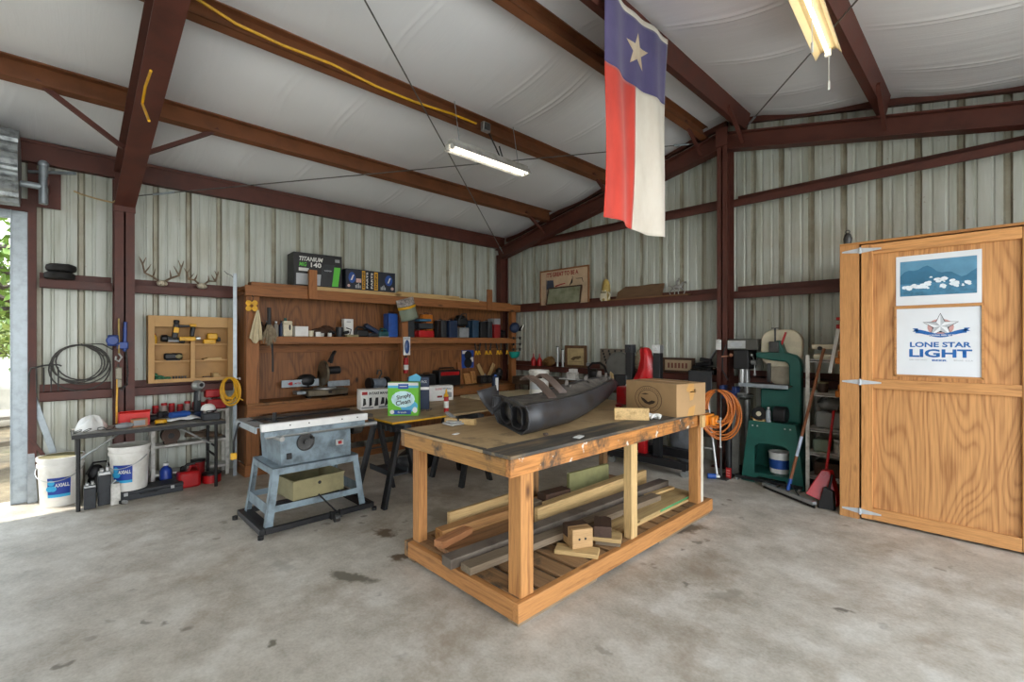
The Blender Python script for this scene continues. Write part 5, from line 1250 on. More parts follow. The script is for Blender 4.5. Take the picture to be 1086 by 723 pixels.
t = T('white_knob_jar', 'tiny cream jar beside the bench grinder', 'jar', (-6.02, 3.13, C0)); M().cyl((0, 0, 0), (0, 0, .05), .022, n=12).build('jar', CREAM, t); M().cyl((0, 0, .05), (0, 0, .062), .024, n=12).build('lid', GREY, t)
t = T('battery_charger', 'black battery charger with a red panel on the counter', 'charger', (-6.20, 4.52, C0)); M().b2(-.10, .10, -.21, .21, 0, .25).build('housing', BLACK, t, bev=.012); lab(M().b2(.095, .106, -.18, .18, .17, .225).build('control_panel', RED, t, bev=.003), 'red control panel'); M().tube([(0, -.15, .25), (0, -.14, .285), (0, .14, .285), (0, .15, .25)], .01).build('handle', BLACK, t)
toolcase('black open toolbox left of the battery charger', (-6.22, 4.15, C0), (.15, .26, .20), BLACK)
for k, (y, dy, h, th, l) in enumerate(((4.84, .09, .36, .02, 'tall narrow wood offcut leaning beside the battery charger'), (4.97, .13, .17, .04, 'short wide wood offcut on the counter beside the charger'), (5.10, .10, .20, .03, 'squarish wood offcut leaning under the blue card'))):
    S(M().prism([(0, -dy/2, 0), (0, dy/2, 0), (-.06, dy/2, h), (-.06, -dy/2, h)], (th, 0, 0)), 'wood_offcut', BEN_Z if k == 0 else PINE_Z, l, 'wood offcut', (-6.24+.01*k, y, C0), bev=.002)
for k, (y, a, l) in enumerate(((5.32, .55, 'wood strip leaning left to form a gable shape on the counter'), (5.50, -.55, 'wood strip leaning right to form a gable shape on the counter'))):
    q = M().box((0, 0, .17), (.018, .07, .34), (a, 0, 0)); S(q, 'wood_strip', PALE_Z, l, 'wood strip', (-6.27+.022*k, y-.0, C0), bev=.002)
t = T('bench_radio', 'squat black radio on the counter near the right bench post', 'radio', (-6.10, 5.25, C0)); M().b2(-.06, .06, -.13, .13, 0, .13).build('cabinet', BLACK, t, bev=.012); m = M().cyl((.06, .06, .065), (.064, .06, .065), .042, n=18).cyl((.06, -.06, .065), (.064, -.06, .065), .042, n=18); m.build('speaker_grille', DSTEEL, t); M().cyl((0, .0, .13), (.0, .0, .16), .012, n=10).build('knob', GREY, t)
# clamps hung along the shelf edge at the right
for k in range(7):
    y = 4.86+.115*k; a = [.2, -.25, .1, -.15, .3, -.1, .2][k]
    t = T('spring_clamp', ['first', 'second', 'third', 'fourth', 'fifth', 'sixth', 'last'][k]+' yellow-handled spring clamp in the row hanging from the bench shelf, counted from the left', 'clamp', (-5.895, y, 1.44), 0, 'spring clamps on the bench shelf')
    M().bar((0, 0, .07), (.0, a*.12, -.05), .014, .02).build('jaw', DSTEEL, t); M().bar((0, -.0+a*.12, -.05), (0, a*.12-.02, -.12), .014, .018).bar((0, a*.12+.005, -.05), (0, a*.12+.03, -.115), .014, .018).build('handle_grip', YEL, t, bev=.003)
t = T('plastic_bowl', 'teal plastic bowl hung on the right bench post', 'bowl', (-5.845, 5.70, 1.25)); M().lathe([(.045, 0), (.075, .025), (.095, .075), (.10, .11), (.094, .11), (.088, .075), (.065, .03), (0, .012)], n=26, cap=False).build('bowl', paint('#1f9484', .35), t); M().lathe([(.1, .104), (.106, .108), (.1, .113)], n=26, cap=False).build('rim', paint('#1f9484', .35), t)
for k, (y, z, l) in enumerate(((5.80, 1.60, 'upper black bar clamp fixed across the right bench post'), (5.80, 1.49, 'middle black bar clamp fixed across the right bench post'), (5.80, 1.40, 'lower black bar clamp fixed across the right bench post'))):
    t = T('bar_clamp', l, 'clamp', (-5.915, y, z)); M().cyl((0, -.10, 0), (0, .14, .01), .006, n=8).build('bar', DSTEEL, t); M().box((.012, .10, .0), (.025, .03, .05)).build('head', BLACK, t, bev=.004); M().box((.012, -.06, .0), (.025, .025, .045)).build('sliding_jaw', BLACK, t, bev=.004)
m = M(); m.ball((0, 0, .08), (.09, .11, .08), 12).ball((.0, .06, .15), (.06, .06, .07), 10); m.jig(.015, 9)
S(m, 'tool_pouch', BLACK, 'black tool pouch slumped at the right end of the counter', 'pouch', (-6.15, 5.56, C0+.016))

# ================================================================ ON THE PLYWOOD TABLE
P0 = .7815; P1 = .8067
d = (.16, .40, .22); t = carton('manifold_carton', 'white carton with black print and a red splash near the table saw', 'carton', (-4.93, 2.62, P0), d, WHITE, R(-12)); F = FX(d[0])
decal('red_badge', RED, t, F, [rect(-.185, -.125, .165, .20)]); text('INTAKE MANIFOLD', 'lettering', INK, t, F @ Matrix.Translation((.035, .18, 0)), .29, .030, .03, shear=.15)
r9 = random.Random(11); decal('part_pictures', INK, t, F, [[(x+r9.uniform(-.012, .012), .05+r9.uniform(-.02, .0)), (x+.035, .04+r9.uniform(0, .02)), (x+.03+r9.uniform(-.01, .01), .12+r9.uniform(-.02, .025)), (x+.005, .13)] for x in (-.175, -.11, -.04, .03, .075)])
decal('grey_print', GREY, t, F, [rect(-.19, -.06, .015, .03), rect(.0, .19, .012, .035)]); decal('red_splash', RED, t, F, [[(.10, .05), (.13, .02), (.18, .04), (.17, .09), (.19, .12), (.14, .11), (.12, .09)]], .0012)
m = M().b2(-.08, .08, -.2, .2, .2202, .2225); m.build('top_flap', DIRTYW, t)
GR = paint('#6fc035', .45, 0, .05, 4); AQ = paint('#5ab8dc', .45, 0, .06, 5)
d = (.13, .31, .34); t = carton('detergent_carton', 'bright green and blue carton standing at the corner of the plywood table', 'carton', (-4.28, 2.585, P0), d, GR, R(-42))
F = FX(d[0]); F2 = FYm(d[1])
decal('blue_top', AQ, t, F, [rect(-.155, .155, .285, .335)]); decal('white_band', WHITE, t, F, [rect(-.155, .155, .31, .338)], .0012); b = decal('blue_badge', BLUE, t, F, [rect(-.05, .055, .275, .325)], .0018); decal('badge_line', WHITE, b, F, [rect(-.035, .04, .297, .303)], .0026)
decal('pale_splash', paint('#cfeff2'), t, F, [ell(.0, .17, .12, .085, 14)], .001); decal('splash_outline', AQ, t, F, [ell(.06, .10, .09, .06, 14)], .0008)
text('Simply', 'lettering', INK, t, F @ Matrix.Translation((.01, .195, 0)) @ Matrix.Rotation(R(12), 4, 'Z'), .15, .05, .02, .002); text('Clean', 'lettering', INK, t, F @ Matrix.Translation((.0, .14, 0)) @ Matrix.Rotation(R(12), 4, 'Z'), .15, .045, .02, .002)
decal('lower_badge', BLUE, t, F, [rect(-.12, .08, .015, .06)], .0014); text('fresh', 'lettering', WHITE, t, F @ Matrix.Translation((-.01, .037, 0)), .09, .02, .01, .0022); decal('bubble', WHITE, t, F, [ell(-.11, .04, .022, .022, 14), ell(.12, .06, .025, .03, 14)], .0022)
decal('side_print', LGR, t, F2, [rect(-.04, .04, .27, .30), rect(-.035, .03, .23, .255), ell(.0, .07, .03, .03, 14), rect(-.045, .045, .15, .155)]); decal('side_edge', BLUE, t, F2, [rect(-.065, -.045, 0, .34)], .0008)
d = (.12, .24, .36); t = carton('navy_carton', 'navy carton with a pale blue tissue behind the green carton', 'carton', (-4.55, 2.93, P0), d, NAVY, R(-35)); F = FX(d[0]); text('MEGA PACK', 'lettering', LGR, t, F @ Matrix.Translation((.03, .31, 0)), .13, .03, .02); decal('white_band', WHITE, t, F, [rect(-.12, .12, .22, .25)])
m = M(); m.prism([(.062, -.11, .26), (.062, .0, .24), (.062, .03, .36), (.062, -.02, .40), (.062, -.1, .37)], (.004, 0, 0)); m.jig(.003, 4); lab(m.build('tissue', AQ, t), 'pale blue tissue')
d = (.14, .34, .19); t = carton('part_carton', 'white carton with a red and navy print behind the spray can', 'carton', (-5.05, 3.56, P0), d, WHITE, R(-14)); F = FX(d[0]); text('ENGINE', 'lettering', RED, t, F @ Matrix.Translation((-.03, .15, 0)), .09, .025, .02); text('FITTINGS', 'lettering', NAVY, t, F @ Matrix.Translation((.085, .15, 0)), .12, .022, .02); decal('print_block', DRED, t, F, [rect(-.05, .02, .04, .065)]); decal('part_picture', GREY, t, F, [[(.03, .03), (.15, .04), (.15, .10), (.08, .11), (.04, .08)]])
q = on_z(452, 437, P0); t = T('spray_can', 'yellow-capped spray can with a red and white label on the plywood table', 'spray can', (-4.12, 3.00, P0)); M().cyl((0, 0, 0), (0, 0, .17), .026, n=18).build('can', RED, t, bev=.004); lab(M().cyl((0, 0, .05), (0, 0, .12), .0266, n=18).build('label_band', WHITE, t), 'white label'); M().lathe([(.026, .17), (.022, .19), (.012, .20), (.01, .225), (.006, .25)], n=14).build('cap', YEL, t)
glasses('dark sunglasses beside the green carton on the plywood table', (-4.30, 2.86, P0), -.6)
t = T('wood_glue_bottle', 'white-fronted bottle with a blue base standing before the black radio', 'bottle', (-4.78, 4.30, P1)); M().b2(-.03, .03, -.045, .045, 0, .26).build('bottle', NAVY, t, bev=.015); M().b2(.029, .034, -.025, .025, .07, .24).build('label', WHITE, t, bev=.002); M().cyl((0, 0, .26), (0, 0, .28), .015, n=12).build('cap', BLUE, t)
t = T('white_tub', 'tall white plastic tub on the far end of the plywood table', 'tub', (-4.45, 4.82, P1)); M().lathe([(.125, 0), (.13, .006), (.135, .30), (.142, .30), (.142, .33), (.134, .34), (.12, .335), (.12, .02), (0, .02)], n=32, cap=False).build('tub', DIRTYW, t); m = M(); m.grid(lambda u, v: (.1325*math.cos(-2.0+1.3*u), .1325*math.sin(-2.0+1.3*u), .08+.14*v), 10, 2); m.build('label', LGR, t)
# ================================================================ ON THE WORKTABLE
WT = TZ+.0005
# car bumper cover lying on its back
t = T('car_bumper', 'dark grey moulded car bumper cover lying on the worktable with open lamp holes', 'car part', (-2.45, 3.0, WT+.0045)); O = Vector((-2.45, 3.0, 0))
BUMP = paint('#36373a', .42, 0, .25, 7, '#2b2623'); DUST = paint('#6a645d', .75, 0, .22, 12, '#45413d')
def lerp(a, b, t_): return a+(b-a)*t_
ST = [  # y_right, x_right, z_lift, h_right, x_left, y_left, h_left
    (2.14, -2.07, .0, .18, -2.62, 2.34, .19), (2.30, -2.075, .0, .185, -2.62, 2.46, .17), (2.72, -2.15, .0, .185, -2.58, 2.80, .18), (3.05, -2.27, .005, .18, -2.58, 3.08, .225),
    (3.34, -2.39, .012, .175, -2.62, 3.36, .235), (3.75, -2.57, .03, .16, -2.72, 3.76, .22), (4.05, -2.71, .07, .13, -2.79, 4.06, .17), (4.22, -2.79, .12, .06, -2.83, 4.22, .07)]
def ring(k):
    yr, xr, lz, hr, xl, yl, hl = ST[k]
    Rb = Vector((xr-.06, yr, lz)); Lb = Vector((xl+.05, yl, lz))
    P = [Vector((xl, yl, lz+hl)), Vector((xl-.01, yl, lz+hl*.5)), Lb, lerp(Lb, Rb, .33)+Vector((0, 0, .002)), lerp(Lb, Rb, .66)+Vector((0, 0, .0)), Rb, Vector((xr-.005, yr, lz+hr*.22)), Vector((xr+.012, yr, lz+hr*.5)), Vector((xr+.004, yr, lz+hr*.8)), Vector((xr-.02, yr, lz+hr)), Vector((xr-.05, yr, lz+hr*1.02))]
    return [Vector((p.x-O.x, p.y-O.y, p.z)) for p in P]
RG = [ring(k) for k in range(len(ST))]
M().loft(RG, closed=False, cap=False).build('shell', BUMP, t, ang=.7, thick=.006)
m = M(); m.loft([[lerp(r[0], r[10], u)+Vector((0, 0, -.012*math.sin(PI*u)-.006)) for u in (0, .2, .4, .6, .8, 1)] for r in RG[1:]], closed=False, cap=False); lab(m.build('inner_tray', DUST, t, thick=.004), 'dusty brown-grey inner face')
m = M()
for k in range(len(RG)-1):
    a, b = RG[k][9], RG[k+1][9]; m.bar(a+Vector((-.02, 0, .004)), b+Vector((-.02, 0, .004)), .035, .008)
m.build('rim_flange', BUMP, t)
# near end: outline rim, recessed plate, fog lamp ring, side opening
E0 = RG[0]; nx = Vector((.35, -.94, 0)).normalized()
M().tube(E0+[lerp(E0[10], E0[0], u)+Vector((0, 0, .02*math.sin(PI*u))) for u in (.2, .4, .6, .8)], .006, 8, True).build('end_rim', BUMP, t)
ins = [p-nx*.10 for p in E0]; m = M(); m.face(ins); m.build('end_plate', DUST, t, thick=.005)
for nm, u, rx, rz in (('fog_lamp_ring', .33, .13, .075), ('vent_frame', .78, .105, .072)):
    c = lerp(E0[2], E0[5], u)+Vector((0, 0, .092))-nx*.015; ux = (E0[5]-E0[2]); ux.z = 0; ux.normalize()
    pts = [c+ux*rx*math.copysign(abs(math.cos(a))**(1 if nm[0] == 'f' else .6), math.cos(a))+Vector((0, 0, rz*math.copysign(abs(math.sin(a))**(1 if nm[0] == 'f' else .6), math.sin(a)))) for a in [2*PI*i/28 for i in range(28)]]
    m = M(); m.tube(pts, .006, 8, True)
    m.loft([pts, [c+(p-c)*.82-nx*.075 for p in pts]], cap=False)
    o = m.build(nm, BUMP, t, thick=.0)
    M().face([c+(p-c)*.80-nx*.08 for p in pts]).build('recess', INK, o)
Q = [Vector(p)-Vector((O.x, O.y, .945)) for p in ((-2.60, 2.31, 1.0), (-2.72, 2.26, 1.17), (-2.74, 2.47, 1.20), (-2.6, 2.42, 1.1))]
m = M(); m.grid(lambda u, v: lerp(lerp(Q[0], Q[3], v), lerp(Q[1], Q[2], v), u)+Vector((-.02*math.sin(PI*u), .02*math.sin(PI*v), 0)), 8, 6)
lab(m.build('corner_flap', BUMP, t, thick=.006), 'corner wing bent upward')
for k, (u, w_, h_) in enumerate(((.30, .05, .035), (.45, .05, .04), (.62, .06, .04), (.75, .09, .065), (.84, .05, .04), (.93, .02, .03))):
    s = u*(len(RG)-1); i = int(s); f = s-i; p = lerp(RG[i][0], RG[min(i+1, len(RG)-1)][0], f)*.85+lerp(RG[i][10], RG[min(i+1, len(RG)-1)][10], f)*.15
    m = M(); m.prism([(p.x-.02, p.y-w_/2, p.z-.03), (p.x-.02, p.y+w_/2, p.z-.03), (p.x-.015, p.y+w_/3, p.z+h_), (p.x-.015, p.y-w_/3, p.z+h_)], (.008, 0, 0)); m.cyl((p.x-.03, p.y, p.z-.01), (p.x+.03, p.y, p.z-.01), .012, n=8); m.build('mounting_tab', DUST, t)
MBR = paint('#5a4a40', .45, .1, .2, 10, '#453a34')
for k, W4 in enumerate((((-2.52, 2.56, 1.245), (-2.48, 2.58, 1.27), (-2.40, 2.61, 1.22), (-2.30, 2.64, 1.12)), ((-2.60, 2.80, 1.24), (-2.56, 2.82, 1.27), (-2.50, 2.86, 1.22), (-2.42, 2.90, 1.13)))):
    m = M(); P = [Vector(p)-Vector((O.x, O.y, .945)) for p in W4]; sd = Vector((.35, .94, 0))*.035
    m.loft([[p-sd+Vector((0, 0, .0)), p+sd, p+sd+Vector((0, 0, .012)), p-sd+Vector((0, 0, .012))] for p in P])
    lab(m.build('support_strap', MBR, t), 'brown bent strap')
# cardboard box with a printed fish emblem
d = (.30, .40, .235); q = on_z(721, 444, TZ)
t = carton('cardboard_box', 'taped brown cardboard box with a round dark emblem on the worktable', 'box', (-1.995, 3.74, WT), (.54, .36, .26), CARD, R(-12)); d = (.54, .36, .26)
F2 = FYm(d[1]) @ Matrix.Translation((-.02, -.005, 0)) @ Matrix.Translation((0, -.02, 0)) @ Matrix.Scale(1.34, 4, (1, 0, 0)) @ Matrix.Scale(1.2, 4, (0, 1, 0)); F = FX(d[0])
INKB = paint('#3a2a1c', .8, 0, .1, 10)
def ringp(cx, cy, rx, ry, w, n=40): return [[(cx+rx*q_*math.cos(a), cy+ry*q_*math.sin(a)) for q_, a in ((1, a0), (1, a1), (1-w, a1), (1-w, a0))] for a0, a1 in ((2*PI*i/n, 2*PI*(i+1)/n) for i in range(n))]
o = decal('oval_emblem', INKB, t, F2, ringp(.0, .118, .108, .092, .035)+ringp(.0, .118, .082, .066, .05))
decal('fish_mark', INKB, o, F2, [[(-.06, .128), (-.03, .118), (.0, .098), (.03, .112), (.06, .108), (.045, .092), (.01, .080), (-.025, .088), (-.05, .108)], [(-.06, .15), (-.02, .158), (.01, .152), (-.03, .148)]])
decal('ring_marks', INKB, o, F2, [[(.0+.103*math.cos(a)*.93-.003, .118+.087*math.sin(a)*.93), (.0+.103*math.cos(a)*.85, .118+.087*math.sin(a)*.85-.002), (.0+.103*math.cos(a)*.86+.004, .118+.087*math.sin(a)*.86), (.0+.103*math.cos(a)*.93+.002, .118+.087*math.sin(a)*.93)] for a in [PI*.1+PI*.8*i/16 for i in range(17)]+[PI*1.2+PI*.6*i/10 for i in range(11)]])
TAPE = paint('#b98d52', .35, 0, .05, 6)
lab(decal('packing_tape', TAPE, t, F, [[(-.03, .26), (.03, .26), (.035, .19), (.05, .185), (.05, .215), (.02, .13), (-.02, .12), (-.025, .19), (-.06, .20), (-.06, .22)], [(-.05, .0), (.03, .0), (.05, .085), (-.03, .065)]]), 'amber packing tape')
lab(M().b2(-.27, .27, -.032, .032, .2608, .2614).build('packing_tape', TAPE, t), 'amber packing tape')
M().b2(-.27, .27, -.18, -.002, .2601, .2606).b2(-.27, .27, .002, .18, .2601, .2606).build('top_flap', CARD, t)
q0, q1 = on_z(655, 445, TZ), on_z(692, 446, TZ)
S(M().bar((0, 0, .045), (q1-q0)+Vector((0, 0, .045)), .04, .09), 'wood_block', PALE_Y, 'pale wood block standing before the brown cardboard box', 'wood block', q0+Vector((-.03, 0, .0005)), bev=.002)
m = M(); m.ball((0, 0, .02), (.05, .035, .02), 12)
for k, (a, l) in enumerate(((.2, .085), (-.15, .1), (-.5, .1), (-.9, .085), (1.1, .06))): m.tube([(.02*math.cos(a), .02*math.sin(a), .02), (l*.6*math.cos(a), l*.6*math.sin(a), .03), (l*math.cos(a), l*math.sin(a), .012)], [.014, .012, .009], 8)
o = S(m, 'work_glove', WHITE, 'white work glove lying at the foot of the cardboard box', 'glove', (-1.86, 3.36, WT), R(-100))
m = M(); m.ball((0, 0, .02), (.045, .033, .02), 12)
for k, (a, l) in enumerate(((.1, .1), (-.25, .1), (-.6, .09), (1.0, .06), (.45, .085))): m.tube([(.02*math.cos(a), .02*math.sin(a), .02), (l*.6*math.cos(a), l*.6*math.sin(a), .045), (l*math.cos(a), l*math.sin(a), .03)], [.014, .012, .009], 8)
S(m, 'work_glove', WHITE, 'crumpled white glove between the wood block and the other glove', 'glove', (-1.92, 3.25, WT), R(160))
t = T('paint_tray_brush', 'grey brush lying in a shallow metal dish at the back corner of the worktable', 'brush', (-2.74, 2.08, WT)); M().box((0, 0, .008), (.12, .15, .015)).box((0, .0, .022), (.09, .11, .012)).build('dish', STEEL, t, bev=.004); M().bar((-.02, .02, .03), (-.22, .08, .055), .03, .014).build('handle', GREY, t, bev=.004); M().box((.0, .03, .034), (.05, .05, .012)).build('bristle_head', CHAR, t)
S(M().bar((0, 0, .02), (.22, .10, .02), .04, .04), 'wood_offcut', PALE_X, 'short square wood offcut sticking out from under the car bumper', 'wood offcut', (-2.835, 2.06, WT), bev=.002)
t = T('fuel_can', 'red ribbed can with a white tag between the bumper tip and the cardboard box', 'fuel can', (-2.50, 3.95, WT))
M().b2(-.055, .055, -.10, .10, 0, .17).build('tank', RED, t, bev=.014); m = M()
for s in (-1, 1):
    for k in range(4): m.box((.056, s*.05, .03+.035*k), (.006, .05, .012))
m.build('rib', RED, t, bev=.002); M().cyl((0, .05, .168), (0, .05, .19), .022, n=14).build('cap', BLACK, t); M().prism([(.0, -.03, .17), (.01, .02, .17), (.02, .015, .205), (.01, -.02, .2)], (.002, .001, 0)).build('tag', WHITE, t)
t = T('rust_lump', 'small brown rag wad on the worktable in front of the red can', 'rag', (-2.42, 3.70, WT)); m = M(); m.ball((0, 0, .018), (.03, .05, .018), 10); m.jig(.006, 2); m.build('wad', DRED, t)
for k, (x, y, s_, l) in enumerate(((-1.84, 2.36, .05, 'white paint-smeared scrap on the dark edge board of the worktable'), (-2.45, 1.86, .03, 'small white paper scrap near the left corner of the worktable'))):
    S(M().prism([(-s_*.5, -s_*.8, 0), (s_*.4, -s_, 0), (s_*.5, s_*.7, 0), (-s_*.3, s_, 0)], (0, 0, .003)), 'paper_scrap', WHITE, l, 'paper scrap', (x, y, WT), R(20))
t = T('hex_nut', 'rusty nut on the worktable before the car bumper', 'nut', (-2.02, 2.25, WT)); M().cyl((0, 0, 0), (0, 0, .014), .018, n=6).build('nut', MBR, t, bev=.002)

# ---- lumber on the slatted deck
D0 = .1345
def board(label, a, b, z, w, th, mt, name='lumber_board', tilt=0, cat='board', bev=.003):
    a = Vector((a[0], a[1], 0)); b = Vector((b[0], b[1], 0)); L = (b-a).length; an = math.atan2(b.y-a.y, b.x-a.x)-PI/2
    o = S(M().b2(-w/2, w/2, 0, L, 0, th), name, mt, label, cat, (a.x, a.y, z), an, bev=bev); return o
G = D0+.0005
board('pale board under the grey planks at the left on the worktable deck', (-2.30, 1.86), (-2.28, 3.9), G, .14, .035, PALE_Y)
board('long weathered grey plank, nearest the corner leg on the worktable deck', (-2.20, 1.74), (-2.08, 3.75), G+.0355, .10, .045, GREYW_Y)
board('long dark grey beam beside the nearest grey plank on the worktable deck', (-2.335, 1.70), (-2.22, 4.15), G+.0355, .10, .06, paint('#6b6054', .6, 0, .2, 6, '#4a4036'))
board('long pine plank standing on edge in the middle of the worktable deck', (-2.45, 2.62), (-2.44, 4.18), G, .04, .14, PALE_Y)
board('thin pale batten behind the pine plank on edge', (-2.53, 2.8), (-2.52, 4.18), G, .05, .12, PALE_Y)
board('greenish board standing on edge at the back of the worktable deck', (-2.79, 3.42), (-2.74, 3.98), G, .035, .18, paint('#9c9a68', .7, 0, .12, 8))
board('brown grained board lying flat at the left of the worktable deck', (-2.56, 1.85), (-2.54, 2.60), G, .19, .03, wood('#8b6440', '#573a20', 'y'))
board('reddish beam lying behind the flat brown board on the worktable deck', (-2.74, 1.93), (-2.70, 3.2), G, .09, .085, wood('#a87a48', '#6b4425', 'y'))
board('short reddish block tilted across the flat brown board', (-2.60, 1.83), (-2.66, 2.13), G+.0305, .085, .045, wood('#a9734a', '#6a3e22', 'y'), 'wood_block', cat='wood block')
board('thin strip at the far back edge of the worktable deck', (-2.86, 2.10), (-2.86, 2.78), G, .03, .13, PALE_Y)
board('low grey board at the back right of the worktable deck', (-2.62, 3.35), (-2.60, 4.15), G, .09, .04, GREYW_Y)
board('dark squarish block with a split end behind the pine plank', (-2.63, 2.88), (-2.60, 3.16), G, .11, .15, BROWN, 'wood_block', cat='wood block')
board('small upright grey block left of the dark split block', (-2.64, 2.76), (-2.635, 2.85), G, .08, .11, GREYW_Y, 'wood_block', cat='wood block')
pp = board('wide plywood panel with a green edge lying at the right of the worktable deck', (-2.08, 3.22), (-2.08, 4.16), G+.0205, .33, .018, plywood('#b79d6c', '#8a6b3f', 'y', 6), 'plywood_sheet', cat='plywood sheet')
board('narrow plywood strip under the green-edged panel', (-2.03, 2.95), (-2.01, 4.10), G, .22, .02, PALE_Y, 'plywood_sheet', cat='plywood sheet')
board('short dark lath across the green-edged plywood panel', (-2.16, 3.72), (-2.12, 4.12), G+.0390, .05, .02, PALE_Y)
lab(M().b2(.1655, .168, .3, .94, .001, .017).build('edge_paint', paint('#4f9a62', .5), pp), 'green painted edge')
board('pale board end under the two-holed wood cube', (-2.08, 2.42), (-1.83, 2.56), G, .12, .028, PALE_Y, 'wood_block', cat='wood block')
t = T('wood_block', 'pale wood cube with two dark holes in its face on the worktable deck', 'wood block', (-2.0, 2.555, G+.0288), R(-26)); M().b2(-.075, .075, -.075, .075, 0, .125).build('cube', wood('#b59163', '#7c5a34', 'y'), t, bev=.003)
M().b2(-.076, .0, -.076, .076, .05, .126).build('burnt_corner', BROWN, t)
m = M()
for q in (-.025, .02): m.cyl((.0752, q, .06), (.0765, q, .06), .008, n=10)
m.build('bolt_hole', INK, t)
S(M().b2(-.06, .06, -.10, .10, 0, .028), 'wood_block', PALE_Y, 'pale block under the chocolate-brown block on the worktable deck', 'wood block', (-1.905, 2.76, G+.0288), R(-60), bev=.002)
S(M().b2(-.05, .05, -.085, .085, 0, .028), 'wood_block', GREYW_Y, 'grey wood scrap lowest in the stack by the middle leg', 'wood block', (-1.90, 2.77, G), R(-60), bev=.002)
m = M(); m.prism([(-.06, -.10, 0), (.06, -.10, 0), (.06, .08, 0), (.02, .11, 0), (-.02, .09, 0), (-.06, .11, 0)], (0, 0, .075))
S(m, 'wood_block', wood('#4a3528', '#2c1e16', 'y'), 'chocolate-brown block with a broken end on the worktable deck', 'wood block', (-1.955, 2.78, G+.0573), R(35), bev=.003)

# ================================================================ BACK WALL GIRT SHELF
GS = GB+.0005; BY = YB-.09
d = (1.02, .03, .60)
t = T('framed_sign', 'cream sign with red lettering and a blue flag, leaning on the upper back girt', 'sign', (-5.02, BY+.03, GS))
M().b2(-.50, .50, -.010, .008, 0, .58).build('board', paint('#cfb394', .6, 0, .1, 5), t)
M().b2(-.52, .52, -.018, .012, .575, .60).b2(-.52, -.50, -.018, .012, 0, .575).b2(.50, .52, -.018, .012, 0, .575).build('frame', wood('#8a5a34', '#56331a', 'z'), t)
F = frame((0, -.0105, 0), (1, 0, 0), (0, 0, 1)); DR = paint('#a02a24', .6)
text("IT'S GREAT TO BE A", 'lettering', DR, t, F @ Matrix.Translation((-.03, .515, 0)), .68, .075, .03)
decal('flag_mark', paint('#3f4558', .6), t, F, [[(-.37, .27), (-.36, .43), (-.22, .42), (-.20, .30), (-.28, .29)], [(-.385, .44), (-.375, .44), (-.36, .16), (-.37, .16)]])
decal('red_script', DR, t, F, [[(-.18, .30), (-.05, .33), (.04, .34), (.04, .355), (-.05, .35), (-.18, .325)]]); decal('map_line', INK, t, F, [[(.25, .41), (.28, .40), (.38, .40), (.40, .34), (.41, .34), (.39, .41), (.28, .41)], [(.19, .45), (.2, .45), (.19, .35), (.13, .31), (.13, .3), (.18, .34)]])
t = T('framed_picture', 'dark-framed panoramic landscape picture standing before the cream sign', 'picture', (-4.98, BY-.03, GS))
def skew(x0, x1, xa, xb, z0, z1, y, th): return [(x0, y, z0), (x1, y, z0), (xb, y, z1), (xa, y, z1)]
M().prism(skew(-.36, .33, -.31, .36, 0, .27, .0, 0), (0, .012, 0)).build('picture', paint('#8d8f78', .4, 0, .25, 7, '#6a6f50'), t)
m = M(); q = [(-.37, 0), (.34, 0), (.375, .28), (-.315, .28)]
for (a, b), (c, e) in zip(q, q[1:]+q[:1]): m.bar((a, -.003, b+(.01 if b == 0 else -.0)), (c, -.003, e+(.01 if e == 0 else 0)), .02, .02, (0, 1, 0))
m.build('frame', BROWN, t)
t = T('carved_owl', 'small carved cream and gold figure standing on the upper girt of the back wall', 'figurine', (-4.16, BY-.005, GS)); GOLD = paint('#b39a55', .5, .1, .2, 20)
M().lathe([(.07, 0), (.075, .02), (.062, .06), (.055, .12), (.066, .17), (.060, .24), (.045, .30), (.02, .335), (0, .34)], n=18).build('body', GOLD, t)
m = M()
for s in (-1, 1): m.tube([(s*.07, -.035, .02), (s*.085, -.02, .09), (s*.06, -.04, .14)], [.016, .014, .008])
m.prism([(-.05, -.07, .0), (.05, -.07, .0), (.045, -.06, .13), (0, -.055, .24), (-.045, -.06, .13)], (0, .02, 0)); m.build('robe_panels', CREAM, t, bev=.004)
M().box((0, -.072, .13), (.10, .012, .02)).build('sash', KHAKI, t, bev=.003)
m = M().prism([(-.37, 0, 0), (.36, 0, 0), (.40, 0, .17), (.20, 0, .175), (.0, 0, .165), (-.20, 0, .175), (-.34, 0, .10)], (0, .035, 0))
S(m, 'weathered_plank', wood('#70543a', '#45311f', 'x'), 'weathered plank with slanted ends leaning on the upper girt', 'plank', (-3.62, BY+.0, GS+.022), bev=.003)
S(M().b2(-.45, .75, -.05, .04, 0, .02), 'lath', wood('#8a6440', '#573a20', 'x'), 'flat lath lying along the upper girt under the weathered plank', 'board', (-3.60, BY, GS))
t = T('wire_ornament', 'silver galloping-horse metal ornament on the upper girt', 'ornament', (-3.02, BY-.02, GS)); SV = paint('#b5b6b4', .3, .8)
m = M(); m.ball((0, 0, .12), (.075, .02, .03), 12); m.tube([(.06, 0, .135), (.09, 0, .17), (.125, 0, .175), (.14, 0, .155)], [.02, .016, .014, .008]); m.tube([(-.07, 0, .13), (-.11, 0, .15), (-.14, 0, .13)], [.012, .008, .003])
for x, dx, s in ((.05, .06, 1), (.04, -.01, -1), (-.05, -.06, 1), (-.04, .02, -1)): m.tube([(x, s*.01, .11), (x+dx, s*.012, .06), (x+dx*.6, s*.012, .0)], [.012, .008, .006])
m.build('horse', SV, t); M().tube([(.0, 0, .15), (.01, 0, .2), (.03, 0, .21)], [.014, .016, .018]).ball((.035, 0, .23), .016, 8).tube([(-.02, .01, .19), (.03, .02, .2)], .006).build('rider', SV, t); M().box((0, 0, .003), (.2, .03, .006)).build('base_bar', SV, t)

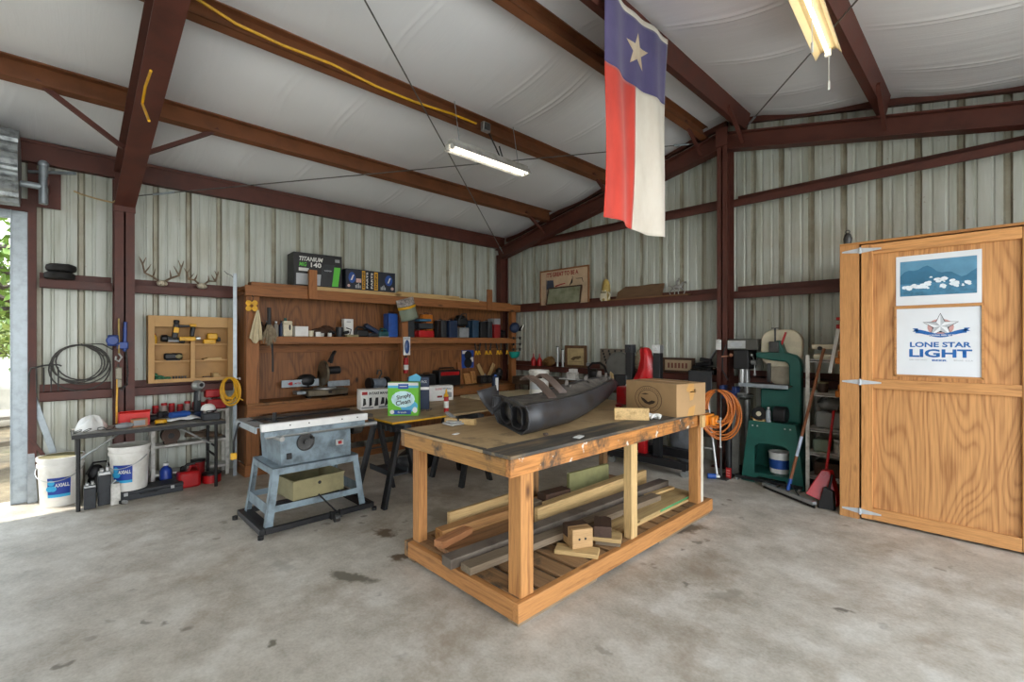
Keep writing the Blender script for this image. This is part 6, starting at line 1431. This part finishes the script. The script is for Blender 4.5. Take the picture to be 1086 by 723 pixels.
# ---- lower girt and dark bench along the back wall
G1 = 1.1205
for k, (x, l) in enumerate(((-5.66, 'left red oil can on the lower back girt'), (-5.52, 'right red oil can on the lower back girt beside the tan basket'))):
    t = T('oil_can', l, 'oil can', (x, BY-.02, G1)); M().cyl((0, 0, 0), (0, 0, .10), .045, n=16).build('can', RED, t, bev=.004); M().lathe([(.045, .10), (.03, .13), (.012, .15), (.008, .21)], n=14).build('spout', RED, t)
m = M(); m.ball((0, 0, .07), (.14, .055, .07), 12).ball((.05, 0, .12), (.07, .05, .05), 10); m.jig(.014, 3)
S(m, 'leather_pouch', paint('#7d5a2c', .7, 0, .25, 12), 'lumpy tan leather pouch on the lower back girt', 'pouch', (-5.32, BY-.02, G1))
for k, (x, h) in enumerate(((-5.13, .33), (-5.02, .28))):
    t = T('metal_tube', ['taller silver tube on the lower back girt left of the brown picture', 'shorter silver tube on the lower back girt beside the taller one'][k], 'tube', (x, BY, G1)); M().cyl((0, 0, 0), (0, 0, h), .022, n=14).build('tube', STEEL, t); M().cyl((0, 0, h), (0, 0, h+.012), .024, n=14).build('cap', CHAR, t)
t = T('framed_picture', 'square brown-framed sepia picture on the lower back girt', 'picture', (-4.76, BY+.02, G1)); M().b2(-.17, .17, -.006, .004, .04, .31).build('print', paint('#c0aa7c', .6, 0, .15, 10), t); M().b2(-.22, .22, -.012, .008, .31, .355).b2(-.22, .22, -.012, .008, 0, .04).b2(-.22, -.17, -.012, .008, .04, .31).b2(.17, .22, -.012, .008, .04, .31).build('frame', wood('#6e4f34', '#3f2a1a', 'z'), t)
decal('sketch', paint('#6a5638', .7), t, frame((0, -.0065, 0), (1, 0, 0), (0, 0, 1)), [[(-.11, .13), (-.05, .17), (.02, .18), (.1, .19), (.11, .16), (.05, .13), (.0, .14), (-.04, .11)], [(-.13, .1), (.12, .1), (.12, .094), (-.13, .094)]])
t = T('bit_block', 'grey-brown block with diagonal rows of dark holes on the lower back girt', 'tool rack', (-3.99, BY+.03, G1)); M().b2(-.29, .29, -.02, .01, 0, .31).build('block', paint('#7c7264', .8, 0, .15, 10), t)
m = M()
for c in range(5):
    for r in range(6):
        x = -.24+.11*c+.016*r; z = .275-.045*r
        if abs(x) < .27: m.box((x, -.0215, z), (.03, .004, .036))
lab(m.build('peg_hole', INK, t), 'dark holes')
t = T('dried_gourd', 'dry tan gourd-like lump beside the hole block on the lower back girt', 'gourd', (-3.62, BY+.0, G1)); m = M(); m.ball((0, 0, .12), (.07, .055, .10), 12).ball((.02, 0, .25), (.04, .035, .06), 10); m.tube([(.03, 0, .28), (.05, 0, .33), (.09, 0, .36)], [.02, .014, .006]); m.jig(.006, 4); m.build('lump', paint('#857760', .85, 0, .25, 14), t)
t = T('framed_sign', 'low wide wooden sign with a pale panel behind the black posts', 'sign', (-3.02, BY+.03, G1)); M().b2(-.19, .19, -.008, .006, 0.03, .17).build('panel', paint('#b79f80', .6, 0, .1, 6), t); M().b2(-.23, .23, -.014, .01, .17, .20).b2(-.23, .23, -.014, .01, 0, .03).b2(-.23, -.19, -.014, .01, .03, .17).b2(.19, .23, -.014, .01, .03, .17).build('frame', BROWN, t)
decal('faded_letters', paint('#7a4a3a', .6), t, frame((0, -.0085, 0), (1, 0, 0), (0, 0, 1)), [rect(-.15+.05*i, -.12+.05*i, .06, .13) for i in range(6)])
m = M(); m.box((0, .0, .03), (.30, .10, .055)).box((-.02, 0, .08), (.24, .08, .04), (0, .1, 0)).box((.0, 0, .13), (.2, .09, .05), (0, -.12, 0)).box((.02, 0, .18), (.14, .08, .05), (0, .15, .2))
S(m, 'tool_rolls', BLACK, 'stack of dark tool cases and pouches at the right end of the lower back girt', 'tool rolls', (-2.64, BY-.03, G1), bev=.012)
S(M().tube([(-.18, 0, .06), (-.1, -.02, .03), (.05, -.03, .09), (.15, -.03, .10), (.2, -.03, .05), (.19, -.03, .01)], .007), 'cord', BLACK, 'black cord trailing over the dark tool cases on the girt', 'cord', (-2.62, BY-.075, G1))
S(M().bar((0, 0, 0), (.26, .0, .42), .012, .06, (0, 1, 0)), 'steel_bar', GALV, 'grey steel bar leaning up to the ridge column', 'steel bar', (-2.70, BY+.05, G1+.02))
t = T('dark_bench', 'long dark shelf bench below the girt along the back wall', 'bench', (-4.35, 5.66, 0))
M().b2(-1.30, 1.2, -.20, .25, .93, .965).build('benchtop', wood('#4d3a2a', '#2c2018', 'x'), t, bev=.003); M().b2(-1.30, 1.2, -.20, -.17, .84, .929).build('apron', wood('#4d3a2a', '#2c2018', 'x'), t)
for x in (-1.25, 0, 1.12):
    for y in (-.12, .20): M().b2(x-.04, x+.04, y-.03, y+.03, 0, .929).build('leg', wood('#4d3a2a', '#2c2018', 'z'), t)
M().b2(-1.28, 1.15, -.1, .22, .25, .27).build('lower_shelf', wood('#4d3a2a', '#2c2018', 'x'), t)
DBZ = .9655
t = carton('white_carton', 'small white boxes on a white board on the dark back bench', 'box', (-4.48, 5.60, DBZ+.012), (.16, .10, .10), DIRTYW); M().b2(-.22, .28, -.06, .07, -.0115, -.0005).build('tray', WHITE, t); M().b2(-.04, .06, -.045, .045, .1005, .15).build('upper_box', WHITE, t)
t = T('work_lamp', 'black clamp lamp with an arched handle on the dark back bench', 'lamp', (-4.05, 5.58, DBZ)); M().cyl((0, 0, 0), (0, 0, .02), .09, n=18).build('base', BLACK, t); m = M(); m.tube([(-.10, 0, .02), (-.12, 0, .2), (-.05, 0, .26), (.08, 0, .27), (.16, 0, .22), (.18, 0, .13)], .018); m.build('arched_handle', BLACK, t); M().ball((-.02, 0, .10), (.10, .06, .08), 12).build('head', BLACK, t); M().box((-.13, 0, .24), (.04, .04, .05)).build('switch_box', GREY, t, bev=.006)
t = T('round_tin', 'red tin on the dark back bench below the hole block', 'tin', (-3.66, 5.60, DBZ)); M().cyl((0, 0, 0), (0, 0, .11), .075, n=22).build('tin', RED, t, bev=.003); M().cyl((0, 0, .11), (0, 0, .125), .078, n=22).build('lid', DRED, t, bev=.003)
t = T('angle_grinder', 'black and silver hand grinder at the right end of the dark back bench', 'angle grinder', (-3.40, 5.56, DBZ), .15); M().cyl((-.2, 0, .045), (.05, 0, .055), .036, n=14).build('body', BLACK, t, bev=.005); M().box((.08, 0, .05), (.08, .07, .07)).build('gear_head', STEEL, t, bev=.01); M().cyl((-.04, -.03, .06), (-.06, -.13, .07), .015, n=10).build('side_handle', BLACK, t)

# ---- rolling hoist with two black posts and a red cover
t = T('engine_hoist', 'black rolling hoist folded up on casters with two tall posts', 'hoist', (-3.05, 5.22, 0))
for x in (-.20, .18):
    p = M().b2(x-.045, x+.045, -.04, .04, .12, 1.47).build('post', BLACK, t, bev=.004)
    lab(M().b2(x-.05, x+.05, -.05, .05, 1.40, 1.50).cyl((x, -.06, 1.45), (x, -.05, 1.45), .025, n=12).build('post_head', STEEL if x > 0 else CHAR, p, bev=.004), 'metal post head')
M().b2(-.45, .62, -.16, -.06, .09, .17).b2(-.35, .40, -.04, .04, .06, .119).build('base_beam', BLACK, t, bev=.004)
M().b2(-.40, .58, .16, .26, .14, .24).build('base_beam', BLACK, t, bev=.004)
M().b2(-.02, .06, -.059, .159, .10, .16).build('cross_beam', BLACK, t)
for x, y in ((.57, -.11), (-.4, -.11), (.53, .21), (-.35, .21)):
    c = M().cyl((x, y-.016, .042), (x, y+.016, .042), .042, n=18).build('caster', STEEL, t); M().b2(x-.02, x+.02, y-.026, y+.026, .07, .139 if y > 0 else .089).build('fork', BLACK, c)
rd = random.Random(8); M().loft([[Vector((-.005+.055*math.sin(3.1*(1-u))-.10*u*u+(rx+.012*math.sin(5*a+u*4))*math.cos(a), (ry+.01*math.sin(4*a+3*u))*math.sin(a), 1.47-.57*u)) for a in [2*PI*i/26 for i in range(26)]] for u, rx, ry in ((0, .012, .01), (.02, .05, .035), (.08, .068, .045), (.25, .08, .05), (.5, .105, .06), (.8, .14, .075), (1, .15, .08))]).build('boom_cover', paint('#c01a20', .3, 0, .12, 6), t)
lab(t.children[-1], 'glossy red cover') ; M().b2(-.07, .03, -.04, .04, .161, .86).build('red_ram', RED, t, bev=.01)
M().cyl((-.36, -.03, 1.22), (-.36, .02, 1.22), .19, n=30).build('wheel', paint('#55544f', .6, 0, .15, 8), t, bev=.01); M().b2(-.42, -.22, -.05, .03, .95, 1.12).build('gearbox', BLACK, t, bev=.02); M().b2(-.35, -.24, -.03, .03, .17, .95).build('rear_post', BLACK, t)
M().prism([(-.50, -.06, .98), (-.40, -.06, .98), (-.42, -.06, 1.12), (-.46, -.06, 1.15)], (0, .012, 0)).build('tan_wedge', paint('#a08a60', .8), t)
t = T('duffel_bag', 'black duffel bag on the floor in shade behind the nearest sawhorse', 'bag', (-4.75, 3.02, .005)); m = M(); m.ball((0, 0, .15), (.17, .26, .15), 16).ball((.0, .08, .25), (.1, .12, .08), 12); m.jig(.008, 12); m.build('bag', BLACK, t, sub=1); M().tube([(.1, -.12, .22), (.12, -.06, .34), (.12, .06, .35), (.1, .12, .24)], .012).build('strap', CHAR, t)
# grey folding stool and bucket behind the vise
t = T('folding_chair', 'grey folding metal chair leaning beside the orange hose', 'chair', (-2.46, 5.50, 0), R(8)); CH = paint('#2f3032', .5, .2)
M().prism([(-.16, .02, .90), (.12, .0, .90), (.10, .05, 1.19), (-.18, .07, 1.19)], (0, .02, 0)).build('backrest', CH, t, bev=.008)
for x in (-.12, .04): M().cyl((x+.02, .02, .9), (x+.16, -.10, .02), .014, n=10).build('leg', STEEL, t)
M().cyl((-.0, -.06, .3), (.16, -.06, .3), .012, n=8).build('foot_bar', STEEL, t); M().box((-.02, .1, .55), (.26, .06, .30)).build('seat', CH, t, bev=.01)
t = T('shop_bag', 'pale grey plastic bag slumped under the far end of the worktable', 'bag', (-2.78, 5.72, .01)); m = M(); m.ball((0, 0, .34), (.2, .13, .28), 14).ball((.03, 0, .12), (.16, .12, .12), 12); m.jig(.02, 6); m.build('bag', paint('#777b80', .4, 0, .15, 8), t, sub=1)

# ================================================================ MACHINE CORNER
hk = on_y(768, 436, 5.50)
S(M().tube(coil((0, 0, 0), .225, .012, 13, (.35, -.94, 0), 5, .72, .26, 28), .0085), 'air_hose', paint('#c8702a', .45, 0, .08, 8), 'orange hose coiled and hung between the chair and the band saw', 'hose', (-2.20, 5.33, .77))
t = T('hose_hook', 'dark steel stand holding the orange hose coil', 'stand', (-2.20, 5.42, 0)); M().cyl((0, 0, 0), (0, 0, 1.0), .012, n=8).build('upright', DSTEEL, t); M().cyl((0, .01, .99), (0, -.15, .99), .010, n=8).build('hook', DSTEEL, t); M().box((0, 0, .006), (.2, .2, .012)).build('foot_plate', DSTEEL, t)
S(M().prism([(-.07, 0, 0), (.06, 0, 0), (.05, .06, .80), (-.08, .06, .80)], (0, .025, 0)), 'concrete_board', paint('#77756f', .85, 0, .15, 6), 'grey board leaning left of the green band saw stand', 'board', (-2.15, 5.64, 0.0))
t = T('bench_vise', 'blue bench vise on a dark post above the orange hose', 'vise', (-2.17, 5.56, .0)); VB = paint('#26386c', .45, .2, .15, 10)
M().cyl((0, .0, .012), (0, .0, .88), .035, n=12).build('post', BLACK, t); M().cyl((0, 0, 0), (0, 0, .012), .07, n=20).build('foot', BLACK, t)
M().box((0, .0, .93), (.16, .10, .09)).box((-.06, 0, 1.0), (.05, .12, .07)).build('fixed_jaw', VB, t, bev=.01); M().box((.08, 0, .99), (.05, .12, .08)).build('sliding_jaw', VB, t, bev=.01); M().cyl((.10, 0, .95), (.2, 0, .95), .014, n=10).cyl((.19, -.09, .95), (.19, .09, .95), .007, n=8).build('screw', STEEL, t)
# drill press
t = T('drill_press', 'grey drill press with a name plate standing behind the band saw', 'drill press', (-2.09, 5.85, 0)); DP = paint('#4a4c48', .5, .3, .15, 10)
M().b2(-.14, .02, -.12, .14, 0, .04).build('base', DP, t, bev=.006); M().cyl((0, .05, .04), (0, .05, 1.30), .032, n=16).build('column', STEEL, t)
M().b2(-.155, .185, -.14, .14, 1.44, 1.57).build('belt_cover', paint('#55544e', .5, .2, .12, 8), t, bev=.015)
o = decal('name_plate', STEEL, t, frame((-.05, -.1405, 1.505), (1, 0, 0), (0, 0, 1)), [rect(-.10, .10, -.045, .045)]); decal('plate_text', LGR, o, frame((-.05, -.141, 1.505), (1, 0, 0), (0, 0, 1)), [ell(0, 0, .07, .028, 20)], .001)
M().b2(-.08, .09, -.16, .10, 1.22, 1.44).build('head', BLACK, t, bev=.012); M().cyl((0, -.10, 1.06), (0, -.10, 1.22), .035, n=14).build('quill', STEEL, t); M().cyl((0, -.10, .99), (0, -.10, 1.06), .024, .016, n=12).build('chuck', DSTEEL, t)
hub = Vector((.09, -.06, 1.30)); h_ = M().cyl(hub, hub+Vector((.05, 0, 0)), .028, n=14).build('feed_hub', STEEL, t)
for k in range(3):
    a = 2*PI*k/3+.4; e = hub+Vector((.04, .14*math.cos(a), .14*math.sin(a))); M().cyl(hub+Vector((.035, 0, 0)), e, .007, n=8).ball(e, .016, 8).build('feed_lever', STEEL, h_)
M().cyl((-.12, -.15, 1.37), (-.20, -.2, 1.36), .008, n=8).ball((-.1, -.17, 1.38), .022, 10).build('switch_knob', paint('#b0785a', .5), t); M().cyl((-.01, -.10, .90), (-.01, -.10, .93), .13, n=26).b2(-.04, .04, -.08, .06, .86, .90).build('table', DP, t); M().cyl((.0, .16, 1.35), (0, .16, 1.54), .07, n=16).build('motor', DP, t)
S(M().tube([(0, 0, .0), (-.03, -.02, -.12), (-.04, 0, -.3), (.02, .02, -.42)], .008), 'cord', BLACK, 'black cord drooping down the ridge column', 'cord', (-2.27, 5.73, 1.50))
t = T('outlet_box', 'white outlet box on the ridge column above the drill press', 'outlet', (-2.36, 5.755, 1.44)); M().b2(-.03, .03, -.025, .0, 0, .12).build('box', WHITE, t, bev=.004); M().ball((.01, -.03, .1), (.03, .015, .025), 8).build('plug', WHITE, t)
# band saw
t = T('band_saw', 'green cast band saw with a cream wheel cover on a green stand', 'band saw', (-1.70, 5.50, 0))
m = M()      # stand: flared front panel with an arched opening, three more sides
def fp(x, z): return (-.29+ (.0) + x, -.0 + .06*z*0, z)
TW, BW, SH = .23, .31, .66
def side(m, y, th, arch):
    if not arch:
        m.prism([(-BW, y, .0), (BW, y, .0), (TW, y, SH), (-TW, y, SH)], (0, th, 0)); return
    def xe(z): return BW+(TW-BW)*z/SH
    zs0, zs1 = .10, .44; w_ = .17
    arc = [(w_*.75*math.cos(a)+0, .36+.08*math.sin(a)) for a in [PI*i/12 for i in range(13)]]
    arc = [(w_*(1 if abs(math.cos(a)) > .9 else abs(math.cos(a))**.45)*math.copysign(1, math.cos(a)), .36+.08*math.sin(a)) for a in [PI*i/14 for i in range(15)]]
    L = [(-w_, zs0)]+[(x, z) for x, z in reversed(arc)]+[(w_, zs0)]
    # left, right, top, bottom strips around the arch
    m.prism([(-xe(0), y, 0), (-w_-.0, y, 0), (-w_, y, zs0), (-w_, y, .36), (-w_, y, SH), (-TW, y, SH)], (0, th, 0))
    m.prism([(xe(0), y, 0), (w_+.0, y, 0), (w_, y, zs0), (w_, y, .36), (w_, y, SH), (TW, y, SH)], (0, th, 0))
    m.prism([(-w_, y, zs0), (w_, y, zs0), (w_, y, .045), (w_*.8, y, .07), (-w_*.8, y, .07), (-w_, y, .045)], (0, th, 0))
    for (a, b), (c, e) in zip(arc, arc[1:]): m.prism([(a, y, b), (c, y, e), (c, y, SH), (a, y, SH)] if abs(a-c) > 1e-6 else [(a, y, b), (a-.0005, y, e), (a-.0005, y, SH), (a, y, SH)], (0, th, 0))
side(m, 0, .008, True); side(m, .38, .008, False)
for s in (-1, 1): m.prism([(s*BW, .008, 0), (s*BW, .38, 0), (s*TW, .38, SH), (s*TW, .008, SH)], (-s*.008, 0, 0))
m.b2(-TW, TW, 0, .388, SH, SH+.012); m.b2(-.26, .26, .01, .37, .10, .108)
o = m.build('stand', GREEN, t)
m = M()
for x in (-.19, -.14, .13, .18): m.cyl((x, -.004, .62), (x, 0, .62), .009, n=8)
m.build('bolt', STEEL, o)
m = M(); m.prism([(-.15, .12, SH+.0125), (.245, .12, SH+.0125), (.25, .12, 1.28), (.235, .12, 1.35), (.19, .12, 1.395), (.12, .12, 1.415), (.09, .12, 1.43), (.05, .12, 1.55), (-.0, .12, 1.55), (-.05, .12, 1.43), (-.10, .12, 1.42), (-.20, .12, 1.42), (-.20, .12, 1.36), (-.05, .12, 1.335), (.10, .12, 1.32), (.13, .12, 1.29), (.135, .12, 1.06), (.10, .12, 1.02), (-.15, .12, 1.02)], (0, .10, 0))
m.build('frame', GREEN, t, bev=.015)
def rr(cx, cz, w_, h_, r, n=6):
    P = []
    for qx, qz, a0 in ((1, 1, 0), (-1, 1, PI/2), (-1, -1, PI), (1, -1, 1.5*PI)):
        for i in range(n+1):
            a = a0+PI/2*i/n; P.append((cx+qx*(w_-r)+r*math.cos(a), cz+qz*(h_-r)+r*math.sin(a)))
    return P
P = rr(.025, 1.465, .205, .205, .13); m = M(); m.prism([(x, .225, z) for x, z in P], (0, .075, 0)); m.build('wheel_cover', CREAM, t, bev=.012)
P = rr(.025, .86, .20, .19, .13); m = M(); m.prism([(x, .245, z) for x, z in P], (0, .06, 0)); m.build('lower_wheel_cover', CREAM, t, bev=.012)
m = M(); m.cyl((.045, .24, 1.19), (.045, .30, 1.19), .15, n=30); lab(m.build('upper_wheel', paint('#a49a86', .5, 0, .2, 6), t), 'dusty wheel seen in the throat')
M().cyl((-.01, .15, 1.50), (-.01, .15, 1.68), .010, n=10).b2(-.045, .025, .14, .16, 1.68, 1.69).build('tension_screw', DSTEEL, t); M().b2(-.06, .04, .10, .14, 1.42, 1.54).build('guide_block', DSTEEL, t, bev=.01); lab(M().bar((.055, .14, 1.50), (.10, .14, 1.64), .018, .018).build('red_lever', RED, t), 'red lever')
M().b2(-.30, .17, -.06, .30, 1.055, 1.07).build('table', CAST, t, bev=.003); lab(M().b2(-.31, .18, -.085, -.06, 1.045, 1.085).build('fence_bar', GALV, t, bev=.003), 'silver front rail')
M().b2(-.06, .06, .1, .2, 1.02, 1.055).build('trunnion', DSTEEL, t)
M().b2(-.09, -.06, .15, .18, 1.09, 1.30).build('guide_post', DSTEEL, t)
m = M().cyl((.02, .04, SH+.105), (.14, .04, SH+.105), .085, n=22); m.build('motor', BLACK, t, bev=.01)
m = M(); m.b2(-.36, .30, -.06, -.03, .03, .06); m.b2(-.36, -.33, -.03, .42, .03, .06); m.build('mobile_base', BLACK, t)
for x, y in ((-.34, -.045), (.28, -.045), (-.34, .40)): M().cyl((x-.012, y, .018), (x+.012, y, .018), .018, n=12).build('foot', STEEL, t)
t = T('grinder_motor', 'small grinder with a white wheel on the green band saw stand', 'grinder', (-1.83, 5.53, SH+.0128)); M().cyl((0, -.015, .08), (0, .015, .08), .075, n=22).build('wheel', BLACK, t); M().cyl((-.0, -.03, .08), (.0, -.016, .08), .025, n=14).build('hub', CREAM, t); M().b2(-.06, .06, -.015, .02, 0, .02).build('foot', PALE_X, t)
S(M().b2(-.06, .07, -.02, .05, 0, .02), 'wood_offcut', PALE_X, 'small yellow wood strip on the green stand left edge', 'wood offcut', (-1.90, 5.66, SH+.0128), bev=.002)
bottle('clear bottle between the grinder wheel and the black motor on the stand', (-1.735, 5.515, SH+.0128), .025, .16, glass('#b9c2c8', .3, .2), WHITE)
t = T('plastic_bucket', 'white bucket with a blue band inside the arch of the band saw stand', 'bucket', (-1.68, 5.70, .1085)); M().lathe([(.09, 0), (.095, .01), (.105, .21), (.11, .21), (.11, .225), (.1, .22), (.088, .02), (0, .02)], n=28, cap=False).build('tub', WHITE, t); M().lathe([(.0985, .05), (.1045, .15)], n=28, cap=False).build('blue_band', BLUE, t)
t = T('red_card', 'small red card standing on the floor left of the band saw stand', 'card', (-2.12, 5.42, .0)); M().prism([(-.03, 0, 0), (.03, 0, 0), (.028, .012, .12), (-.028, .012, .12)], (0, .006, 0)).build('card', RED, t, bev=.002); m = M()
for k in range(3): m.b2(-.018, .018, -.002+.0028*k, .0, .03+.028*k, .042+.028*k)
m.build('pale_lines', paint('#d88a80'), t)
t = T('glue_bottle', 'small blue bottle with a white nozzle lying on the floor by the red card', 'bottle', (-2.24, 5.30, 0), .6); M().cyl((-.06, 0, .03), (.03, 0, .03), .03, n=16).build('body', BLUE, t, bev=.004); M().cyl((.03, 0, .03), (.07, 0, .03), .018, n=12).build('nozzle', WHITE, t)
# squeegee and dustpan
a, b = on_z(810, 517), on_z(864, 539); mid = (a+b)/2
t = T('floor_squeegee', 'long-handled floor squeegee leaning in front of the band saw', 'squeegee', mid)
u = (b-a); M().bar(-u/2+Vector((0, 0, .045)), u/2+Vector((0, 0, .045)), .05, .03).build('head', STEEL, t, bev=.003); M().bar(-u/2+Vector((0, 0, .015)), u/2+Vector((0, 0, .015)), .012, .03).build('rubber_blade', RUBBER, t)
top = Vector((-1.21, 5.46, 1.47))-mid; p0 = Vector((0, .01, .07)); ax = (top-p0)
M().cyl(p0+ax*.06, top, .014, n=12).build('pole', wood('#7d4c2c', '#4d2b17', 'z'), t); M().cyl(p0, p0+ax*.08, .017, n=12).build('socket', BLUE, t); lab(M().cyl(p0+ax*.24, p0+ax*.38, .0148, n=12).build('label', paint('#b8c8da', .4), t), 'pale blue label')
for s in (-1, 1): M().cyl(p0+ax*.05, u*.22*s+Vector((0, 0, .06)), .006, n=6).build('brace', BLACK, t)
t = T('lobby_dustpan', 'red upright dustpan with a black broom leaning by the plywood enclosure', 'dustpan', (-1.16, 5.12, 0), R(12))
DPN = paint('#a81318', .3, 0, .1, 5)
m = M(); m.prism([(-.13, .0, .10), (.11, -.03, .02), (.13, .03, .05), (.07, .07, .33), (.0, .08, .33)], (.03, .06, 0)); m.build('pan', DPN, t, bev=.01)
M().cyl((.04, .11, .31), (.10, .19, .88), .012, n=10).build('handle', DPN, t); m = M(); m.prism([(-.03, -.05, 0), (.10, -.06, 0), (.09, -.05, .17), (.02, -.03, .2)], (.02, .035, 0)); m.build('broom_head', BLACK, t, bev=.008); M().cyl((.06, -.02, .18), (.09, .05, .30), .012, n=8).build('broom_stub', BLACK, t)

# ---- things on the tall white rack
RXc = -1.20
bx('clear_tub', 'clear plastic tub on the third shelf of the tall white rack', 'tub', (RXc+.02, 5.66, .6605), (.26, .2, .17), glass('#9a9c98', .25, .3), 0, .02)
t = T('clear_bag', 'grey translucent bag heaped over the clear tub', 'bag', (RXc+.02, 5.66, .8315)); m = M(); m.ball((0, 0, .075), (.13, .11, .075), 14); m.jig(.012, 6); m.build('bag', paint('#6c6d6a', .3, 0, .2, 9), t)
bx('clear_tub', 'clear tub with green contents on the second shelf of the tall white rack', 'tub', (RXc-.06, 5.66, .4205), (.14, .2, .13), glass('#8b9a86', .25, .3), 0, .015)
bottle('white jar on the second shelf of the tall white rack', (RXc+.09, 5.62, .4205), .05, .14, DIRTYW, WHITE, 'jar', 'jar', .9)
bx('dark_box', 'dark box on the lowest shelf of the tall white rack', 'box', (RXc, 5.66, .1805), (.24, .2, .14), BROWN)
t = T('parts_tin', 'small dark tins on the upper shelf of the tall white rack', 'tin', (RXc-.06, 5.64, 1.0205)); M().cyl((0, 0, 0), (0, 0, .09), .045, n=16).build('tin', BROWN, t); M().cyl((0, 0, .09), (0, 0, .105), .047, n=16).build('lid', KHAKI, t)
t = T('scroll_tool', 'cream bench tool on top of the tall white rack', 'power tool', (RXc-.02, 5.68, 1.3605)); M().b2(-.11, .13, -.12, .10, 0, .05).b2(-.13, .10, -.10, .08, .10, .15).b2(.05, .11, -.08, .06, .05, .10).build('body', CREAM, t, bev=.012); M().cyl((-.05, -.13, .11), (-.05, -.10, .11), .02, n=12).build('knob', BLACK, t)
WC = on_y(878, 390, 5.25); WD = on_y(889, 330, 5.25)
t = T('bar_clamp', 'white channel bar with red clamp heads leaning beside the enclosure', 'clamp', (-1.10, 5.33, 1.24)); M().bar((-.03, 0, .0), (.04, .0, .42), .05, .03, (1, 0, 0)).build('channel', WHITE, t); M().b2(.02, .09, -.03, .03, .42, .46).b2(.02, .10, -.03, .03, .50, .53).build('clamp_head', RED, t, bev=.008); M().cyl((.05, 0, .42), (.06, 0, .62), .009, n=8).build('bar', DSTEEL, t)
for k, (z, l) in enumerate(((1.33, 'upper orange pipe clamp hooked on the enclosure side'), (1.02, 'lower orange pipe clamp hooked on the enclosure side'))):
    t = T('pipe_clamp', l, 'clamp', (-1.035, 5.27, z)); M().b2(-.04, .035, -.03, .03, 0, .06).b2(-.02, .02, -.025, .025, .06, .12).build('clamp_head', ORANGE, t, bev=.01); M().cyl((.0, -.0, -.05), (.0, 0, 0), .012, n=8).build('pipe', DSTEEL, t)

# ================================================================ OUTSIDE THE ROLLER DOOR
GZ = -.155
BARK = paint('#5d5146', .9, 0, .25, 8); LEAF = [paint('#5f7a35', .6, 0, .2, 5), paint('#74903f', .6, 0, .2, 5), paint('#8d9c55', .6, 0, .2, 5)]
def tree(label, x, y, h, spread, k, nleaf, sd, droop=0):
    t = T('tree', label, 'tree', (x, y, GZ)); r = random.Random(sd); m = M(); tips = []
    m.tube([(0, 0, 0), (.05, .08, h*.25), (-.05, .0, h*.45), (.1, -.1, h*.7)], [.22*k, .17*k, .14*k, .07*k], 8)
    for i in range(13):
        a = r.uniform(0, 2*PI); z0 = h*r.uniform(.22, .65); L = spread*r.uniform(.6, 1); e = Vector((L*math.cos(a), L*math.sin(a), z0+L*r.uniform(.1, .6)-droop)); md = Vector((e.x*.5, e.y*.5+.1, z0+(e.z-z0)*.7)); m.tube([(0, 0, z0), md, e], [.07*k, .045*k, .012], 6); tips += [md, e]
        for q in range(3):
            f = e+Vector((r.uniform(-1, 1), r.uniform(-1, 1), r.uniform(-.5, .8)))*spread*.35; m.tube([md, (md+f)/2+Vector((0, 0, .1)), f], [.03*k, .02*k, .006], 5); tips.append(f)
    m.build('trunk', BARK, t)
    m = M(); b = m.b
    for i in range(nleaf):
        c = Vector(r.choice(tips))+Vector((r.gauss(0, .3), r.gauss(0, .3), r.gauss(0, .25)))*spread*.55; s = r.uniform(.05, .11)*(.8+.2*k); u = Vector((r.uniform(-1, 1), r.uniform(-1, 1), r.uniform(-1, 1))).normalized(); v = u.orthogonal().normalized()
        b.faces.new([b.verts.new(c+u*s), b.verts.new(c+v*s*.5), b.verts.new(c-u*s), b.verts.new(c-v*s*.5)])
    m.build('foliage', LEAF[sd % 3], t)
tree('nearest leafy oak with bare twisting branches outside the roller door', -11.6, -.30, 5.2, 1.9, 1.0, 5200, 4, .3)
tree('farther pale green tree behind the wooden table outside', -20.5, -.1, 6.0, 2.9, 1.3, 11000, 8, 1.9)
tree('tall tree standing farthest back in the yard', -32.0, -2.6, 8.0, 5.2, 1.8, 12000, 12, 2.0)
tree('rounded tree at the far right end of the yard', -33.0, 8.5, 7.0, 4.0, 1.5, 6000, 10, 1.5)
t = T('garden_table', 'weathered grey wooden table with crossed legs in the yard outside', 'table', (-9.0, -.55, GZ), .2); GW = wood('#8a8073', '#5a5148', 'y')
for k in range(5): M().b2(-.45+.18*k, -.29+.18*k, -.95, .95, .72, .76).build('plank', GW, t)
for y in (-.7, .7):
    for s in (-1, 1): M().bar((s*.35, y+.02*s, 0), (-s*.3, y+.02*s, .70), .07, .04).build('leg', BROWN, t)
M().bar((0, -.7, .36), (0, .7, .36), .06, .06).build('stretcher', GW, t)
t = T('log_pile', 'grey log lying by the table in the yard outside', 'log', (-8.1, -1.5, GZ)); M().cyl((-.2, -.9, .11), (.2, .5, .11), .11, n=12).build('trunk', BARK, t); M().tube([(.0, -.2, .15), (.1, -.3, .4), (.05, -.5, .6)], [.05, .04, .02]).build('branch', BARK, t)
m = M(); m.prism([(-1.1, -1.5, .0), (1.1, -1.5, .0), (1.1, -1.5, .9), (0, -1.5, 1.35), (-1.1, -1.5, .9)], (0, 3.0, 0))
S(m, 'tarp_heap', paint('#c2bcae', .7, 0, .12, 3), 'pale canvas-covered heap among the trees in the yard', 'tarp', (-14.6, -.9, GZ), .3, bev=.15)
